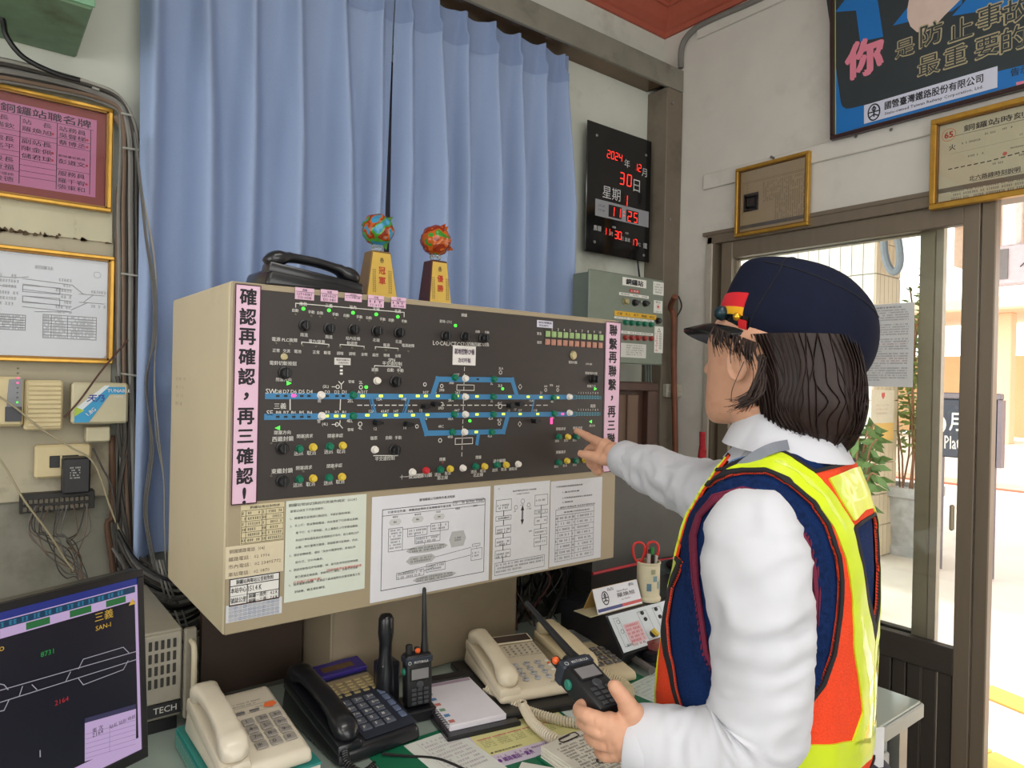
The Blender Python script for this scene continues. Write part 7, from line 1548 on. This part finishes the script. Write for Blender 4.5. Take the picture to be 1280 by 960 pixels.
# trousers
tm = mat('dark navy trousers', (30, 34, 52), .8, noise=.05); tz = MB(); rg = []
for z in (.90, .87, .84, .80, .76): ff, ll, lc2 = torso(np.linspace(0, 2*np.pi, 40, endpoint=False), np.full(40, max(z, .7)), .006 if z < .88 else .0); rg.append([tuple(p) for p in tw(ff, ll, np.full(40, .412), np.full(40, z))])
tz.loft(rg)
for s_ in (-1, 1): hp0 = V(.404, 1.1, .80)+LB*s_*.088+Vector((0, -.135, 0)); tz.tube([hp0, hp0-UZ*.37+FB*.01, hp0-UZ*.74], [.097, .078, .070], 22, smooth=6)
tz.build('trousers', tm, pw, smooth=True, angle=60)
for s_ in (-1, 1):
    hp0 = V(.404, 1.1, .0)+LB*s_*.088+Vector((0, -.135, 0)); rg = []
    for t_, w_, h_ in ((-.10, .028, .05), (-.08, .036, .075), (0, .038, .075), (.06, .042, .055), (.12, .044, .042), (.16, .034, .03)): rg.append([hp0+FB*t_+LB*w_*math.cos(a)+UZ*(.002+h_*max(0, math.sin(a))) for a in [2*math.pi*k/16 for k in range(16)]])
    MB().loft(rg).build('shoe', KN, pw, smooth=True)
a = P(1090, 935, D=1.03); MB().box(-.02, .02, -.03, .03, 0, .003, frame(a, (RH*.7+EH*.2), UZ), b=.001).build('waist_tag', mat('white tag', (214, 212, 214), .5), pw)
# cap
HR = [((907, 410), (1056, 490)), ((904, 388), (1080, 461)), ((913, 361), (1090, 428)), ((924, 339), (1086, 394)), ((934, 326), (1066, 364)), ((956, 323), (1044, 346)), ((990, 328), (1020, 336))]
def hat_ring(k, m_=64, grow=0):
    (x0, y0), (x1, y1) = HR[k]; a0 = P(x0, y0, D=1.10); a1 = P(x1, y1, D=1.10); c = (a0+a1)/2; e1 = (a1-a0)/2; w_ = e1.length; e1 = e1/w_; w_ += grow
    dz = .82+.02*k; dd = [1.0, 1.0, 1, 1, 1, 1, 1][k]
    return [c+e1*w_*math.cos(a)+EH*w_*dz*math.sin(a) for a in [2*math.pi*j/m_ for j in range(m_)]]
base_ = [hat_ring(k) for k in range(len(HR))]
def hat_pt(v, a, off=0.):
    m_ = 64; x = a/(2*math.pi)*m_ % m_; j = int(x) % m_; fx = x-int(x); rr_ = [base_[k][j].lerp(base_[k][(j+1) % m_], fx) for k in range(len(HR))]
    i = min(int(v), len(HR)-2); t = v-i; g = lambda q: rr_[max(0, min(len(HR)-1, q))]
    p0, p1, p2, p3 = g(i-1), g(i), g(i+1), g(i+2); p = .5*((2*p1)+(p2-p0)*t+(2*p0-5*p1+4*p2-p3)*t*t+(3*p1-p0-3*p2+p3)*t**3)
    if off: c = sum((base_[min(i, 5)][q_] for q_ in range(0, 64, 8)), Vector())/8; p = p+(p-c).normalized()*off
    return p
capm = mat('navy felt', (22, 26, 44), .92, noise=.06, scale=60, bump=.05, spec=.15)
rg = [[hat_pt(v, 2*math.pi*j/64, -.006) for j in range(64)] for v in (0.02,)]+[[hat_pt(v, 2*math.pi*j/64) for j in range(64)] for v in np.linspace(0, len(HR)-1, 34)]
cp = MB().loft(rg).build('cap', capm, pw, smooth=True, angle=60)
for aa in (math.pi+.62, math.pi-.62):
    MB().tube([hat_pt(v, aa+.08*v, .0006) for v in np.linspace(.1, 5.2, 24)], .0011, 5).build('seam', mat('seam navy', (12, 14, 26), .9), cp)
MB().tube([hat_pt(3.6-.4*k*.2, math.pi+.62+.16*k, .0006) for k in range(13)], .0011, 5).build('seam', mat('seam navy'), cp)
def hband(v0, v1, a0, a1, m_, nm, off=.002, th=.0025):
    rg = []
    for a in np.linspace(a0, a1, 28): rg.append([hat_pt(v0, a, off), hat_pt((v0+v1)/2, a, off+.0005), hat_pt(v1, a, off), hat_pt(v1, a, off-th), hat_pt(v0, a, off-th)])
    MB().loft(rg).build(nm, m_, cp, smooth=True, angle=40)
fA, fB = math.pi-1.25, math.pi+.52
hband(1.15, 1.75, fA, fB, mat('ribbon red', (212, 30, 40), .6, noise=.04), 'red_band'); hband(.75, 1.15, fA, fB, mat('ribbon yellow', (242, 178, 30), .6, noise=.04), 'yellow_band'); hband(.0, .75, fA, fB+.12, mat('patent black', (14, 14, 18), .15, noise=0), 'black_band', .003)
hband(.05, .55, fB-.05, fB+.10, mat('ribbon red'), 'red_tab', .0045)
g0 = hat_pt(.62, fB-.06, .006); MB().ball(g0, .0065, 12).build('gold_button', mat('gold button', (222, 170, 50), .25, metal=.8, noise=0), cp, smooth=True)
g0 = hat_pt(.7, math.pi+.1, .008); MB().ball(g0, .012, 10, sc=(1, 1, 1)).build('cap_badge', mat('dark badge', (24, 52, 62), .3, metal=.3, noise=.1), cp, smooth=True)
d = P(862, 406, D=1.135)-P(903, 408, D=1.10); rg = []
for s_ in np.linspace(-1, 1, 25):
    a = math.pi+s_*1.2; b0 = hat_pt(.02, a, 0); L = math.sqrt(max(.0, 1-abs(s_)**2.2)); tip = b0+d*L*1.25-UZ*.004*L; mid = b0+d*L*.6+UZ*(.004)*L
    rg.append([b0+UZ*.002, mid+UZ*.002, tip, tip-UZ*.003, mid-UZ*.002, b0-UZ*.002])
MB().loft(rg).build('visor', mat('patent black'), cp, smooth=True, angle=50)
# hair
hm_ = mat('dark brown hair', (40, 24, 19), .45, noise=.35, scale=150, spec=.35, stretch=(1, 1, .06)); rh_ = random.Random(21)
HL = [(422, 922, 1052), (455, 932, 1060), (480, 934, 1063), (500, 934, 1064), (520, 938, 1062), (536, 948, 1058), (548, 964, 1048), (553, 985, 1028)]
hrg = []; HCs = []
for y, x0, x1 in HL:
    a0, a1 = P(x0, y, D=1.095), P(x1, y, D=1.095); c = (a0+a1)/2; w_ = (a1-a0).length/2; ring = []
    for j in range(72):
        a = 2*math.pi*j/72; rr2 = 1+.035*mnoise.noise(Vector((math.cos(a)*5, math.sin(a)*5, y*.006)))
        ring.append(c+RH*w_*math.copysign(abs(math.cos(a))**.65, math.cos(a))*rr2+EH*(w_*.98+.020)*math.copysign(abs(math.sin(a))**.72, math.sin(a))*rr2+UZ*(.006*math.sin(a*9)+.004*math.sin(a*23))*(1 if y > 545 else 0))
    hrg.append(ring); HCs.append((c, w_))
hair = MB().loft(hrg).build('hair', hm_, pw, smooth=True, angle=80)
sb2 = MB()
for k in range(1400):
    a = rh_.uniform(0, 2*math.pi); j = int(a/(2*math.pi)*72) % 72; n0 = 0; n1 = rh_.choice([5, 6, 7, 7]); off = rh_.uniform(-.001, .0025); dr_ = rh_.uniform(-.25, .25); pts = []
    for i in range(n0, n1+1):
        jj = int(round(j+2.2*mnoise.noise(Vector((math.cos(a)*2.5, math.sin(a)*2.5, i*.5))))) % 72; p = hrg[i][jj]; c = HCs[i][0]; o_ = (p-c); o_.z = 0; pts.append(p+o_.normalized()*off)
    e_ = pts[-1]+Vector((rh_.uniform(-.006, .006), rh_.uniform(-.006, .006), -rh_.uniform(.001, .007))); pts.append(e_)
    sb2.tube(pts, [.0008, .0009, .0008, .0003], 3, smooth=3)
for k in range(46):   # wisps that sweep forward over the near cheek
    s0 = (952+rh_.uniform(-4, 6), 448+rh_.uniform(-6, 20), 1.005+rh_.uniform(-.005, .01)); e_ = (906+rh_.uniform(-2, 30), 502+rh_.uniform(-5, 16), 1.0+rh_.uniform(-.008, .012)); m_ = (946+rh_.uniform(-8, 8), 486+rh_.uniform(-8, 8), 1.0+rh_.uniform(-.008, .004))
    sb2.tube([P(*s0[:2], D=s0[2]), P(*m_[:2], D=m_[2]), P((m_[0]+e_[0])/2, (m_[1]+e_[1])/2+4, D=(m_[2]+e_[2])/2), P(*e_[:2], D=e_[2])], [.0016, .0018, .0012, .0004], 4, smooth=5)
for k in range(80):   # fringe under the visor and by the temple
    x = rh_.uniform(892, 948); s0 = (x, 408+(x-892)*.38, 1.06-(x-892)*.0010+rh_.uniform(-.006, .006)); L = rh_.uniform(18, 38); e_ = (x+rh_.uniform(-6, 12), s0[1]+L, s0[2]-.002)
    if 905 < x < 917 and k % 4: continue
    sb2.tube([P(*s0[:2], D=s0[2]), P((s0[0]+e_[0])/2-3, (s0[1]+e_[1])/2, D=s0[2]-.004), P(*e_[:2], D=e_[2])], [.0014, .0012, .0004], 4, smooth=4)
for pl in (((930, 452, 1.02), (922, 470, 1.01), (915, 488, 1.01), (914, 502, 1.01)), ((938, 445, 1.01), (942, 470, 1.0), (934, 492, .995), (922, 506, .995)), ((1060, 500, 1.09), (1068, 530, 1.09), (1066, 548, 1.09))): sb2.tube([P(*q[:2], D=q[2]) for q in pl], .0007, 4, smooth=6)
so_ = sb2.build('hair_strands', hm_, hair, smooth=True, angle=180); so_['kind'] = 'stuff'
# handheld radio
Bb = P(766, 893, D=.995); Tp = P(648, 756, D=1.20); ax = (Tp-Bb).normalized()
nf = (RH*.18+UZ*.90-EH*.26); nf = (nf-ax*nf.dot(ax)).normalized(); xx = ax.cross(nf).normalized()
Mh = Matrix([[xx.x, ax.x, nf.x, Bb.x], [xx.y, ax.y, nf.y, Bb.y], [xx.z, ax.z, nf.z, Bb.z], [0, 0, 0, 1]])
radio('two_way_radio', 'black two-way radio held in the lower hand, its long antenna slanting to the upper left', Mh, 1.02, .155, hand=True)
